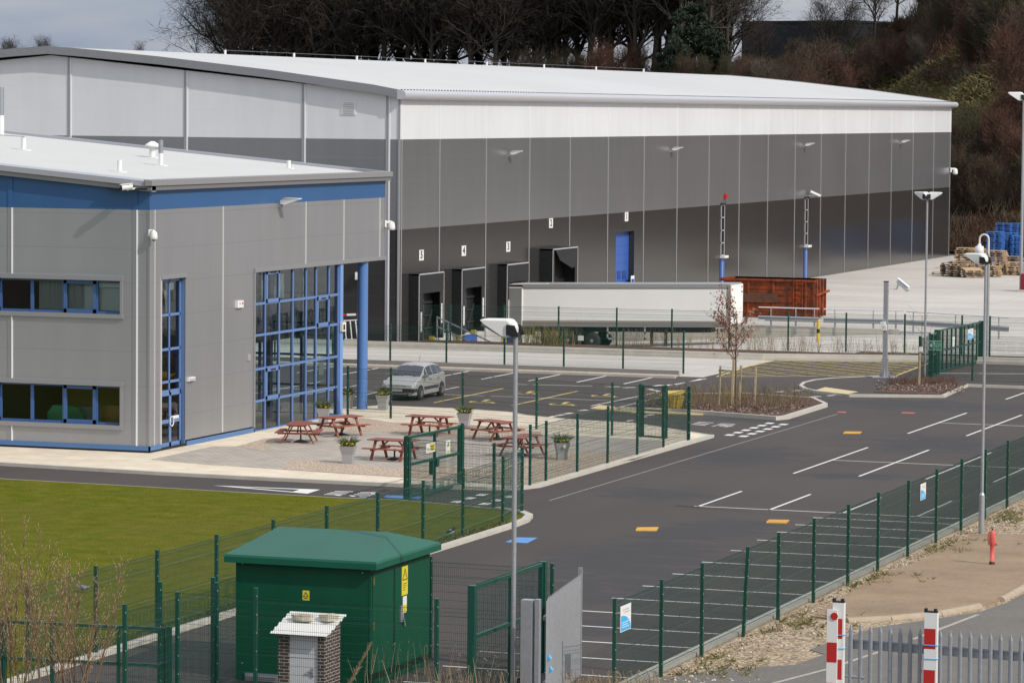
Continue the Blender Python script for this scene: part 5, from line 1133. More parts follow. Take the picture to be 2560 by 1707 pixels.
for a, b in (((c - .15, 2.30), (c, 2.56)), ((c, 2.56), (c + .15, 2.30)), ((c + .15, 2.30), (c - .15, 2.30))): mb.beam((x, a[0], a[1]), (x, b[0], b[1]), .004, .022, 0, (1, 0, 0)) if False else mb.beam((x, a[0], a[1]), (x, b[0], b[1]), .022, .004, 0, (1, 0, 0))
mb.face([(x, c - .01, 2.36), (x, c + .03, 2.4), (x, c, 2.42), (x, c + .01, 2.5), (x, c - .03, 2.42), (x, c, 2.40)])
for k in range(4): mb.box(x - .006, x, c - .12, c + .12 - .03 * k, 2.2 - .05 * k, 2.215 - .05 * k)
mb.part('pictogram', m_black, lb)
lb = plate(yy(.52), yy(.585), 1.5, 1.9, 0).part('notice', m_whitep, ko); plate(yy(.525), yy(.58), 1.52, 1.7, 0, KX1 + .029).part('yellow_panel', m_sy, lb)
c = GY(765, 1488, KY0); lb = MB(); lb.box(c.x - .085, c.x + .085, KY0 - .008, KY0, c.z - .11, c.z + .12); lb = lb.part('warning_label', m_sy, ko)
mb = MB()
for a, b in (((-.06, -.02), (0, .08)), ((0, .08), (.06, -.02)), ((.06, -.02), (-.06, -.02))): mb.beam((c.x + a[0], KY0 - .012, c.z + a[1]), (c.x + b[0], KY0 - .012, c.z + b[1]), .012, .004, 0, (0, 1, 0))
mb.box(c.x - .05, c.x + .05, KY0 - .012, KY0 - .009, c.z - .07, c.z - .055); mb.part('pictogram', m_black, lb)
mb = MB(); c0, c1 = GY(613, 1680, KY0), GY(700, 1707, KY0)
mb.box(c0.x, c1.x, KY0 - .03, KY0, c0.z - .55, c0.z, 0)
for k in range(9): mb.box(c0.x + .04, c1.x - .04, KY0 - .04, KY0 - .02, c0.z - .08 - .05 * k, c0.z - .055 - .05 * k, 1)
mb.part('vent_grille', [m_galvd, m_trimw], ko)
# brick meter housing
BY = 75.75; a, b = GY(695, 1572, BY), GY(835, 1580, BY); bz = GY(690, 1580, BY).z
bo = thing('brick_housing', 'small brick meter housing with a white door and corrugated roof before the green kiosk', 'brick hut', (a.x, BY, 0)); bx0, bx1 = a.x + .0, a.x + 1.16; by1 = BY + .95
m_brick, q = newmat('dark_brick', .8, 0, .3); br = q.n.nodes.new('ShaderNodeTexBrick'); mpn = q.n.nodes.new('ShaderNodeCombineXYZ'); sx_, sy_, sz_ = q.sep()
q.lk(q.m('ADD', sx_, sy_), mpn.inputs[0]); q.lk(sz_, mpn.inputs[1]); q.n.links.new(mpn.outputs[0], br.inputs['Vector']); br.inputs['Scale'].default_value = 1; br.inputs['Brick Width'].default_value = .225; br.inputs['Row Height'].default_value = .077; br.inputs['Mortar Size'].default_value = .007
br.inputs['Color1'].default_value = (.050, .035, .032, 1); br.inputs['Color2'].default_value = (.085, .052, .045, 1); br.inputs['Mortar'].default_value = (.42, .38, .34, 1); q.col(br.outputs['Color'])
mb = MB(); dx0, dx1 = bx0 + .27, bx0 + .99; mb.box(bx0, dx0, BY, by1, 0, bz); mb.box(dx1, bx1 + .0, BY, by1, 0, bz); mb.box(dx0, dx1, BY + .1, by1, 0, bz)
mb.extr([(bx1, BY, bz), (bx1, by1, bz), (bx1, by1, bz + .25)], (-.1, 0, 0)); mb.part('wall', m_brick, bo)
mb = MB(); mb.box(dx0 + .01, dx1 - .01, BY + .03, BY + .08, .02, bz - .02); do_ = mb.part('door', mat('door_white', (.60, .60, .62), .45), bo)
mb = MB(); hz_ = bz - .86; mb.box(dx1 - .17, dx1 - .11, BY + .01, BY + .03, hz_ - .12, hz_ + .08); mb.box(dx1 - .27, dx1 - .12, BY - .01, BY + .01, hz_ - .02, hz_ + .005); mb.part('handle', m_galv, do_)
mb = MB(); N = 26; P_ = lambda u, v: V((bx0 - .13 + (bx1 - bx0 + .26) * u, BY - .16 + (by1 - BY + .22) * v, bz + .0 + .36 * v + .022 * math.sin(v * 2 * math.pi * 5)))
for i in range(50): v0, v1 = i / 50, (i + 1) / 50; mb.face([P_(0, v0), P_(1, v0), P_(1, v1), P_(0, v1)], 0, True); mb.face([P_(1, v0), P_(0, v0), P_(0, v1) - V((0, 0, .02)), P_(1, v1) - V((0, 0, .02))], 0, True)
mb.part('roof', mat('corrugated_white', (.66, .65, .62), .6), bo)
rg = random.Random(4)
def slabstone(c, dx, dy, dz, lab):
    mb = MB(); n = 9; lo = []; hi = []
    for k in range(n):
        a = 2 * math.pi * k / n; e = rg.uniform(.85, 1.1); lo.append(V((math.cos(a) * dx * e * .9, math.sin(a) * dy * e, 0))); hi.append(V((math.cos(a) * dx * e, math.sin(a) * dy * e, dz * rg.uniform(.85, 1.1))))
    mb.add([V(c) + p for p in lo + hi], [(k, (k + 1) % n, n + (k + 1) % n, n + k) for k in range(n)]); mb.face([V(c) + p for p in hi]); mb.top('stone_slab', m_stone, lab, 'stone')
p = P_(.36, .62); slabstone((p.x, p.y, p.z - .01), .29, .17, .15, 'left of the two pale stones weighing down the meter housing roof'); p = P_(.79, .68); slabstone((p.x, p.y, p.z - .01), .25, .15, .15, 'right of the two pale stones weighing down the meter housing roof')
# ================================================================== PATIO FURNITURE
def picnic(label):
    t = thing('picnic_table', label, 'picnic table', (0, 0, 0), 0, 'red brown picnic tables on the patio')
    mb = MB(); L_ = 1.85
    for k in range(5): y = -.34 + .17 * k; mb.box(-L_ / 2, L_ / 2, y - .08, y + .08, .735, .775)
    mb.part('tabletop', m_tablew, t)
    for s in (-1, 1):
        mb = MB()
        for k in range(2): y = s * (.66 + .15 * k); mb.box(-L_ / 2, L_ / 2, y - .07, y + .07, .43, .465)
        mb.part('seat', m_tablew, t)
    for x in (-.62, .62):
        for s in (-1, 1):
            mb = MB(); mb.beam((x, s * .26, .74), (x, s * .66, 0), .05, .10, 0, (1, 0, 0)); mb.part('leg', m_tablew, t)
        mb = MB(); mb.box(x + .03, x + .075, -.8, .8, .36, .43); mb.box(x - .03, x + .03, -.36, .36, .68, .735); sg = 1 if x < 0 else -1
        mb.beam((x + .04 * sg, 0, .40), (x + sg * .42, 0, .73), .05, .05); mb.part('brace', m_tablew, t)
    register(t); return t
TB = [(-56.5, 132.9, 90 + 16, 'red brown picnic table closest to the tall blue door, seen end on'), (-56.2, 136.45, 62, 'red brown picnic table beside the glazed wall and its planter'),
      (-50.42, 127.8, -6, 'red brown picnic table half hidden by the left gate post'), (-52.95, 138.25, -3, 'red brown picnic table standing edge on at the back of the patio, above the gate'),
      (-49.72, 137.25, -34, 'red brown picnic table just left of the middle lamp post'), (-46.45, 131.35, 82, 'red brown picnic table behind the middle lamp post by the fence')]
tb0 = picnic(TB[0][3]); tb0.location = (TB[0][0], TB[0][1], .105); tb0.rotation_euler.z = R(TB[0][2])
for x, y, a, l in TB[1:]: dup(tb0, (x, y, .105), R(a), l)
PB = [(-56.45, 132.95, 'under the table closest to the tall blue door'), (-56.1, 136.4, 'under the table beside the glazed wall'), (-50.35, 127.75, 'under the table by the left gate post'), (-53.0, 138.4, 'under the table at the back of the patio'), (-49.7, 137.4, 'under the table left of the middle lamp post'), (-46.5, 131.4, 'under the table behind the middle lamp post')]
t = thing('parasol_base', '', 'parasol base', (0, 0, .105), 0, 'black parasol bases under the picnic tables')
mb = MB(); mb.lathe([(.30, 0), (.30, .03), (.16, .08), (.05, .11)], 20); mb.part('foot', m_black, t, False); mb = MB(); mb.tube((0, 0, .1), (0, 0, .42), .035, 10); mb.box(.03, .08, -.015, .015, .33, .37); mb.part('tube', m_black, t, False); register(t)
for i, (x, y, l) in enumerate(PB):
    if i == 0: t.location = (x, y, .105); t['label'] = 'black parasol base ' + l
    else: dup(t, (x, y, .105), 0, 'black parasol base ' + l)
m_leaf = mat('planter_leaf', (.055, .10, .018), .7, var=.4, vs=9); m_rleaf = mat('red_leaf', (.12, .035, .03), .7, var=.3, vs=9); m_fy = mat('yellow_flower', (.80, .58, .03), .7); m_fw = mat('white_flower', (.75, .73, .70), .7)
m_pot = mat('grey_pot', (.34, .34, .345), .45, .15)
def planter(loc, rot, seed, label, grassy=1., flw=('y',), hsc=1.):
    rg = random.Random(seed); t = thing('planter', label, 'planter', loc, rot, 'tall grey planters on the patio'); 
    mb = MB(); a, b = .19, .29; h_ = .66 * hsc
    lv = [(a, 0), (a * 1.05, h_ * .5), (b * .94, h_ * .92), (b, h_), (b * .9, h_), (b * .86, h_ * .9)]
    vs = [(sx * r, sy * r, z) for r, z in lv for sx, sy in ((-1, -1), (1, -1), (1, 1), (-1, 1))]; fs = []
    for i in range(len(lv) - 1):
        for k in range(4): fs.append((4 * i + k, 4 * i + (k + 1) % 4, 4 * i + 4 + (k + 1) % 4, 4 * i + 4 + k))
    mb.add(vs, fs); n = len(lv) - 1; mb.face([vs[4 * n + k] for k in range(4)]); mb.part('pot', m_pot, t, False)
    mb = MB()
    for k in range(int(330 * grassy)):
        an = rg.uniform(0, 6.28); r0 = rg.uniform(0, .2); o_ = V((r0 * math.cos(an), r0 * math.sin(an), h_ * .9)); le = rg.uniform(.16, .5); sp = rg.uniform(.15, .95)
        d = V((math.cos(an) * sp, math.sin(an) * sp, 1)).normalized(); m = o_ + d * le * .6; e = m + V((d.x * 1.5, d.y * 1.5, d.z - .45)).normalized() * le * .5
        m_ = 1 if rg.random() < .14 else 0; mb.ribbon(o_, m, .022, m_, rg); mb.ribbon(m, e, .018, m_, rg)
    for k in range(160):
        an = rg.uniform(0, 6.28); r0 = rg.uniform(.05, .28); p = V((r0 * math.cos(an), r0 * math.sin(an), h_ + rg.uniform(-.04, .12))); mb.ribbon(p, p + V((rg.uniform(-.06, .06), rg.uniform(-.06, .06), rg.uniform(0, .07))), .05, 0, rg)
    mb.part('plant', [m_leaf, m_rleaf], t, False)
    mb = MB()
    for k in range(26):
        an = rg.uniform(3.3, 6.1) if rg.random() < .7 else rg.uniform(0, 6.28); r0 = rg.uniform(.14, .28); p = V((r0 * math.cos(an), r0 * math.sin(an), h_ + rg.uniform(.02, .12))); m_ = 0 if rg.random() < .72 or 'w' not in flw else 1
        for q in range(3): mb.ribbon(p + V((-.022, 0, 0)), p + V((.03, rg.uniform(-.02, .02), rg.uniform(.0, .04))), .06, m_, rg)
    mb.part('flowers', [m_fy, m_fw], t, False); return t
planter((-51.45, 125.75, .11), .15, 1, 'tall grey planter with yellow flowers at the front edge of the patio')
planter((-58.95, 141.3, .105), .3, 2, 'grey planter with white and yellow flowers against the glazed wall', .8, ('y', 'w'))
planter((-52.65, 141.6, .105), .1, 3, 'grey planter with white and yellow flowers right of the back picnic table', .8, ('y', 'w'))
pr = planter((-44.55, 130.55, .105), .5, 4, 'grey planter on gravel near the right fence, with a pale round tag', 1.1); mb = MB(); mb.lathe([(.07, 0), (.07, .01)], 14, (.06, -.30, .52), 0, False, Matrix.Rotation(R(90), 3, 'X')); mb.part('tag', mat('pale_tag', (.55, .62, .50), .6), pr, False)
planter((-61.0, 148.95, .10), .1, 5, 'grey planter with reddish leaves left of the blue column', .5, hsc=.95); planter((-59.25, 148.9, .10), .1, 6, 'grey planter with reddish leaves right of the blue column', .5, hsc=1.0)
# ================================================================== CAR
car = thing('parked_car', 'silver compact people carrier parked in a car park bay', 'car', (-60.95, 157.05, 0), R(-90))
ST = [(2.14, .30, .50, .56, .58, .52, .45, .30), (2.06, .22, .48, .70, .73, .74, .60, .35), (1.80, .20, .48, .84, .88, .83, .70, .40), (1.40, .19, .48, .92, .99, .85, .74, .42), (1.12, .19, .48, .97, 1.07, .86, .74, .45), (.30, .19, .48, 1.02, 1.545, .87, .60, .40), (-.35, .19, .48, 1.04, 1.63, .875, .60, .40), (-1.05, .19, .48, 1.07, 1.60, .87, .58, .40), (-1.60, .20, .5, 1.10, 1.50, .86, .55, .38), (-1.92, .24, .52, 1.10, 1.28, .83, .56, .36), (-2.05, .28, .52, 1.02, 1.06, .80, .60, .36), (-2.14, .36, .52, .80, .84, .74, .58, .34)]
SEC = []
for x, zb, zm, zw, zt, w_, wt, wr in ST:
    half = [(w_ * .88, zb), (w_ * .985, zb + .06), (w_, zm), (w_ * .985, zm + (zw - zm) * .6), (w_ * .95, zw), (wt + (w_ * .95 - wt) * .12, zt - (zt - zw) * .10), (wt * .86, zt - (.012 if zt < 1.2 else .02)), (wr * .5, zt + .012)]
    SEC.append([V((x, y, z)) for y, z in half] + [V((x, -y, z)) for y, z in reversed(half)])
body = MB(); glass = MB(); wind = MB(); n = 16
for i in range(len(SEC) - 1):
    for k in range(n):
        q = [SEC[i][k], SEC[i][(k + 1) % n], SEC[i + 1][(k + 1) % n], SEC[i + 1][k]]
        side = k in (4, 10); top_ = k in (5, 6, 7, 8, 9)
        body.face(q, 0, True)
        if side and 4 <= i <= 8:
            c = sum(q, V((0, 0, 0))) / 4; nn = (q[1] - q[0]).cross(q[3] - q[0]); nn.normalize()
            if nn.y * c.y < 0: nn = -nn
            a, b, c2, d = q if k == 4 else (q[1], q[0], q[3], q[2])     # a,d at belt; b,c at top
            u0, u1 = (.55, .94) if i == 4 else ((.06, .95) if i in (5, 6, 7) else (.08, .75))
            pt = lambda u, v: lerp(lerp(a, d, u), lerp(b, c2, u), v) + nn * .006
            glass.face([pt(u0, .08), pt(u1, .08), pt(u1, .90), pt(u0, .90)])
            if i == 4: glass.face([pt(.10, .07), pt(.5, .07), pt(.5, .80)])
body.face([SEC[0][k] for k in range(n)], 0); body.face([SEC[-1][k] for k in reversed(range(n))], 0)
body.part('body', m_carp, car, False)
# windscreen: from the cowl to the roof front
c0, c1 = SEC[4], SEC[5]
for (k, k2) in ((5, 6), (6, 7), (7, 8), (8, 9), (9, 10)):
    nn = V((.52, 0, .8)) * .008; l = lambda p, q, t: lerp(p, q, t) + nn
    wind.face([l(c0[k], c1[k], .05), l(c0[k2], c1[k2], .05), l(c0[k2], c1[k2], .95), l(c0[k], c1[k], .95)])
m_ws = mat('windscreen', (.035, .035, .055), .12, spec=.8)
wd = wind.part('windscreen', m_ws, car, False); glass.part('side_window', m_glassd, car, False)
mb = MB(); mb.beam((1.10, .5, 1.10), (1.0, -.1, 1.16), .02, .02); mb.beam((1.10, -.1, 1.11), (1.0, -.6, 1.15), .02, .02); mb.part('wiper', m_black, wd, False)
mb = MB(); mb.obox((.42, 0, 1.50), (.03, .2, .07)); mb.part('rear_view_mirror', m_trimw, wd, False)
mb = MB()
for x0, x1, w_, z0, z1 in ((2.10, 2.17, .70, .42, .58), (1.78, 2.13, .845, .42, .57)): mb.box(x0, x1, -w_, w_, z0, z1)
mb.box(1.5, 1.85, .80, .862, .43, .56); mb.box(1.5, 1.85, -.862, -.80, .43, .56); mb.part('bumper', m_bumper, car, False)
mb = MB(); mb.box(2.11, 2.135, -.55, .55, .26, .40, 0); mb.box(2.135, 2.15, -.5, .5, .30, .315, 1); mb.box(2.135, 2.15, -.5, .5, .35, .365, 1); mb.box(2.02, 2.09, -.4, .4, .655, .69, 0); mb.box(2.06, 2.10, -.42, .42, .668, .678, 1); mb.part('grille', [m_black, m_alu], car, False)
mb = MB(); mb.box(2.168, 2.18, -.26, .26, .44, .55); mb.part('number_plate', mat('plate_white', (.45, .46, .47), .5), car, False)
mb = MB(); mb.beam((2.09, -.05, .66), (2.09, 0, .70), .012, .012); mb.beam((2.09, .05, .66), (2.09, 0, .70), .012, .012); mb.beam((2.09, -.05, .69), (2.09, 0, .73), .012, .012); mb.beam((2.09, .05, .69), (2.09, 0, .73), .012, .012); mb.part('emblem', m_alu, car, False)
for s in (-1, 1):
    mb = MB(); P3 = [(2.06, .44, .64), (2.07, .70, .63), (1.90, .80, .70), (1.66, .835, .90), (1.78, .72, .90), (1.98, .52, .76)]
    mb.face([(x + .022, s * (y + .006), z + .008) for x, y, z in (P3 if s > 0 else P3[::-1])]); hl = mb.part('headlight', mat('headlight_clear', (.62, .63, .65), .12, .6), car, False)
    mb = MB(); mb.lathe([(.05, 0), (.04, .012)], 10, (2.03, s * .64, .71), 0, False, Matrix.Rotation(R(70), 3, 'Y')); mb.lathe([(.045, 0), (.035, .012)], 10, (1.91, s * .76, .76), 0, False, Matrix.Rotation(R(70), 3, 'Y')); mb.part('bulb', m_alu, hl, False)
    for x in (1.33, -1.40):
        MX = Matrix.Rotation(R(-90 * s), 3, 'X'); c = (x, s * .80, .31)
        mb = MB(); N = 20; mb.face([(x + .375 * math.cos(2 * math.pi * k / N), s * .872, .33 + .375 * math.sin(2 * math.pi * k / N)) for k in (range(N) if s < 0 else reversed(range(N)))]); mb.part('wheel_arch', m_black, car, False)
        mb = MB(); mb.lathe([(.20, -.12), (.295, -.11), (.31, -.07), (.31, .07), (.295, .10), (.20, .105)], 22, c, 0, True, MX); wh = mb.part('wheel', m_tyre, car, False)
        mb = MB(); mb.lathe([(.205, .085), (.205, .11), (.19, .112)], 22, c, 0, False, MX)
        for k in range(7):
            a = 2 * math.pi * k / 7; e = V((math.cos(a), 0, math.sin(a))); mb.beam(V(c) + V((0, s * .118, 0)) + e * .03, V(c) + V((0, s * .118, 0)) + e * .19, .05, .02, 1, (0, 1, 0))
        mb.part('rim', [m_black, m_alu], wh, False)
    mb = MB(); mb.box(-.95, .85, s * .868 - .012, s * .868 + .018, .46, .60); mb.part('side_moulding', m_bumper, car, False)
    mb = MB(); mb.obox((.82, s * .98, 1.09), (.12, .2, .13)); mb.obox((.85, s * .88, 1.05), (.06, .1, .05)); mb.part('door_mirror', m_carp, car, False)
    for x in (.08, -.95): mb = MB(); mb.obox((x, s * .872, .90), (.16, .03, .035)); mb.part('door_handle', m_bumper, car, False)
mb = MB(); mb.tube((-.6, .0, 1.63), (-.85, 0, 1.95), .008, 5); mb.part('aerial', m_black, car, False)
mb = MB(); mb.box(-1.9, 1.9, -.78, .78, .15, .3); mb.part('underbody', m_black, car, False)
# ================================================================== TRAILER
TX0, TX1, TY0, TY1 = -75.3, -60.95, 210.2, 212.75
tr = thing('semi_trailer', 'long white box trailer backed onto loading bay three', 'trailer', (TX0, TY0, -1.15)); SLP = .0245
def tz(x, z): return z + (x - TX0) * SLP
def tbox(mb, x0, x1, y0, y1, z0, z1, m=0):
    mb.add([(x0, y0, tz(x0, z0)), (x1, y0, tz(x1, z0)), (x1, y1, tz(x1, z0)), (x0, y1, tz(x0, z0)), (x0, y0, tz(x0, z1)), (x1, y0, tz(x1, z1)), (x1, y1, tz(x1, z1)), (x0, y1, tz(x0, z1))], MB.BF, m)
mb = MB(); tbox(mb, TX0 + .9, TX1 - .2, TY0, TY1, .45, 2.4, 0); tbox(mb, TX1 - .22, TX1, TY0 + .02, TY1 - .02, .25, 2.62, 0); mb.part('body', m_trail, tr)
mb = MB(); tbox(mb, TX0, TX1 - .1, TY0 - .02, TY1 + .02, 2.63, 2.70, 1); tbox(mb, TX0 + .9, TX1 - .15, TY0 - .012, TY1 + .012, 2.50, 2.63, 1); tbox(mb, TX0 + .9, TX1 - .15, TY0 - .006, TY1 + .006, 2.38, 2.50, 0); tbox(mb, TX0 + .2, TX0 + 2.5, TY0, TY0 + .3, 2.70, 2.73, 2); mb.part('roof', [m_trailg, mat('trailer_rail', (.33, .33, .33), .5, .3), m_trail], tr)
mb = MB(); tbox(mb, TX0 + .9, TX1 - .15, TY0 - .012, TY1, .32, .45, 0); tbox(mb, TX0 + .9, TX1 - .3, TY0 - .004, TY1, .06, .31, 1); tbox(mb, TX1 - .3, TX1 - .05, TY0 - .02, TY0 + .05, .1, 2.62, 2); mb.part('side_rail', [mat('trailer_beige', (.30, .26, .22), .6), mat('trailer_skirt', (.20, .20, .20), .6), m_trailg], tr)
mb = MB(); tbox(mb, TX0 + .02, TX0 + .86, TY0 - .06, TY0 - .02, .1, 2.5, 0); tbox(mb, TX0 + .86, TX0 + .9, TY0 - .07, TY0, .1, 2.52, 1); tbox(mb, TX0 + .0, TX0 + .9, TY0 - .07, TY0, 2.46, 2.52, 1); mb.part('rear_door', [m_trailg, m_whitep], tr)
mb = MB(); tbox(mb, TX0 + .6, TX1 - 1.5, TY0 + .8, TY1 - .8, -.3, .06, 0); tbox(mb, TX0 + .5, TX0 + 4.8, TY0 + .2, TY1 - .2, -.45, .02, 0); mb.part('chassis', m_black, tr)
for x in (-72.7, -71.4, -69.85):
    zc = -.66; 
    for s, y in ((-1, TY0 + .15), (1, TY1 - .15)):
        mb = MB(); MX = Matrix.Rotation(R(90), 3, 'X'); mb.lathe([(.3, -.17), (.48, -.16), (.51, -.1), (.51, .1), (.48, .16), (.3, .17)], 24, (x, y, zc), 0, True, MX); wh = mb.part('wheel', m_tyre, tr)
        mb = MB(); mb.lathe([(.3, .12 * -s), (.3, .165 * -s), (.26, .13 * -s), (.12, .13 * -s), (.1, .19 * -s)] if s < 0 else [(.3, .12), (.3, .17)], 22, (x, y, zc), 0, False, MX)
        for k in range(8): a = 2 * math.pi * k / 8; mb.lathe([(.03, .135), (.03, .16)], 6, (x + .19 * math.cos(a), y, zc + .19 * math.sin(a)), 0, False, MX)
        mb.part('rim', m_galvd, wh)
mb = MB(); tbox(mb, TX0 + 1.75, TX0 + 2.1, TY0 + .0, TY0 + .03, -.95, -.25, 0); mb.part('mudflap', m_whitep, tr)
for x in (-66.1, -65.2):
    mb = MB(); mb.box(x - .08, x + .08, TY0 + .3, TY0 + .45, -.88, .2); mb.box(x - .16, x + .16, TY0 + .2, TY0 + .55, -.9, -.84); mb.part('landing_leg', m_black, tr)
mb = MB(); tbox(mb, -68.9, -66.4, TY0 + .05, TY0 + .10, -.36, -.24); tbox(mb, -68.9, -66.4, TY0 + .05, TY0 + .1, -.72, -.6); tbox(mb, -68.9, -68.8, TY0 + .05, TY0 + .1, -.72, .1); tbox(mb, -66.5, -66.4, TY0 + .05, TY0 + .1, -.72, .1); mb.part('side_guard', m_trimw, tr)
mb = MB(); tbox(mb, TX1, TX1 + .02, TY1 - .42, TY1 - .12, 2.1, 2.2, 0); tbox(mb, TX1, TX1 + .02, TY0 + .1, TY0 + .3, 2.28, 2.42, 1); tbox(mb, TX1, TX1 + .02, TY1 - .4, TY1 - .15, 2.4, 2.5, 1); mb.part('marking', [m_galvd, mat('orange_mark', (.60, .14, .08), .6)], tr)
# ================================================================== SKIP
SX0, SX1, SY0, SY1, SH = -66.75, -60.55, 228.4, 230.9, 2.55
sk = thing('waste_container', 'rusty orange open topped waste container behind the white trailer', 'container', (SX0, SY0, 0))
mb = MB(); t_ = .06
mb.box(SX0, SX1, SY0, SY0 + t_, .18, SH); mb.box(SX0, SX1, SY1 - t_, SY1, .18, SH); mb.box(SX0, SX0 + t_, SY0, SY1, .18, SH); mb.box(SX1 - t_, SX1, SY0, SY1, .18, SH); mb.box(SX0, SX1, SY0, SY1, .1, .2)
mb.part('body', m_rust, sk)
mb = MB(); rib = lambda x, w_=.13: mb.box(x - w_ / 2, x + w_ / 2, SY0 - .11, SY0, .1, SH - .12)
for x in (SX0 + .1, -65.05, -63.35, -61.75, -61.15): rib(x)
mb.box(SX0 - .25, SX1 + .05, SY0 - .14, SY0 + .06, SH - .14, SH); mb.box(SX0 - .25, SX1, SY1 - .06, SY1 + .1, SH - .14, SH); mb.box(SX0 - .28, SX0 + .05, SY0 - .1, SY1, SH - .2, SH)
for z in (.45, .62, 1.05, 1.5, 1.9, 2.18): mb.box(SX0, SX1, SY0 - .035, SY0, z - .03, z + .03)
for y in (SY0 + .1, SY0 + .85, SY0 + 1.6, SY1 - .1): mb.box(SX1, SX1 + .12, y - .06, y + .06, .1, SH)
mb.box(SX1 - .12, SX1 + .02, SY0 - .1, SY0 + .1, .1, SH); mb.beam((SX1 + .1, SY0 - .1, 1.55), (SX1 + .3, SY1, 1.75), .09, .14); mb.box(SX0 - .1, SX1, SY0 - .05, SY0 + .2, 0, .14); mb.part('ribs', m_rust, sk)
mb = MB(); mb.box(-65.8, -63.0, SY0 - .15, SY0 - .11, 1.0, 1.62); mb.part('side_plate', mat('rust_brown', (.10, .040, .022), .85, var=.4, vs=3), sk)
mb = MB(); mb.beam((-61.95, SY0 - .16, .5), (-61.95, SY0 - .16, SH), .05, .05); mb.beam((-61.35, SY0 - .16, .5), (-61.35, SY0 - .16, SH), .05, .05); [mb.beam((-61.95, SY0 - .16, .7 + .32 * k), (-61.35, SY0 - .16, .7 + .32 * k), .04, .04) for k in range(6)]; mb.part('ladder', m_rust, sk)
# ================================================================== YARD: barrier, bollard, boards
def crash_barrier(x0, x1, y, lab, posts, y1=None):
    y1 = y if y1 is None else y1; t = thing('crash_barrier', lab, 'crash barrier', (x0, y, 0)); f = lambda x: y + (y1 - y) * (x - x0) / (x1 - x0)
    pr_ = [(-.02, -.16), (.04, -.11), (.04, -.05), (-.02, 0), (.04, .05), (.04, .11), (-.02, .16), (-.05, .16), (-.05, -.16)]; mb = MB()
    vs = [(x0, f(x0) - .06 - a, .62 + b) for a, b in pr_] + [(x1, f(x1) - .06 - a, .62 + b) for a, b in pr_]; k_ = len(pr_)
    mb.add(vs, [(k, (k + 1) % k_, k_ + (k + 1) % k_, k_ + k) for k in range(k_)]); mb.part('rail', m_galv, t)
    mb = MB(); mb.tube((x0, f(x0), 1.30), (x1, f(x1), 1.30), .04, 8); mb.part('handrail', mat('pale_rail', (.58, .59, .60), .4, .2), t)
    for x in posts: mb = MB(); mb.box(x - .05, x + .05, f(x) - .0, f(x) + .08, -.3, .8); mb.tube((x, f(x), .8), (x, f(x), 1.3), .035, 8); mb.part('post', m_galv, t)
crash_barrier(-61.2, -57.3, 217.2, 'galvanised crash barrier with handrail in front of the rusty container', (-60.4, -57.9 - .9, -57.8 + .2)); crash_barrier(-57.0, -52.0, 217.2, 'galvanised crash barrier with handrail right of the rusty container', (-56.3, -53.9, -52.5), 217.6); crash_barrier(-51.7, -44.5, 217.0, 'galvanised crash barrier with handrail behind the sliding gate', (-51.2, -48.2, -45.2), 213.2)
p = Z8(517, 1050); t = thing('bollard', 'yellow bollard with a black band in front of the crash barrier', 'bollard', tuple(p)); mb = MB(); z = 0
for m, h_ in ((0, .52), (1, .24), (0, .48)): mb.tube(p + V((0, 0, z)), p + V((0, 0, z + h_)), .1, 12, m); z += h_
mb.part('post', [m_yel, m_black], t); mb = MB(); mb.lathe([(.1, 0), (.08, .04), (.03, .06)], 12, p + V((0, 0, z))); mb.part('cap', m_yel, t)
def board(c, w_, h_, lab): mb = MB(); mb.box(c.x - w_ / 2, c.x + w_ / 2, c.y - .02, c.y, c.z - h_ / 2, c.z + h_ / 2); mb.box(c.x - w_ / 2 + .05, c.x + w_ / 2 - .05, c.y - .024, c.y - .02, c.z + h_ / 2 - .06, c.z + h_ / 2 - .03); mb.top('notice_board', m_whitep, lab, 'notice')
board(GY(1902, 805, 217.0), .5, .34, 'white notice on the crash barrier beside the trailer'); board(GY(1452, 845, 194.9), .34, .28, 'small white notice on the fence in front of the trailer wheels')
p = G(890, 851, .3); t = thing('folding_barrier', 'white railing with a red and white bar beyond the glazed office end', 'barrier', tuple(p)); mb = MB()
for k in range(4): mb.beam(p + V((-.6 + .35 * k, 0, 0)), p + V((-.7 + .33 * k, 0, 1.15)), .05, .05)
mb.beam(p + V((-.8, 0, 1.1)), p + V((.35, 0, 1.2)), .06, .06); mb.beam(p + V((-.7, 0, .05)), p + V((.5, 0, .05)), .06, .06); mb.beam(p + V((.3, 0, 1.1)), p + V((.33, 0, 1.4)), .04, .04); mb.part('railing', m_whitep, t)
for k, m in enumerate((m_red, m_whitep, m_red)): mb = MB(); mb.beam(p + V((-1.1 + .55 * k, 0, 1.42 + .03 * k)), p + V((-.55 + .55 * k, 0, 1.45 + .03 * k)), .1, .12); mb.part('bar', m, t)
t = thing('stair_handrail', 'grey handrail sloping down beside dock five', 'handrail', (-74.5, 195.6, 0)); mb = MB()
for a, b in (((-74.6, 0), (-74.6, 1.35)), ((-73.9, -.2), (-73.9, .95)), ((-74.6, 1.3), (-70.9, -.2)), ((-74.6, .75), (-72.4, -.15))): mb.beam((a[0], 195.9, a[1] + .1), (b[0], 195.9, b[1] + .1), .07, .07)
mb.part('rail', m_galv, t)
c = GX(902, 690, -75.9); mb = MB(); cx = GY(902, 690, 193.0); mb.box(cx.x - .28, cx.x + .28, 192.8, 193.0, cx.z - .22, cx.z + .22, 0); mb.box(cx.x - .24, cx.x + .24, 192.7, 192.8, cx.z - .2, cx.z + .05, 0); mb.top('floodlight', m_plast, 'small white floodlight on the dark warehouse end between office and column', 'light')
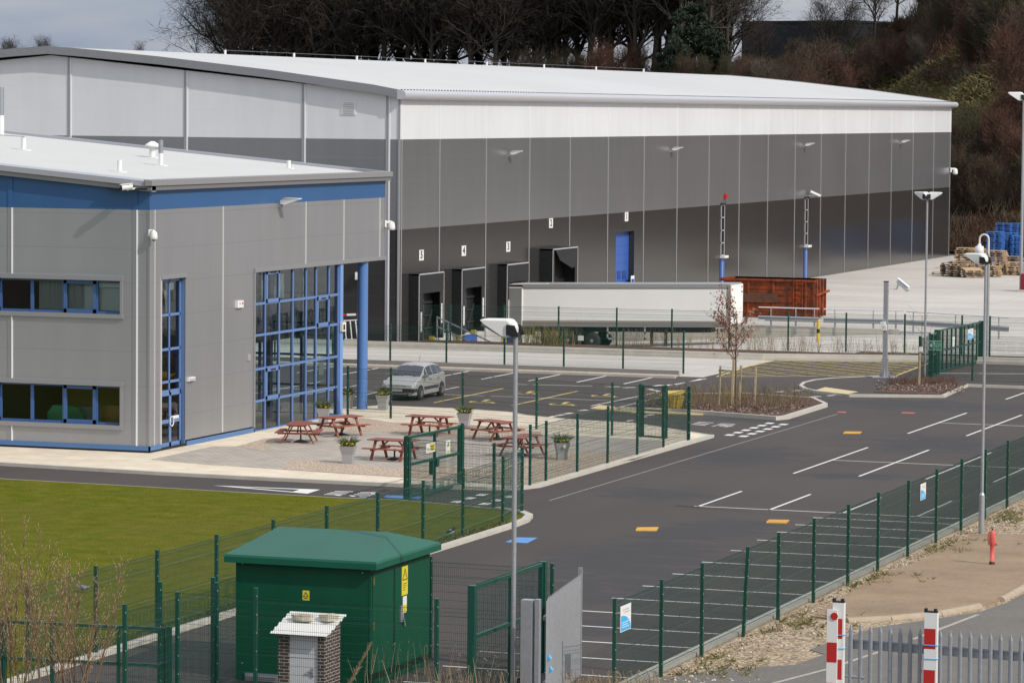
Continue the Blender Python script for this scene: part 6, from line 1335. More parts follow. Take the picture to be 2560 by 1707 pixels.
# grit bin
p = G(1682, 1020, .14); t = thing('grit_bin', 'battered yellow grit bin at the left end of the mulch island', 'grit bin', tuple(p)); p.z = .14
mb = MB(); P8 = []
for z, a, b in ((0, .30, .24), (.56, .42, .33)): P8 += [p + V((sx * a, sy * b, z)) for sx, sy in ((-1, -1), (1, -1), (1, 1), (-1, 1))]
mb.add(P8, MB.BF); [mb.beam(p + V((-.27 + .135 * k, -.25, .04)), p + V((-.37 + .185 * k, -.34, .54)), .06, .06) for k in range(5)]; [mb.beam(p + V((.31, -.18 + .12 * k, .04)), p + V((.43, -.26 + .17 * k, .54)), .06, .06) for k in range(4)]; mb.part('body', m_yel, t)
mb = MB(); mb.extr([p + V(a) for a in ((-.45, -.37, .55), (.45, -.37, .60), (.49, .37, .74), (-.43, .37, .68))], V((0, 0, .07))); mb.part('lid', m_yel, t)
mb = MB(); q = G(1604, 1030, .1); mb.box(q.x - .12, q.x + .12, q.y - .05, q.y + .05, .55, .95); mb.box(q.x - .05, q.x + .05, q.y - .03, q.y + .03, .1, .55); mb.top('call_post', m_rpatch, 'small red call box behind the narrow mesh gate', 'call box')
# ================================================================== PALLETS
def pallet_mesh(name, ms):
    mb = MB()
    for k in range(3): mb.box(-.6, .6, -.5 + .4 * k, -.4 + .4 * k - (0 if k < 2 else -.0), 0, .022, k % 2); 
    for x in (-.6, -.07, .46):
        for y in (-.5, -.07, .36): mb.box(x, x + .14, y, y + .14, .022, .10, (0 if y < .3 else 1))
        mb.box(x, x + .14, -.5, .5, .10, .122, 0)
    for k in range(6): mb.box(-.6, .6, -.5 + .172 * k, -.37 + .172 * k, .122, .145, (k * 7 + 1) % 2)
    return mb.mesh(name, ms)
pw1 = pallet_mesh('pallet', [mat('pallet_wood', (.40, .27, .15), .8, var=.25, vs=3), mat('pallet_wood_pale', (.52, .38, .24), .8, var=.2, vs=3)])
pw2 = pallet_mesh('pallet', [mat('pallet_wood_old', (.20, .14, .09), .9, var=.3, vs=3), mat('pallet_wood_grey', (.30, .24, .18), .9, var=.3, vs=3)])
pb1 = pallet_mesh('pallet', [mat('pallet_blue', (.03, .12, .38), .6, var=.2, vs=3), mat('pallet_blue_pale', (.05, .18, .48), .6, var=.2, vs=3)])
rg = random.Random(11)
def stack(x, y, n, me, lab, grp, rot=0., jit=.05, z0=0., tilt=0., sc_=1.25):
    z = z0
    for k in range(n):
        m = me if not isinstance(me, tuple) else me[rg.random() < .35]
        o = bpy.data.objects.new('pallet', m); col.objects.link(o); o.location = (x + rg.uniform(-jit, jit), y + rg.uniform(-jit, jit), z); o.rotation_euler = (tilt * rg.uniform(.6, 1.2), 0, rot + rg.uniform(-jit, jit) * 1.5); o.scale = (sc_,) * 3
        o['label'] = lab; o['category'] = 'pallet'; o['group'] = grp; z += .147 * sc_
pg = lambda px, py: G(px, py)
for i, (px, py, n, l) in enumerate(((2488, 655, 15, 'leftmost blue stack behind the camera arm'), (2520, 652, 14, 'second blue stack from the left'), (2552, 654, 13, 'third blue stack, cut by the photo edge'), (2510, 640, 17, 'rear blue stack behind the others'), (2545, 640, 17, 'right rear blue stack'))):
    p = pg(px, py); stack(p.x, p.y, n, pb1, 'blue wooden pallet in the ' + l, 'pallets in the ' + l, .05)
for px, py, n, me, l, rot, tl in ((2376, 690, 6, pw2, 'low left pile of weathered pallets', .1, .0), (2395, 692, 7, (pw2, pw1), 'pile of weathered pallets left of centre', .05, .0), (2432, 694, 4, (pw1, pw2), 'leaning heap of brown pallets', .5, .22), (2412, 672, 10, (pw1, pw2), 'rear pile of pale wooden pallets', .0, .0), (2440, 668, 9, (pw1, pw2), 'rear right pile of pale wooden pallets', .1, .0), (2492, 686, 11, pw1, 'tall narrow stack of pale pallets right of the lamp post', .0, .0), (2478, 692, 5, pw1, 'short stack of pale pallets beside the lamp post', .0, .0), (2528, 684, 8, pw2, 'stack of dark pallets in front of the blue ones', .0, .0), (2540, 688, 6, pw1, 'stack of pale pallets next to the right pole', .1, .0), (2352, 686, 1, pw2, 'single pallet lying left of the heap', .2, .0)):
    p = pg(px, py); stack(p.x, p.y, n, me, 'wooden pallet in the ' + l if n > 1 else 'single weathered pallet lying left of the heap', 'pallets in the ' + l, rot, .09 if n > 1 else 0, 0, tl)
# ================================================================== BIRDS
p = G(1127, 1342, .07); t = thing('magpie', 'black and white magpie standing on the lawn near the kerb', 'bird', tuple(p))
def ell(mb, c, r, m=0, M=None, n=10):
    vs = []; fs = []; K = 7
    for i in range(K + 1):
        a = math.pi * i / K
        for k in range(n):
            t_ = 2 * math.pi * k / n; q = V((r[0] * math.cos(a), r[1] * math.sin(a) * math.cos(t_), r[2] * math.sin(a) * math.sin(t_)))
            if M is not None: q = M @ q
            vs.append(q + V(c))
    for i in range(K):
        for k in range(n): fs.append((i * n + k, i * n + (k + 1) % n, (i + 1) * n + (k + 1) % n, (i + 1) * n + k))
    mb.add(vs, fs, m, True)
MY = Matrix.Rotation(R(-35), 3, 'Y'); mb = MB(); ell(mb, p + V((0, 0, .17)), (.14, .075, .08), 1, MY); ell(mb, p + V((.10, 0, .29)), (.05, .045, .048), 0); ell(mb, p + V((.07, 0, .24)), (.08, .06, .06), 0, MY); mb.lathe([(.014, 0), (.002, .06)], 6, p + V((.14, 0, .29)), 0, True, Matrix.Rotation(R(95), 3, 'Y'))
mb.add([p + V(q) for q in ((-.08, -.03, .13), (-.08, .03, .13), (-.36, .02, .09), (-.36, -.02, .09))], ((0, 1, 2, 3), (3, 2, 1, 0)), 0); ell(mb, p + V((-.03, -.06, .18)), (.12, .02, .045), 0, Matrix.Rotation(R(-20), 3, 'Y')); mb.part('body', [m_black, m_whitep], t)
for s in (-1, 1): mb = MB(); mb.tube(p + V((0, s * .03, 0)), p + V((.0, s * .03, .11)), .007, 5); mb.tube(p + V((0, s * .03, .004)), p + V((.05, s * .03, .004)), .006, 4); mb.part('leg', m_black, t)
p = G(206, 1480, .07); t = thing('pigeon', 'grey pigeon feeding on the lawn behind the twigs', 'bird', tuple(p)); mb = MB(); m_pig = mat('pigeon_grey', (.22, .22, .25), .7, var=.25, vs=20)
ell(mb, p + V((0, 0, .14)), (.17, .075, .075), 0, Matrix.Rotation(R(8), 3, 'Y')); ell(mb, p + V((.17, 0, .15)), (.05, .035, .035), 0); ell(mb, p + V((-.05, -.06, .16)), (.15, .02, .05), 1); mb.add([p + V(q) for q in ((-.1, -.04, .15), (-.1, .04, .15), (-.3, .05, .13), (-.3, -.05, .13))], ((0, 1, 2, 3), (3, 2, 1, 0)), 0); mb.lathe([(.01, 0), (.002, .035)], 6, p + V((.21, 0, .145)), 1, True, Matrix.Rotation(R(100), 3, 'Y')); mb.part('body', [m_pig, m_galvd], t)
for s in (-1, 1): mb = MB(); mb.tube(p + V((.02, s * .03, 0)), p + V((.0, s * .03, .09)), .007, 5); mb.part('leg', m_rpatch, t)
# ================================================================== VEGETATION AND HILL
def smooth(t): t = max(0, min(1, t)); return t * t * (3 - 2 * t)
def hill_h(X, Y):
    u = X * 400 / max(Y, 300)             # bearing-like coordinate at 400 m
    pts = ((-400, 12), (-230, 13), (-180, 13.5), (-140, 15), (-122, 17), (-104, 19.5), (-93, 24), (-82, 30), (-60, 36), (0, 36), (400, 30))
    h_ = pts[-1][1]
    for (a, b), (c, d) in zip(pts, pts[1:]):
        if u <= c: h_ = b + (d - b) * max(0, min(1, (u - a) / (c - a))); break
    t = (Y - 341) / 62.0
    pr = t * (1.18 - .18 * t) if t < 1 else 1.0
    z = h_ * max(0, min(1, pr)) + (1.3 * math.sin(X * .21 + Y * .13) + .8 * math.sin(X * .47 - Y * .31)) * smooth(t * 2)
    if Y > 470: z += (Y - 470) * -.012
    return z
mb = MB(); ys = [341.5 + 4 * k for k in range(24)] + [440, 460, 500, 560, 640]; xs = [-420 + 10 * k for k in range(20)] + [-220 + 4 * k for k in range(50)] + [-20 + 20 * k for k in range(20)]
vs = [(x, y, hill_h(x, y) - .05) for y in ys for x in xs]; n = len(xs)
mb.add(vs, [(j * n + i, j * n + i + 1, (j + 1) * n + i + 1, (j + 1) * n + i) for j in range(len(ys) - 1) for i in range(n - 1)], 0, True); struct('hillside', mb, m_hill)
mb = MB(); rg = random.Random(9); xs = [-2600 + 40 * k for k in range(110)]
def dz(x, s): return 4.5 * math.sin(x * .004 + s) + 2.2 * math.sin(x * .013 + 2 * s) + .8 * math.sin(x * .05 + s)
for a, b in zip(xs, xs[1:]):
    mb.face([(a, 640, 0), (b, 640, 0), (b, 900, 15 + dz(b, 1)), (a, 900, 15 + dz(a, 1))], 0, True); mb.face([(a, 900, 15 + dz(a, 1)), (b, 900, 15 + dz(b, 1)), (b, 2600, 40 + dz(b, 2)), (a, 2600, 40 + dz(a, 2))], 0, True)
struct('distant_hills', mb, mat('distant_hill', (.045, .055, .05), .95, var=.2, vs=.02))
mb = MB(); mb.face([(-4000, 342, -.3), (4000, 342, -.3), (4000, 4500, -.3), (-4000, 4500, -.3)]); struct('far_ground', mb, m_earth)
# ---- bare trees
def grow(mb, p, d, Lg, r, lv, mx, rg, pm):
    nseg = pm['seg'][lv]; st = Lg / nseg
    for s in range(nseg):
        d = (d + V((rg.uniform(-1, 1), rg.uniform(-1, 1), rg.uniform(-1, 1))) * pm['jit'][lv] + V((0, 0, pm['up'][lv]))).normalized(); q = p + d * st; r2 = r * (1 - .55 / nseg) if s < nseg - 1 else r * .5
        if lv <= 1: mb.tube(p, q, r, 6 if lv == 0 else 4, 0, r2, False)
        elif lv == 2 and r > .012: mb.tube(p, q, r, 3, 0, r2, False)
        else: mb.ribbon(p, q, max(r * 2, pm['tw']), 1, rg)
        p, r = q, r2
        if lv < mx and (s >= pm['first'][lv]):
            for c in range(pm['kids'][lv]):
                ax = d.orthogonal().normalized(); ax.rotate(Matrix.Rotation(rg.uniform(0, 6.283), 3, d)); an = R(rg.uniform(*pm['ang'])); e = d.copy(); e.rotate(Matrix.Rotation(an, 3, ax))
                grow(mb, p, e, Lg * rg.uniform(*pm['len']) * (1 - .35 * s / nseg if lv == 0 else 1), r * rg.uniform(.5, .7), lv + 1, mx, rg, pm)
PT = dict(seg=(7, 5, 3, 2, 1), jit=(.08, .22, .28, .3, .3), up=(.05, .10, .08, .05, 0), first=(1, 0, 0, 0, 0), kids=(3, 2, 2, 3, 0), ang=(24, 58), len=(.42, .62), tw=.030)
TREES = []
for v in range(5):
    rg = random.Random(40 + v); mb = MB(); grow(mb, V((0, 0, -.5)), V((0, 0, 1)), 12.5 + v, .30, 0, 4, rg, PT)
    me = mb.mesh('bare_tree_mesh', [m_trunk, m_twig]); TREES.append(me)
def split_tree(me, name, lab, cat, loc, rot, sc_, grp=None):
    t = thing(name, lab, cat, loc, rot, grp); t.scale = (sc_,) * 3; inst(me, 'crown', t); return t
rg = random.Random(77); k = 0
WOOD = 'bare dark trees in the wood behind the warehouse roof'
cells = []
for row, (Y, px0, px1, step) in enumerate(((402, 560, 1800, 62), (412, 600, 1830, 66), (424, 590, 1840, 70), (438, 620, 1850, 76))):
    px = px0 + rg.uniform(0, 30)
    while px < px1:
        cells.append((px, Y + rg.uniform(-4, 4))); px += step * rg.uniform(.75, 1.2)
for px, Y in cells:
    p = GY(px, 150, Y); z = hill_h(p.x, Y); s = rg.uniform(1.05, 1.35)
    if px > 1720 or px < 640: s *= .82
    split_tree(TREES[rg.randrange(5)], 'bare_tree', 'tall bare dark tree in the wood behind the warehouse roof', 'tree', (p.x, Y, z), rg.uniform(0, 6.28), s, WOOD)
p = GY(575, 150, 398); split_tree(TREES[2], 'bare_tree', 'bare tree at the left edge of the wood, its branches against the sky', 'tree', (p.x, 398, hill_h(p.x, 398)), 1.0, .78)
p = GY(1770, 150, 400); split_tree(TREES[1], 'bare_tree', 'bare spreading tree at the right edge of the wood, left of the black building', 'tree', (p.x, 400, hill_h(p.x, 400)), 2.2, .98)
# small far trees on the left skyline
for i, (px, py, s) in enumerate(((10, 108, .55), (30, 114, .45), (98, 112, .42), (120, 116, .36), (352, 128, .30))):
    p = GY(px, py, 700); split_tree(TREES[i % 5], 'bare_tree', 'small far tree top just above the left end of the warehouse roof' if i < 4 else 'tiny far tree top over the white roof left of the wood', 'tree', (p.x, 700, p.z - 12 * s), i * 1.3, s * .8, 'far tree tops on the left skyline' if i < 4 else None)
# understorey and hillside saplings
PS = dict(seg=(5, 4, 3, 2), jit=(.10, .2, .25, .3), up=(.14, .16, .12, .05), first=(0, 0, 0, 0), kids=(3, 3, 3, 0), ang=(18, 45), len=(.42, .66), tw=.030)
SAP = []
m_sap = [mat('sapling_bark', (.075, .062, .040), .9), mat('brown_twig', (.070, .046, .028), .9, var=.3, vs=.2), mat('red_twig', (.085, .040, .024), .9, var=.3, vs=.2), mat('grey_twig', (.085, .072, .052), .9, var=.3, vs=.2), mat('olive_twig', (.060, .054, .026), .9, var=.3, vs=.2)]
for v in range(4):
    rg = random.Random(90 + v); mb = MB()
    for st in range(3 + v % 2): grow(mb, V((rg.uniform(-.5, .5), rg.uniform(-.5, .5), -.3)), V((rg.uniform(-.35, .35), rg.uniform(-.35, .35), 1)).normalized(), 6.2, .085, 0, 3, rg, PS)
    SAP.append([mb.mesh('sapling_mesh', [m_sap[0], m_sap[1 + c]]) for c in range(4)])
rg = random.Random(21); nS = 0
def patch(X, Z): return ((X + 88) / 10.5) ** 2 + ((Z - 14.3) / 2.5) ** 2 < 1.0
for Y, px0, px1, step in ((348, 2395, 2640, 46), (358, 2180, 2640, 50), (368, 1980, 2640, 44), (379, 1840, 2640, 42), (390, 1700, 2640, 42), (400, 1300, 2640, 44), (410, 1800, 2640, 46), (420, 2050, 2640, 48), (434, 2150, 2640, 50)):
    px = px0 + rg.uniform(0, 30)
    while px < px1:
        p = GY(px, 200, Y + rg.uniform(-3, 3)); z = hill_h(p.x, p.y)
        if not patch(p.x, z) and not patch(p.x, z + 1.0):
            s = rg.uniform(.55, 1.0) * (1.1 if Y > 405 else 1.0) * (.8 if Y < 362 else 1)
            lim = None
            if 2100 < px < 2450 and z < 14: lim = 285 + rg.uniform(-12, 20)
            elif px < 1850: lim = 128 + rg.uniform(-14, 30)
            elif px < 1990: lim = 150 + rg.uniform(-12, 25)
            elif px < 2230: lim = 122 + rg.uniform(-22, 40)
            elif px < 2330: lim = 60 + rg.uniform(-20, 40)
            if lim:
                s = min(s, (GY(px, lim, p.y).z - z) / 9.0)
                if s < .07: px += step * rg.uniform(.4, .7); continue
            c = rg.choice((0, 0, 1, 1, 2, 3)) if Y < 405 else rg.choice((0, 2, 3, 3))
            t = thing('hillside_shrub', 'leafless brown thicket shrub on the hillside behind the warehouse', 'shrub', (p.x, p.y, z), rg.uniform(0, 6.3), 'leafless shrubs on the hillside'); t.scale = (max(s, .35), max(s, .35), s); inst(SAP[rg.randrange(4)][c], 'stems', t); nS += 1
        px += step * rg.uniform(.7, 1.3)
# taller trees upper right, and thin ones against the black building
for i, (px, Y, s, l) in enumerate(((1905, 404, .36, 'thin bare tree in front of the left part of the black building'), (2055, 402, .46, 'pale bare tree crossing the middle of the black building'), (2110, 402, .42, 'pale bare tree right of the middle of the black building'), (2185, 405, .50, 'bare tree at the right corner of the black building'), (2240, 408, .58, 'bare tree just right of the black building'))):
    p = GY(px, 120, Y); split_tree(TREES[i % 5], 'bare_tree', l, 'tree', (p.x, Y, hill_h(p.x, Y)), i * .9, s)
rg = random.Random(31)
for Y, st in ((412, 52), (424, 50), (440, 50)):
    px = 2300
    while px < 2640:
        p = GY(px, 60, Y); split_tree(TREES[rg.randrange(5)], 'bare_tree', 'dark bare tree on the upper right of the hillside', 'tree', (p.x, Y, hill_h(p.x, Y)), rg.uniform(0, 6), rg.uniform(.7, 1.0), 'dark trees on the upper right hillside'); px += st * rg.uniform(.8, 1.2)
# scrub that nobody could count
mb = MB(); rg = random.Random(13)
for i in range(2600):
    Y = rg.uniform(342, 440); px = rg.uniform(1250, 2660) if Y > 385 else rg.uniform(1900, 2660); p = GY(px, 200, Y); z = hill_h(p.x, Y)
    if patch(p.x, z):
        if rg.random() > .25: continue
        hgt = .5; m_ = 3
    else: hgt = rg.uniform(.8, 2.0) * (.42 if px < 2260 and Y > 385 else 1); m_ = rg.choice((0, 0, 1, 1, 1, 2, 3)) if Y < 400 else rg.choice((0, 2, 3))
    for k in range(13):
        b = V((p.x + rg.uniform(-1, 1), Y + rg.uniform(-1, 1), z - .1)); d = V((rg.uniform(-.6, .6), rg.uniform(-.6, .6), 1)); e = b + d * hgt * rg.uniform(.5, 1); mb.ribbon(b, e, .07, m_, rg)
        f = lerp(b, e, .5); mb.ribbon(f, f + V((rg.uniform(-.5, .5), rg.uniform(-.5, .5), rg.uniform(.1, .6))), .05, m_, rg)
mb.top('hillside_scrub', m_sap[1:], 'brown and rusty winter scrub covering the hillside', 'scrub', kind='stuff')
mb = MB(); rg = random.Random(17)
for i in range(2600):
    a = rg.uniform(0, 6.283); r_ = math.sqrt(rg.random()); X = -88 + math.cos(a) * r_ * 11
    zt = 14.3 + math.sin(a) * r_ * 2.6; Y = 360.
    for q in range(14):
        Y += 3
        if hill_h(X, Y) > zt: break
    p = V((X, Y + rg.uniform(-2, 2), 0)); p.z = hill_h(p.x, p.y)
    for k in range(4): mb.ribbon(p + V((rg.uniform(-.5, .5), rg.uniform(-.5, .5), -.05)), p + V((rg.uniform(-.7, .7), rg.uniform(-.7, .7), rg.uniform(.15, .45))), .10, rg.randrange(2), rg)
mb.top('hillside_grass', [mat('tussock_green', (.115, .105, .030), .9, var=.3, vs=1), mat('tussock_straw', (.20, .165, .075), .9, var=.3, vs=1)], 'pale grassy clearing on the brown hillside', 'grass', kind='stuff')
# evergreens
def evergreen(px, Y, py_b, hgt, rad, lab, seed):
    rg = random.Random(seed); p = GY(px, py_b, Y); t = thing('evergreen_tree', lab, 'tree', tuple(p)); mb = MB(); mb.tube(p, p + V((0, 0, hgt * .7)), .2, 7, 0, .06); mb.part('trunk', m_trunk, t); mb = MB()
    for c in range(95):
        v = rg.random(); a = rg.uniform(0, 6.283); rr = rad * (math.sin(math.pi * min(1, .12 + v * .86)) ** .7) * rg.uniform(.35, 1.05); o_ = p + V((math.cos(a) * rr, math.sin(a) * rr, hgt * (.06 + .90 * v))); cr = rad * rg.uniform(.16, .34)
        for k in range(75):
            d = V((rg.gauss(0, 1), rg.gauss(0, 1), rg.gauss(0, .8))).normalized() * cr * rg.uniform(.5, 1.1); mb.ribbon(o_ + d * .6, o_ + d + V((0, 0, rg.uniform(0, .25))), .20, 0, rg)
    mb.part('crown', m_pine, t)
evergreen(1728, 394, 158, 6.6, 2.9, 'dark green evergreen tree between the wood and the black building', 1); evergreen(1690, 390, 182, 3.4, 2.0, 'lower dark evergreen left of the taller one', 2); evergreen(1785, 392, 165, 3.8, 1.6, 'small dark evergreen right of the taller one', 3)
evergreen(2360, 420, 45, 5.5, 2.6, 'dark evergreen high on the right of the hillside', 4); evergreen(2500, 424, 30, 6, 2.6, 'dark evergreen at the upper right corner', 5)
# black building on the hill
YBk = 478.; a, b, c = GY(1855, 57, YBk), GY(2122, 51, YBk - 6), GY(2260, 63, YBk + 14); t = thing('black_building', 'flat roofed black building on the hill above the warehouse', 'building', (b.x, b.y, hill_h(b.x, 470)))
zb = 12.
mb = MB(); back_ = V((a.x + 24, YBk + 22, 0)); P_ = [(a.x, a.y), (b.x, b.y), (c.x + 6, c.y), (a.x + 30, YBk + 40)]; mb.prism(P_, zb, b.z - .3); mb.part('wall', panel_mat('black_cladding', (.010, .012, .017), pitch=2.2, rough=.5, metal=0, dark=1.6), t)
mb = MB(); mb.prism([(x + (.15 if i in (1, 2) else -.15), y - .15) for i, (x, y) in enumerate(P_)], b.z - .3, b.z); mb.part('roof', m_black, t)
# ---- young tree with brown leaves and its stakes
p = G(1840, 1012, .16); t = thing('young_tree', 'slender young tree with brown leaves on the mulch island', 'tree', (p.x, p.y, .16)); rg = random.Random(6)
mb = MB(); PY = dict(seg=(8, 5, 3), jit=(.03, .10, .22), up=(.02, .09, .08), first=(3, 1, 0), kids=(3, 3, 0), ang=(34, 62), len=(.34, .52), tw=.012)
grow(mb, p, V((-.03, 0, 1)).normalized(), 4.0, .055, 0, 2, rg, PY); tips = [V(v) for v in mb.v if v[2] > 2.0]
mb.part('trunk', [mat('young_bark', (.13, .095, .06), .8), m_sap[1]], t)
mb = MB()
for i in range(800):
    q = rg.choice(tips)
    if rg.random() < .45 and q.z < 3.: continue
    q = q + V((rg.uniform(-.09, .09), rg.uniform(-.09, .09), rg.uniform(-.1, .06))); mb.ribbon(q, q + V((rg.uniform(-.06, .06), rg.uniform(-.06, .06), -rg.uniform(.02, .1))), .085, 0, rg)
mb.part('leaves', m_leafb, t)
t = thing('tree_stakes', 'pale timber stakes and crossbar round the young tree', 'tree stakes', (p.x, p.y, .16))
for a, b, h_, w_ in ((-.85, .1, 1.75, .075), (-.12, -.25, 2.1, .10), (.85, .05, 1.75, .075), (.1, .2, 1.8, .09)): mb = MB(); mb.beam(p + V((a, b, -.1)), p + V((a + .06, b, h_)), w_, w_); mb.part('stake', m_stake, t)
mb = MB(); mb.beam(p + V((-.85, .02, 1.55)), p + V((.9, .02, 1.5)), .05, .1); mb.part('crossbar', mat('weathered_board', (.33, .29, .22), .8), t)
p2 = Z8(1440, 1432, .15); t = thing('young_tree', 'thin staked sapling with a white guard on the second mulch bed', 'tree', tuple(p2)); mb = MB(); grow(mb, p2, V((.02, 0, 1)), 3.4, .025, 0, 1, rg, dict(PY, kids=(1, 0, 0))); mb.part('trunk', [m_sap[3], m_sap[3]], t); mb = MB(); mb.beam(p2 + V((-.12, 0, 0)), p2 + V((-.1, 0, 1.7)), .09, .09); mb.part('stake', m_stake, t); mb = MB(); mb.box(p2.x - .14, p2.x + .02, p2.y - .08, p2.y + .04, 1.78, 2.02); mb.part('tie', m_plast, t)
# ---- twiggy shrubs in beds
def twigs(name, lab, cat, area, n, hgt, mats, seed, per=4, wd=.014, kind='stuff', z=.15):
    rg = random.Random(seed); mb = MB()
    for i in range(n):
        x, y = area(rg); hh = hgt * rg.uniform(.5, 1.0)
        for k in range(per):
            b = V((x + rg.uniform(-.1, .1), y + rg.uniform(-.1, .1), z)); e = b + V((rg.uniform(-.28, .28), rg.uniform(-.28, .28), 1)) * hh * rg.uniform(.6, 1); m_ = rg.randrange(len(mats)); f = lerp(b, e, rg.uniform(.4, .6)); mb.ribbon(b, f, wd, m_, rg); mb.ribbon(f, e + V((rg.uniform(-.05, .05), 0, 0)), wd * .8, m_, rg)
            if rg.random() < .6: mb.ribbon(f, f + V((rg.uniform(-.25, .25), rg.uniform(-.25, .25), rg.uniform(.1, .35))) * hh, wd * .7, m_, rg)
    return mb.top(name, mats, lab, cat, kind=kind)
m_tw = [mat('olive_stem', (.20, .175, .075), .9), mat('brown_stem', (.19, .13, .08), .9), mat('dark_stem', (.09, .06, .04), .9)]
def a1(rg):
    while True:
        x, y = rg.uniform(-49.6, -42.6), rg.uniform(154.6, 162.5)
        if y > 154.6 + (x + 49.6) * -.1 and not (x > -44.5 and y < 156.): return x, y
twigs('low_shrubs', 'bare twiggy shrubs filling the mulch island', 'shrubs', a1, 360, 1.05, m_tw, 3, 5)
def a2(rg): t_ = rg.random(); q = Z8(1150 + 600 * t_, 1400 + rg.uniform(0, 35), .15); return q.x, q.y + rg.uniform(-.3, .3)
twigs('low_shrubs', 'thin reddish twigs on the second mulch bed', 'shrubs', a2, 150, .45, [m_tw[2], mat('red_stem', (.13, .055, .03), .9)], 4, 5)
twigs('tall_grass', 'dry weeds and yellow willow shoots below the trailer', 'weeds', lambda rg: (rg.gauss(-68.0, 1.1), 195.0 + rg.uniform(-.5, .9)), 75, 1.5, [mat('yellow_shoot', (.26, .22, .05), .9), m_tw[0], m_tw[0]], 5, 5, .022, z=.05)
twigs('tall_grass', 'sparse dry weeds along the yard fence right of the trailer', 'weeds', lambda rg: (rg.uniform(-64, -45), 196.2 + rg.uniform(-1.0, .6)), 190, 1.35, [m_tw[0], m_tw[1], m_reed], 6, 4, .016, z=.05)
def a5(rg): t_ = rg.random(); return lerp(-34, -37.2, t_), 198. + rg.uniform(-.5, .5)
twigs('low_shrubs', 'dark leggy shrub behind the fence at the right edge', 'shrubs', a5, 20, 1.5, [m_tw[2]], 8, 5, .03, z=0.)
# mulch chips
mb = MB(); rg = random.Random(44)
for i in range(2600):
    x, y = (rg.uniform(-49.5, -42.2), rg.uniform(152.8, 158.5)) if i < 1700 else (lambda q: (q.x, q.y))(Z8(rg.uniform(1030, 1820), rg.uniform(1395, 1505), .15))
    if i < 1700 and y < 154.5 - (x + 47.4) * .38: continue
    if i >= 1700 and not (Z8(1000, 1505).y - .2 < y < 175): continue
    a = rg.uniform(0, 6.3); d = V((math.cos(a), math.sin(a), rg.uniform(-.4, .6))) * rg.uniform(.04, .12); mb.ribbon(V((x, y, .17)), V((x, y, .18)) + d, .05, rg.randrange(3), rg)
mb.top('bark_chips', [mat('chip_dark', (.07, .035, .025), .9), mat('chip_brown', (.16, .095, .065), .9), mat('chip_pale', (.36, .28, .24), .9)], 'loose bark chips covering the mulch islands', 'mulch', kind='stuff')
# ---- lawn blades give the near grass a nap
mb = MB(); rg = random.Random(70); m_b = [mat('grass_blade', (.075, .105, .016), .8, var=.3, vs=2), mat('grass_blade_dry', (.155, .135, .035), .8, var=.3, vs=2), mat('grass_blade_dark', (.045, .068, .012), .8)]
for i in range(6000):
    y = 76 + 34 * rg.random(); x = -39.2 - abs(rg.gauss(0, .22))
    b = V((x, y, .065)); mb.ribbon(b, b + V((rg.uniform(-.06, .06), rg.uniform(-.06, .06), rg.uniform(.03, .12))), .03, rg.choice((0, 1, 1, 2)), rg)
mb.top('grass', m_b, 'longer brownish grass along the edge of the lawn by the kerb', 'grass', kind='stuff')
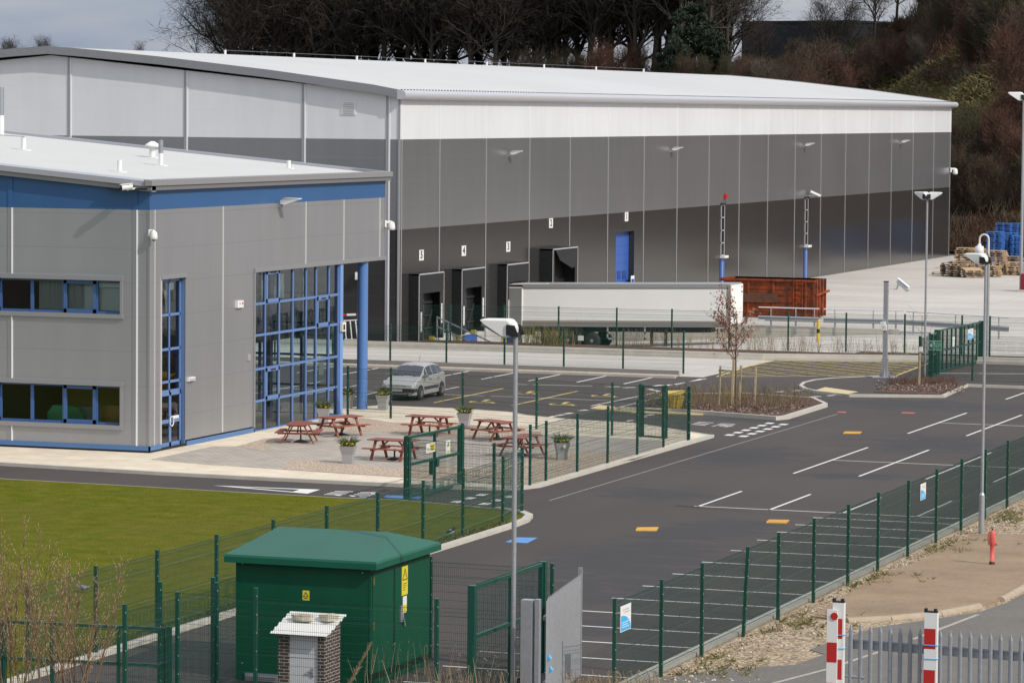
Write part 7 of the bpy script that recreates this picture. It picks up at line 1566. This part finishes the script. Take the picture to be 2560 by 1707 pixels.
# ---- foreground willow shoots and dry grass
rg = random.Random(55); m_wil = [mat('willow_bark', (.165, .12, .065), .8, var=.2, vs=4), mat('willow_twig', (.21, .115, .055), .8), mat('willow_bud', (.50, .40, .28), .8)]
BW = GY(60, 1900, 60.)
for bi, (px, yq, lab, hs, seed) in enumerate(((60, 60., 'leafless willow bush with pale buds at the lower left corner', 1.0, 1), (190, 61.5, 'second leafless willow bush, right of the corner one', .82, 2), (-60, 59.5, 'leafless willow bush cut off by the left edge', 1.0, 3))):
    rg = random.Random(200 + seed); b0 = GY(px, 2000, yq); zg = (74 - yq) / 74 * 11.7 - .1; t = thing('willow_bush', lab, 'bush', (b0.x, yq, zg)); mb = MB(); bud = MB(); tgt = GY(px, 1330, yq).z - zg
    for k in range(17):
        b = V((b0.x + rg.uniform(-.35, .35), yq + rg.uniform(-.5, .5), zg)); d = V((rg.uniform(-.30, .34), rg.uniform(-.3, .3), 1)).normalized(); Lh = tgt * hs * rg.uniform(.65, 1.05); r_ = rg.uniform(.012, .022); p = b; n_ = 9
        for s in range(n_):
            d = (d + V((rg.uniform(-.07, .09), rg.uniform(-.08, .08), .02))).normalized(); q = p + d * Lh / n_; mb.tube(p, q, r_, 5, 0, r_ * .86, False); p = q; r_ *= .86
            if s > 1:
                for c in range(3):
                    e = (d + V((rg.uniform(-.6, .7), rg.uniform(-.6, .6), rg.uniform(-.05, .35)))).normalized(); l2 = rg.uniform(.3, .85) * (1 - s / n_ * .45); e2 = p + e * l2; md = lerp(p, e2, .55) + V((0, 0, .03)); mb.tube(p, md, .006, 3, 1, .004, False); mb.tube(md, e2, .004, 3, 1, .002, False)
                    for w_ in range(4): u = rg.uniform(.25, 1); c0 = lerp(p, e2, u); bud.tube(c0, c0 + e * .016 + V((rg.uniform(-.008, .008), 0, .012)), .005, 4, 0, .002, False)
    mb.part('stems', m_wil[:2], t); bud.part('buds', m_wil[2], t)
def reeds(px0, px1, Y, top, n, seed, lab, plume=False):
    rg = random.Random(seed); mb = MB()
    for i in range(n):
        px = rg.uniform(px0, px1); b = GY(px, 1760, Y + rg.uniform(-.6, .6)); zg = max(0, (74 - b.y) / 74 * 11.7) - .05; tp = GY(px + rg.uniform(-40, 40), top + abs(rg.gauss(0, 38)), b.y); b.z = zg; md = lerp(b, tp, .6) + V((rg.uniform(-.08, .08), 0, .03)); w_ = rg.uniform(.008, .016); mb.ribbon(b, md, w_ * 1.3, rg.randrange(2), rg); mb.ribbon(md, tp, w_, rg.randrange(2), rg)
        if rg.random() < .5: mb.ribbon(tp, tp + V((rg.uniform(-.12, .12), 0, -.06)), w_, 0, rg)
    return mb.top('dry_grass', [m_reed, mat('reed_dark', (.17, .12, .075), .9)], lab, 'dry grass', kind='stuff')
reeds(900, 1240, 73.3, 1600, 55, 1, 'thin dry stalks in front of the green kiosk'); reeds(1420, 1640, 73.6, 1672, 420, 2, 'tuft of dry grass at the foot of the car park fence'); reeds(1050, 1300, 73.8, 1660, 150, 3, 'dry grass at the foot of the compound gate')
t = thing('reed_plume', 'single feathery reed plume leaning in front of the kiosk corner', 'reed', tuple(GY(870, 1760, 73.2))); mb = MB(); rg = random.Random(3); a, b = GY(868, 1720, 73.2), GY(925, 1612, 73.2); mb.tube(GY(850, 1800, 73.2), a, .008, 5); mb.tube(a, b, .007, 5, 0, .003)
mb.part('stem', m_reed, t); mb = MB()
for k in range(420): u = rg.random(); c = lerp(a, b, u); mb.ribbon(c, c + (b - a).normalized() * .10 + V((rg.gauss(0, .035), rg.gauss(0, .035), rg.gauss(0, .03))) * (1.1 - .6 * u), .010, 0, rg)
mb.part('plume', mat('plume_tan', (.36, .27, .17), .9), t)
sc.render.engine = 'CYCLES'
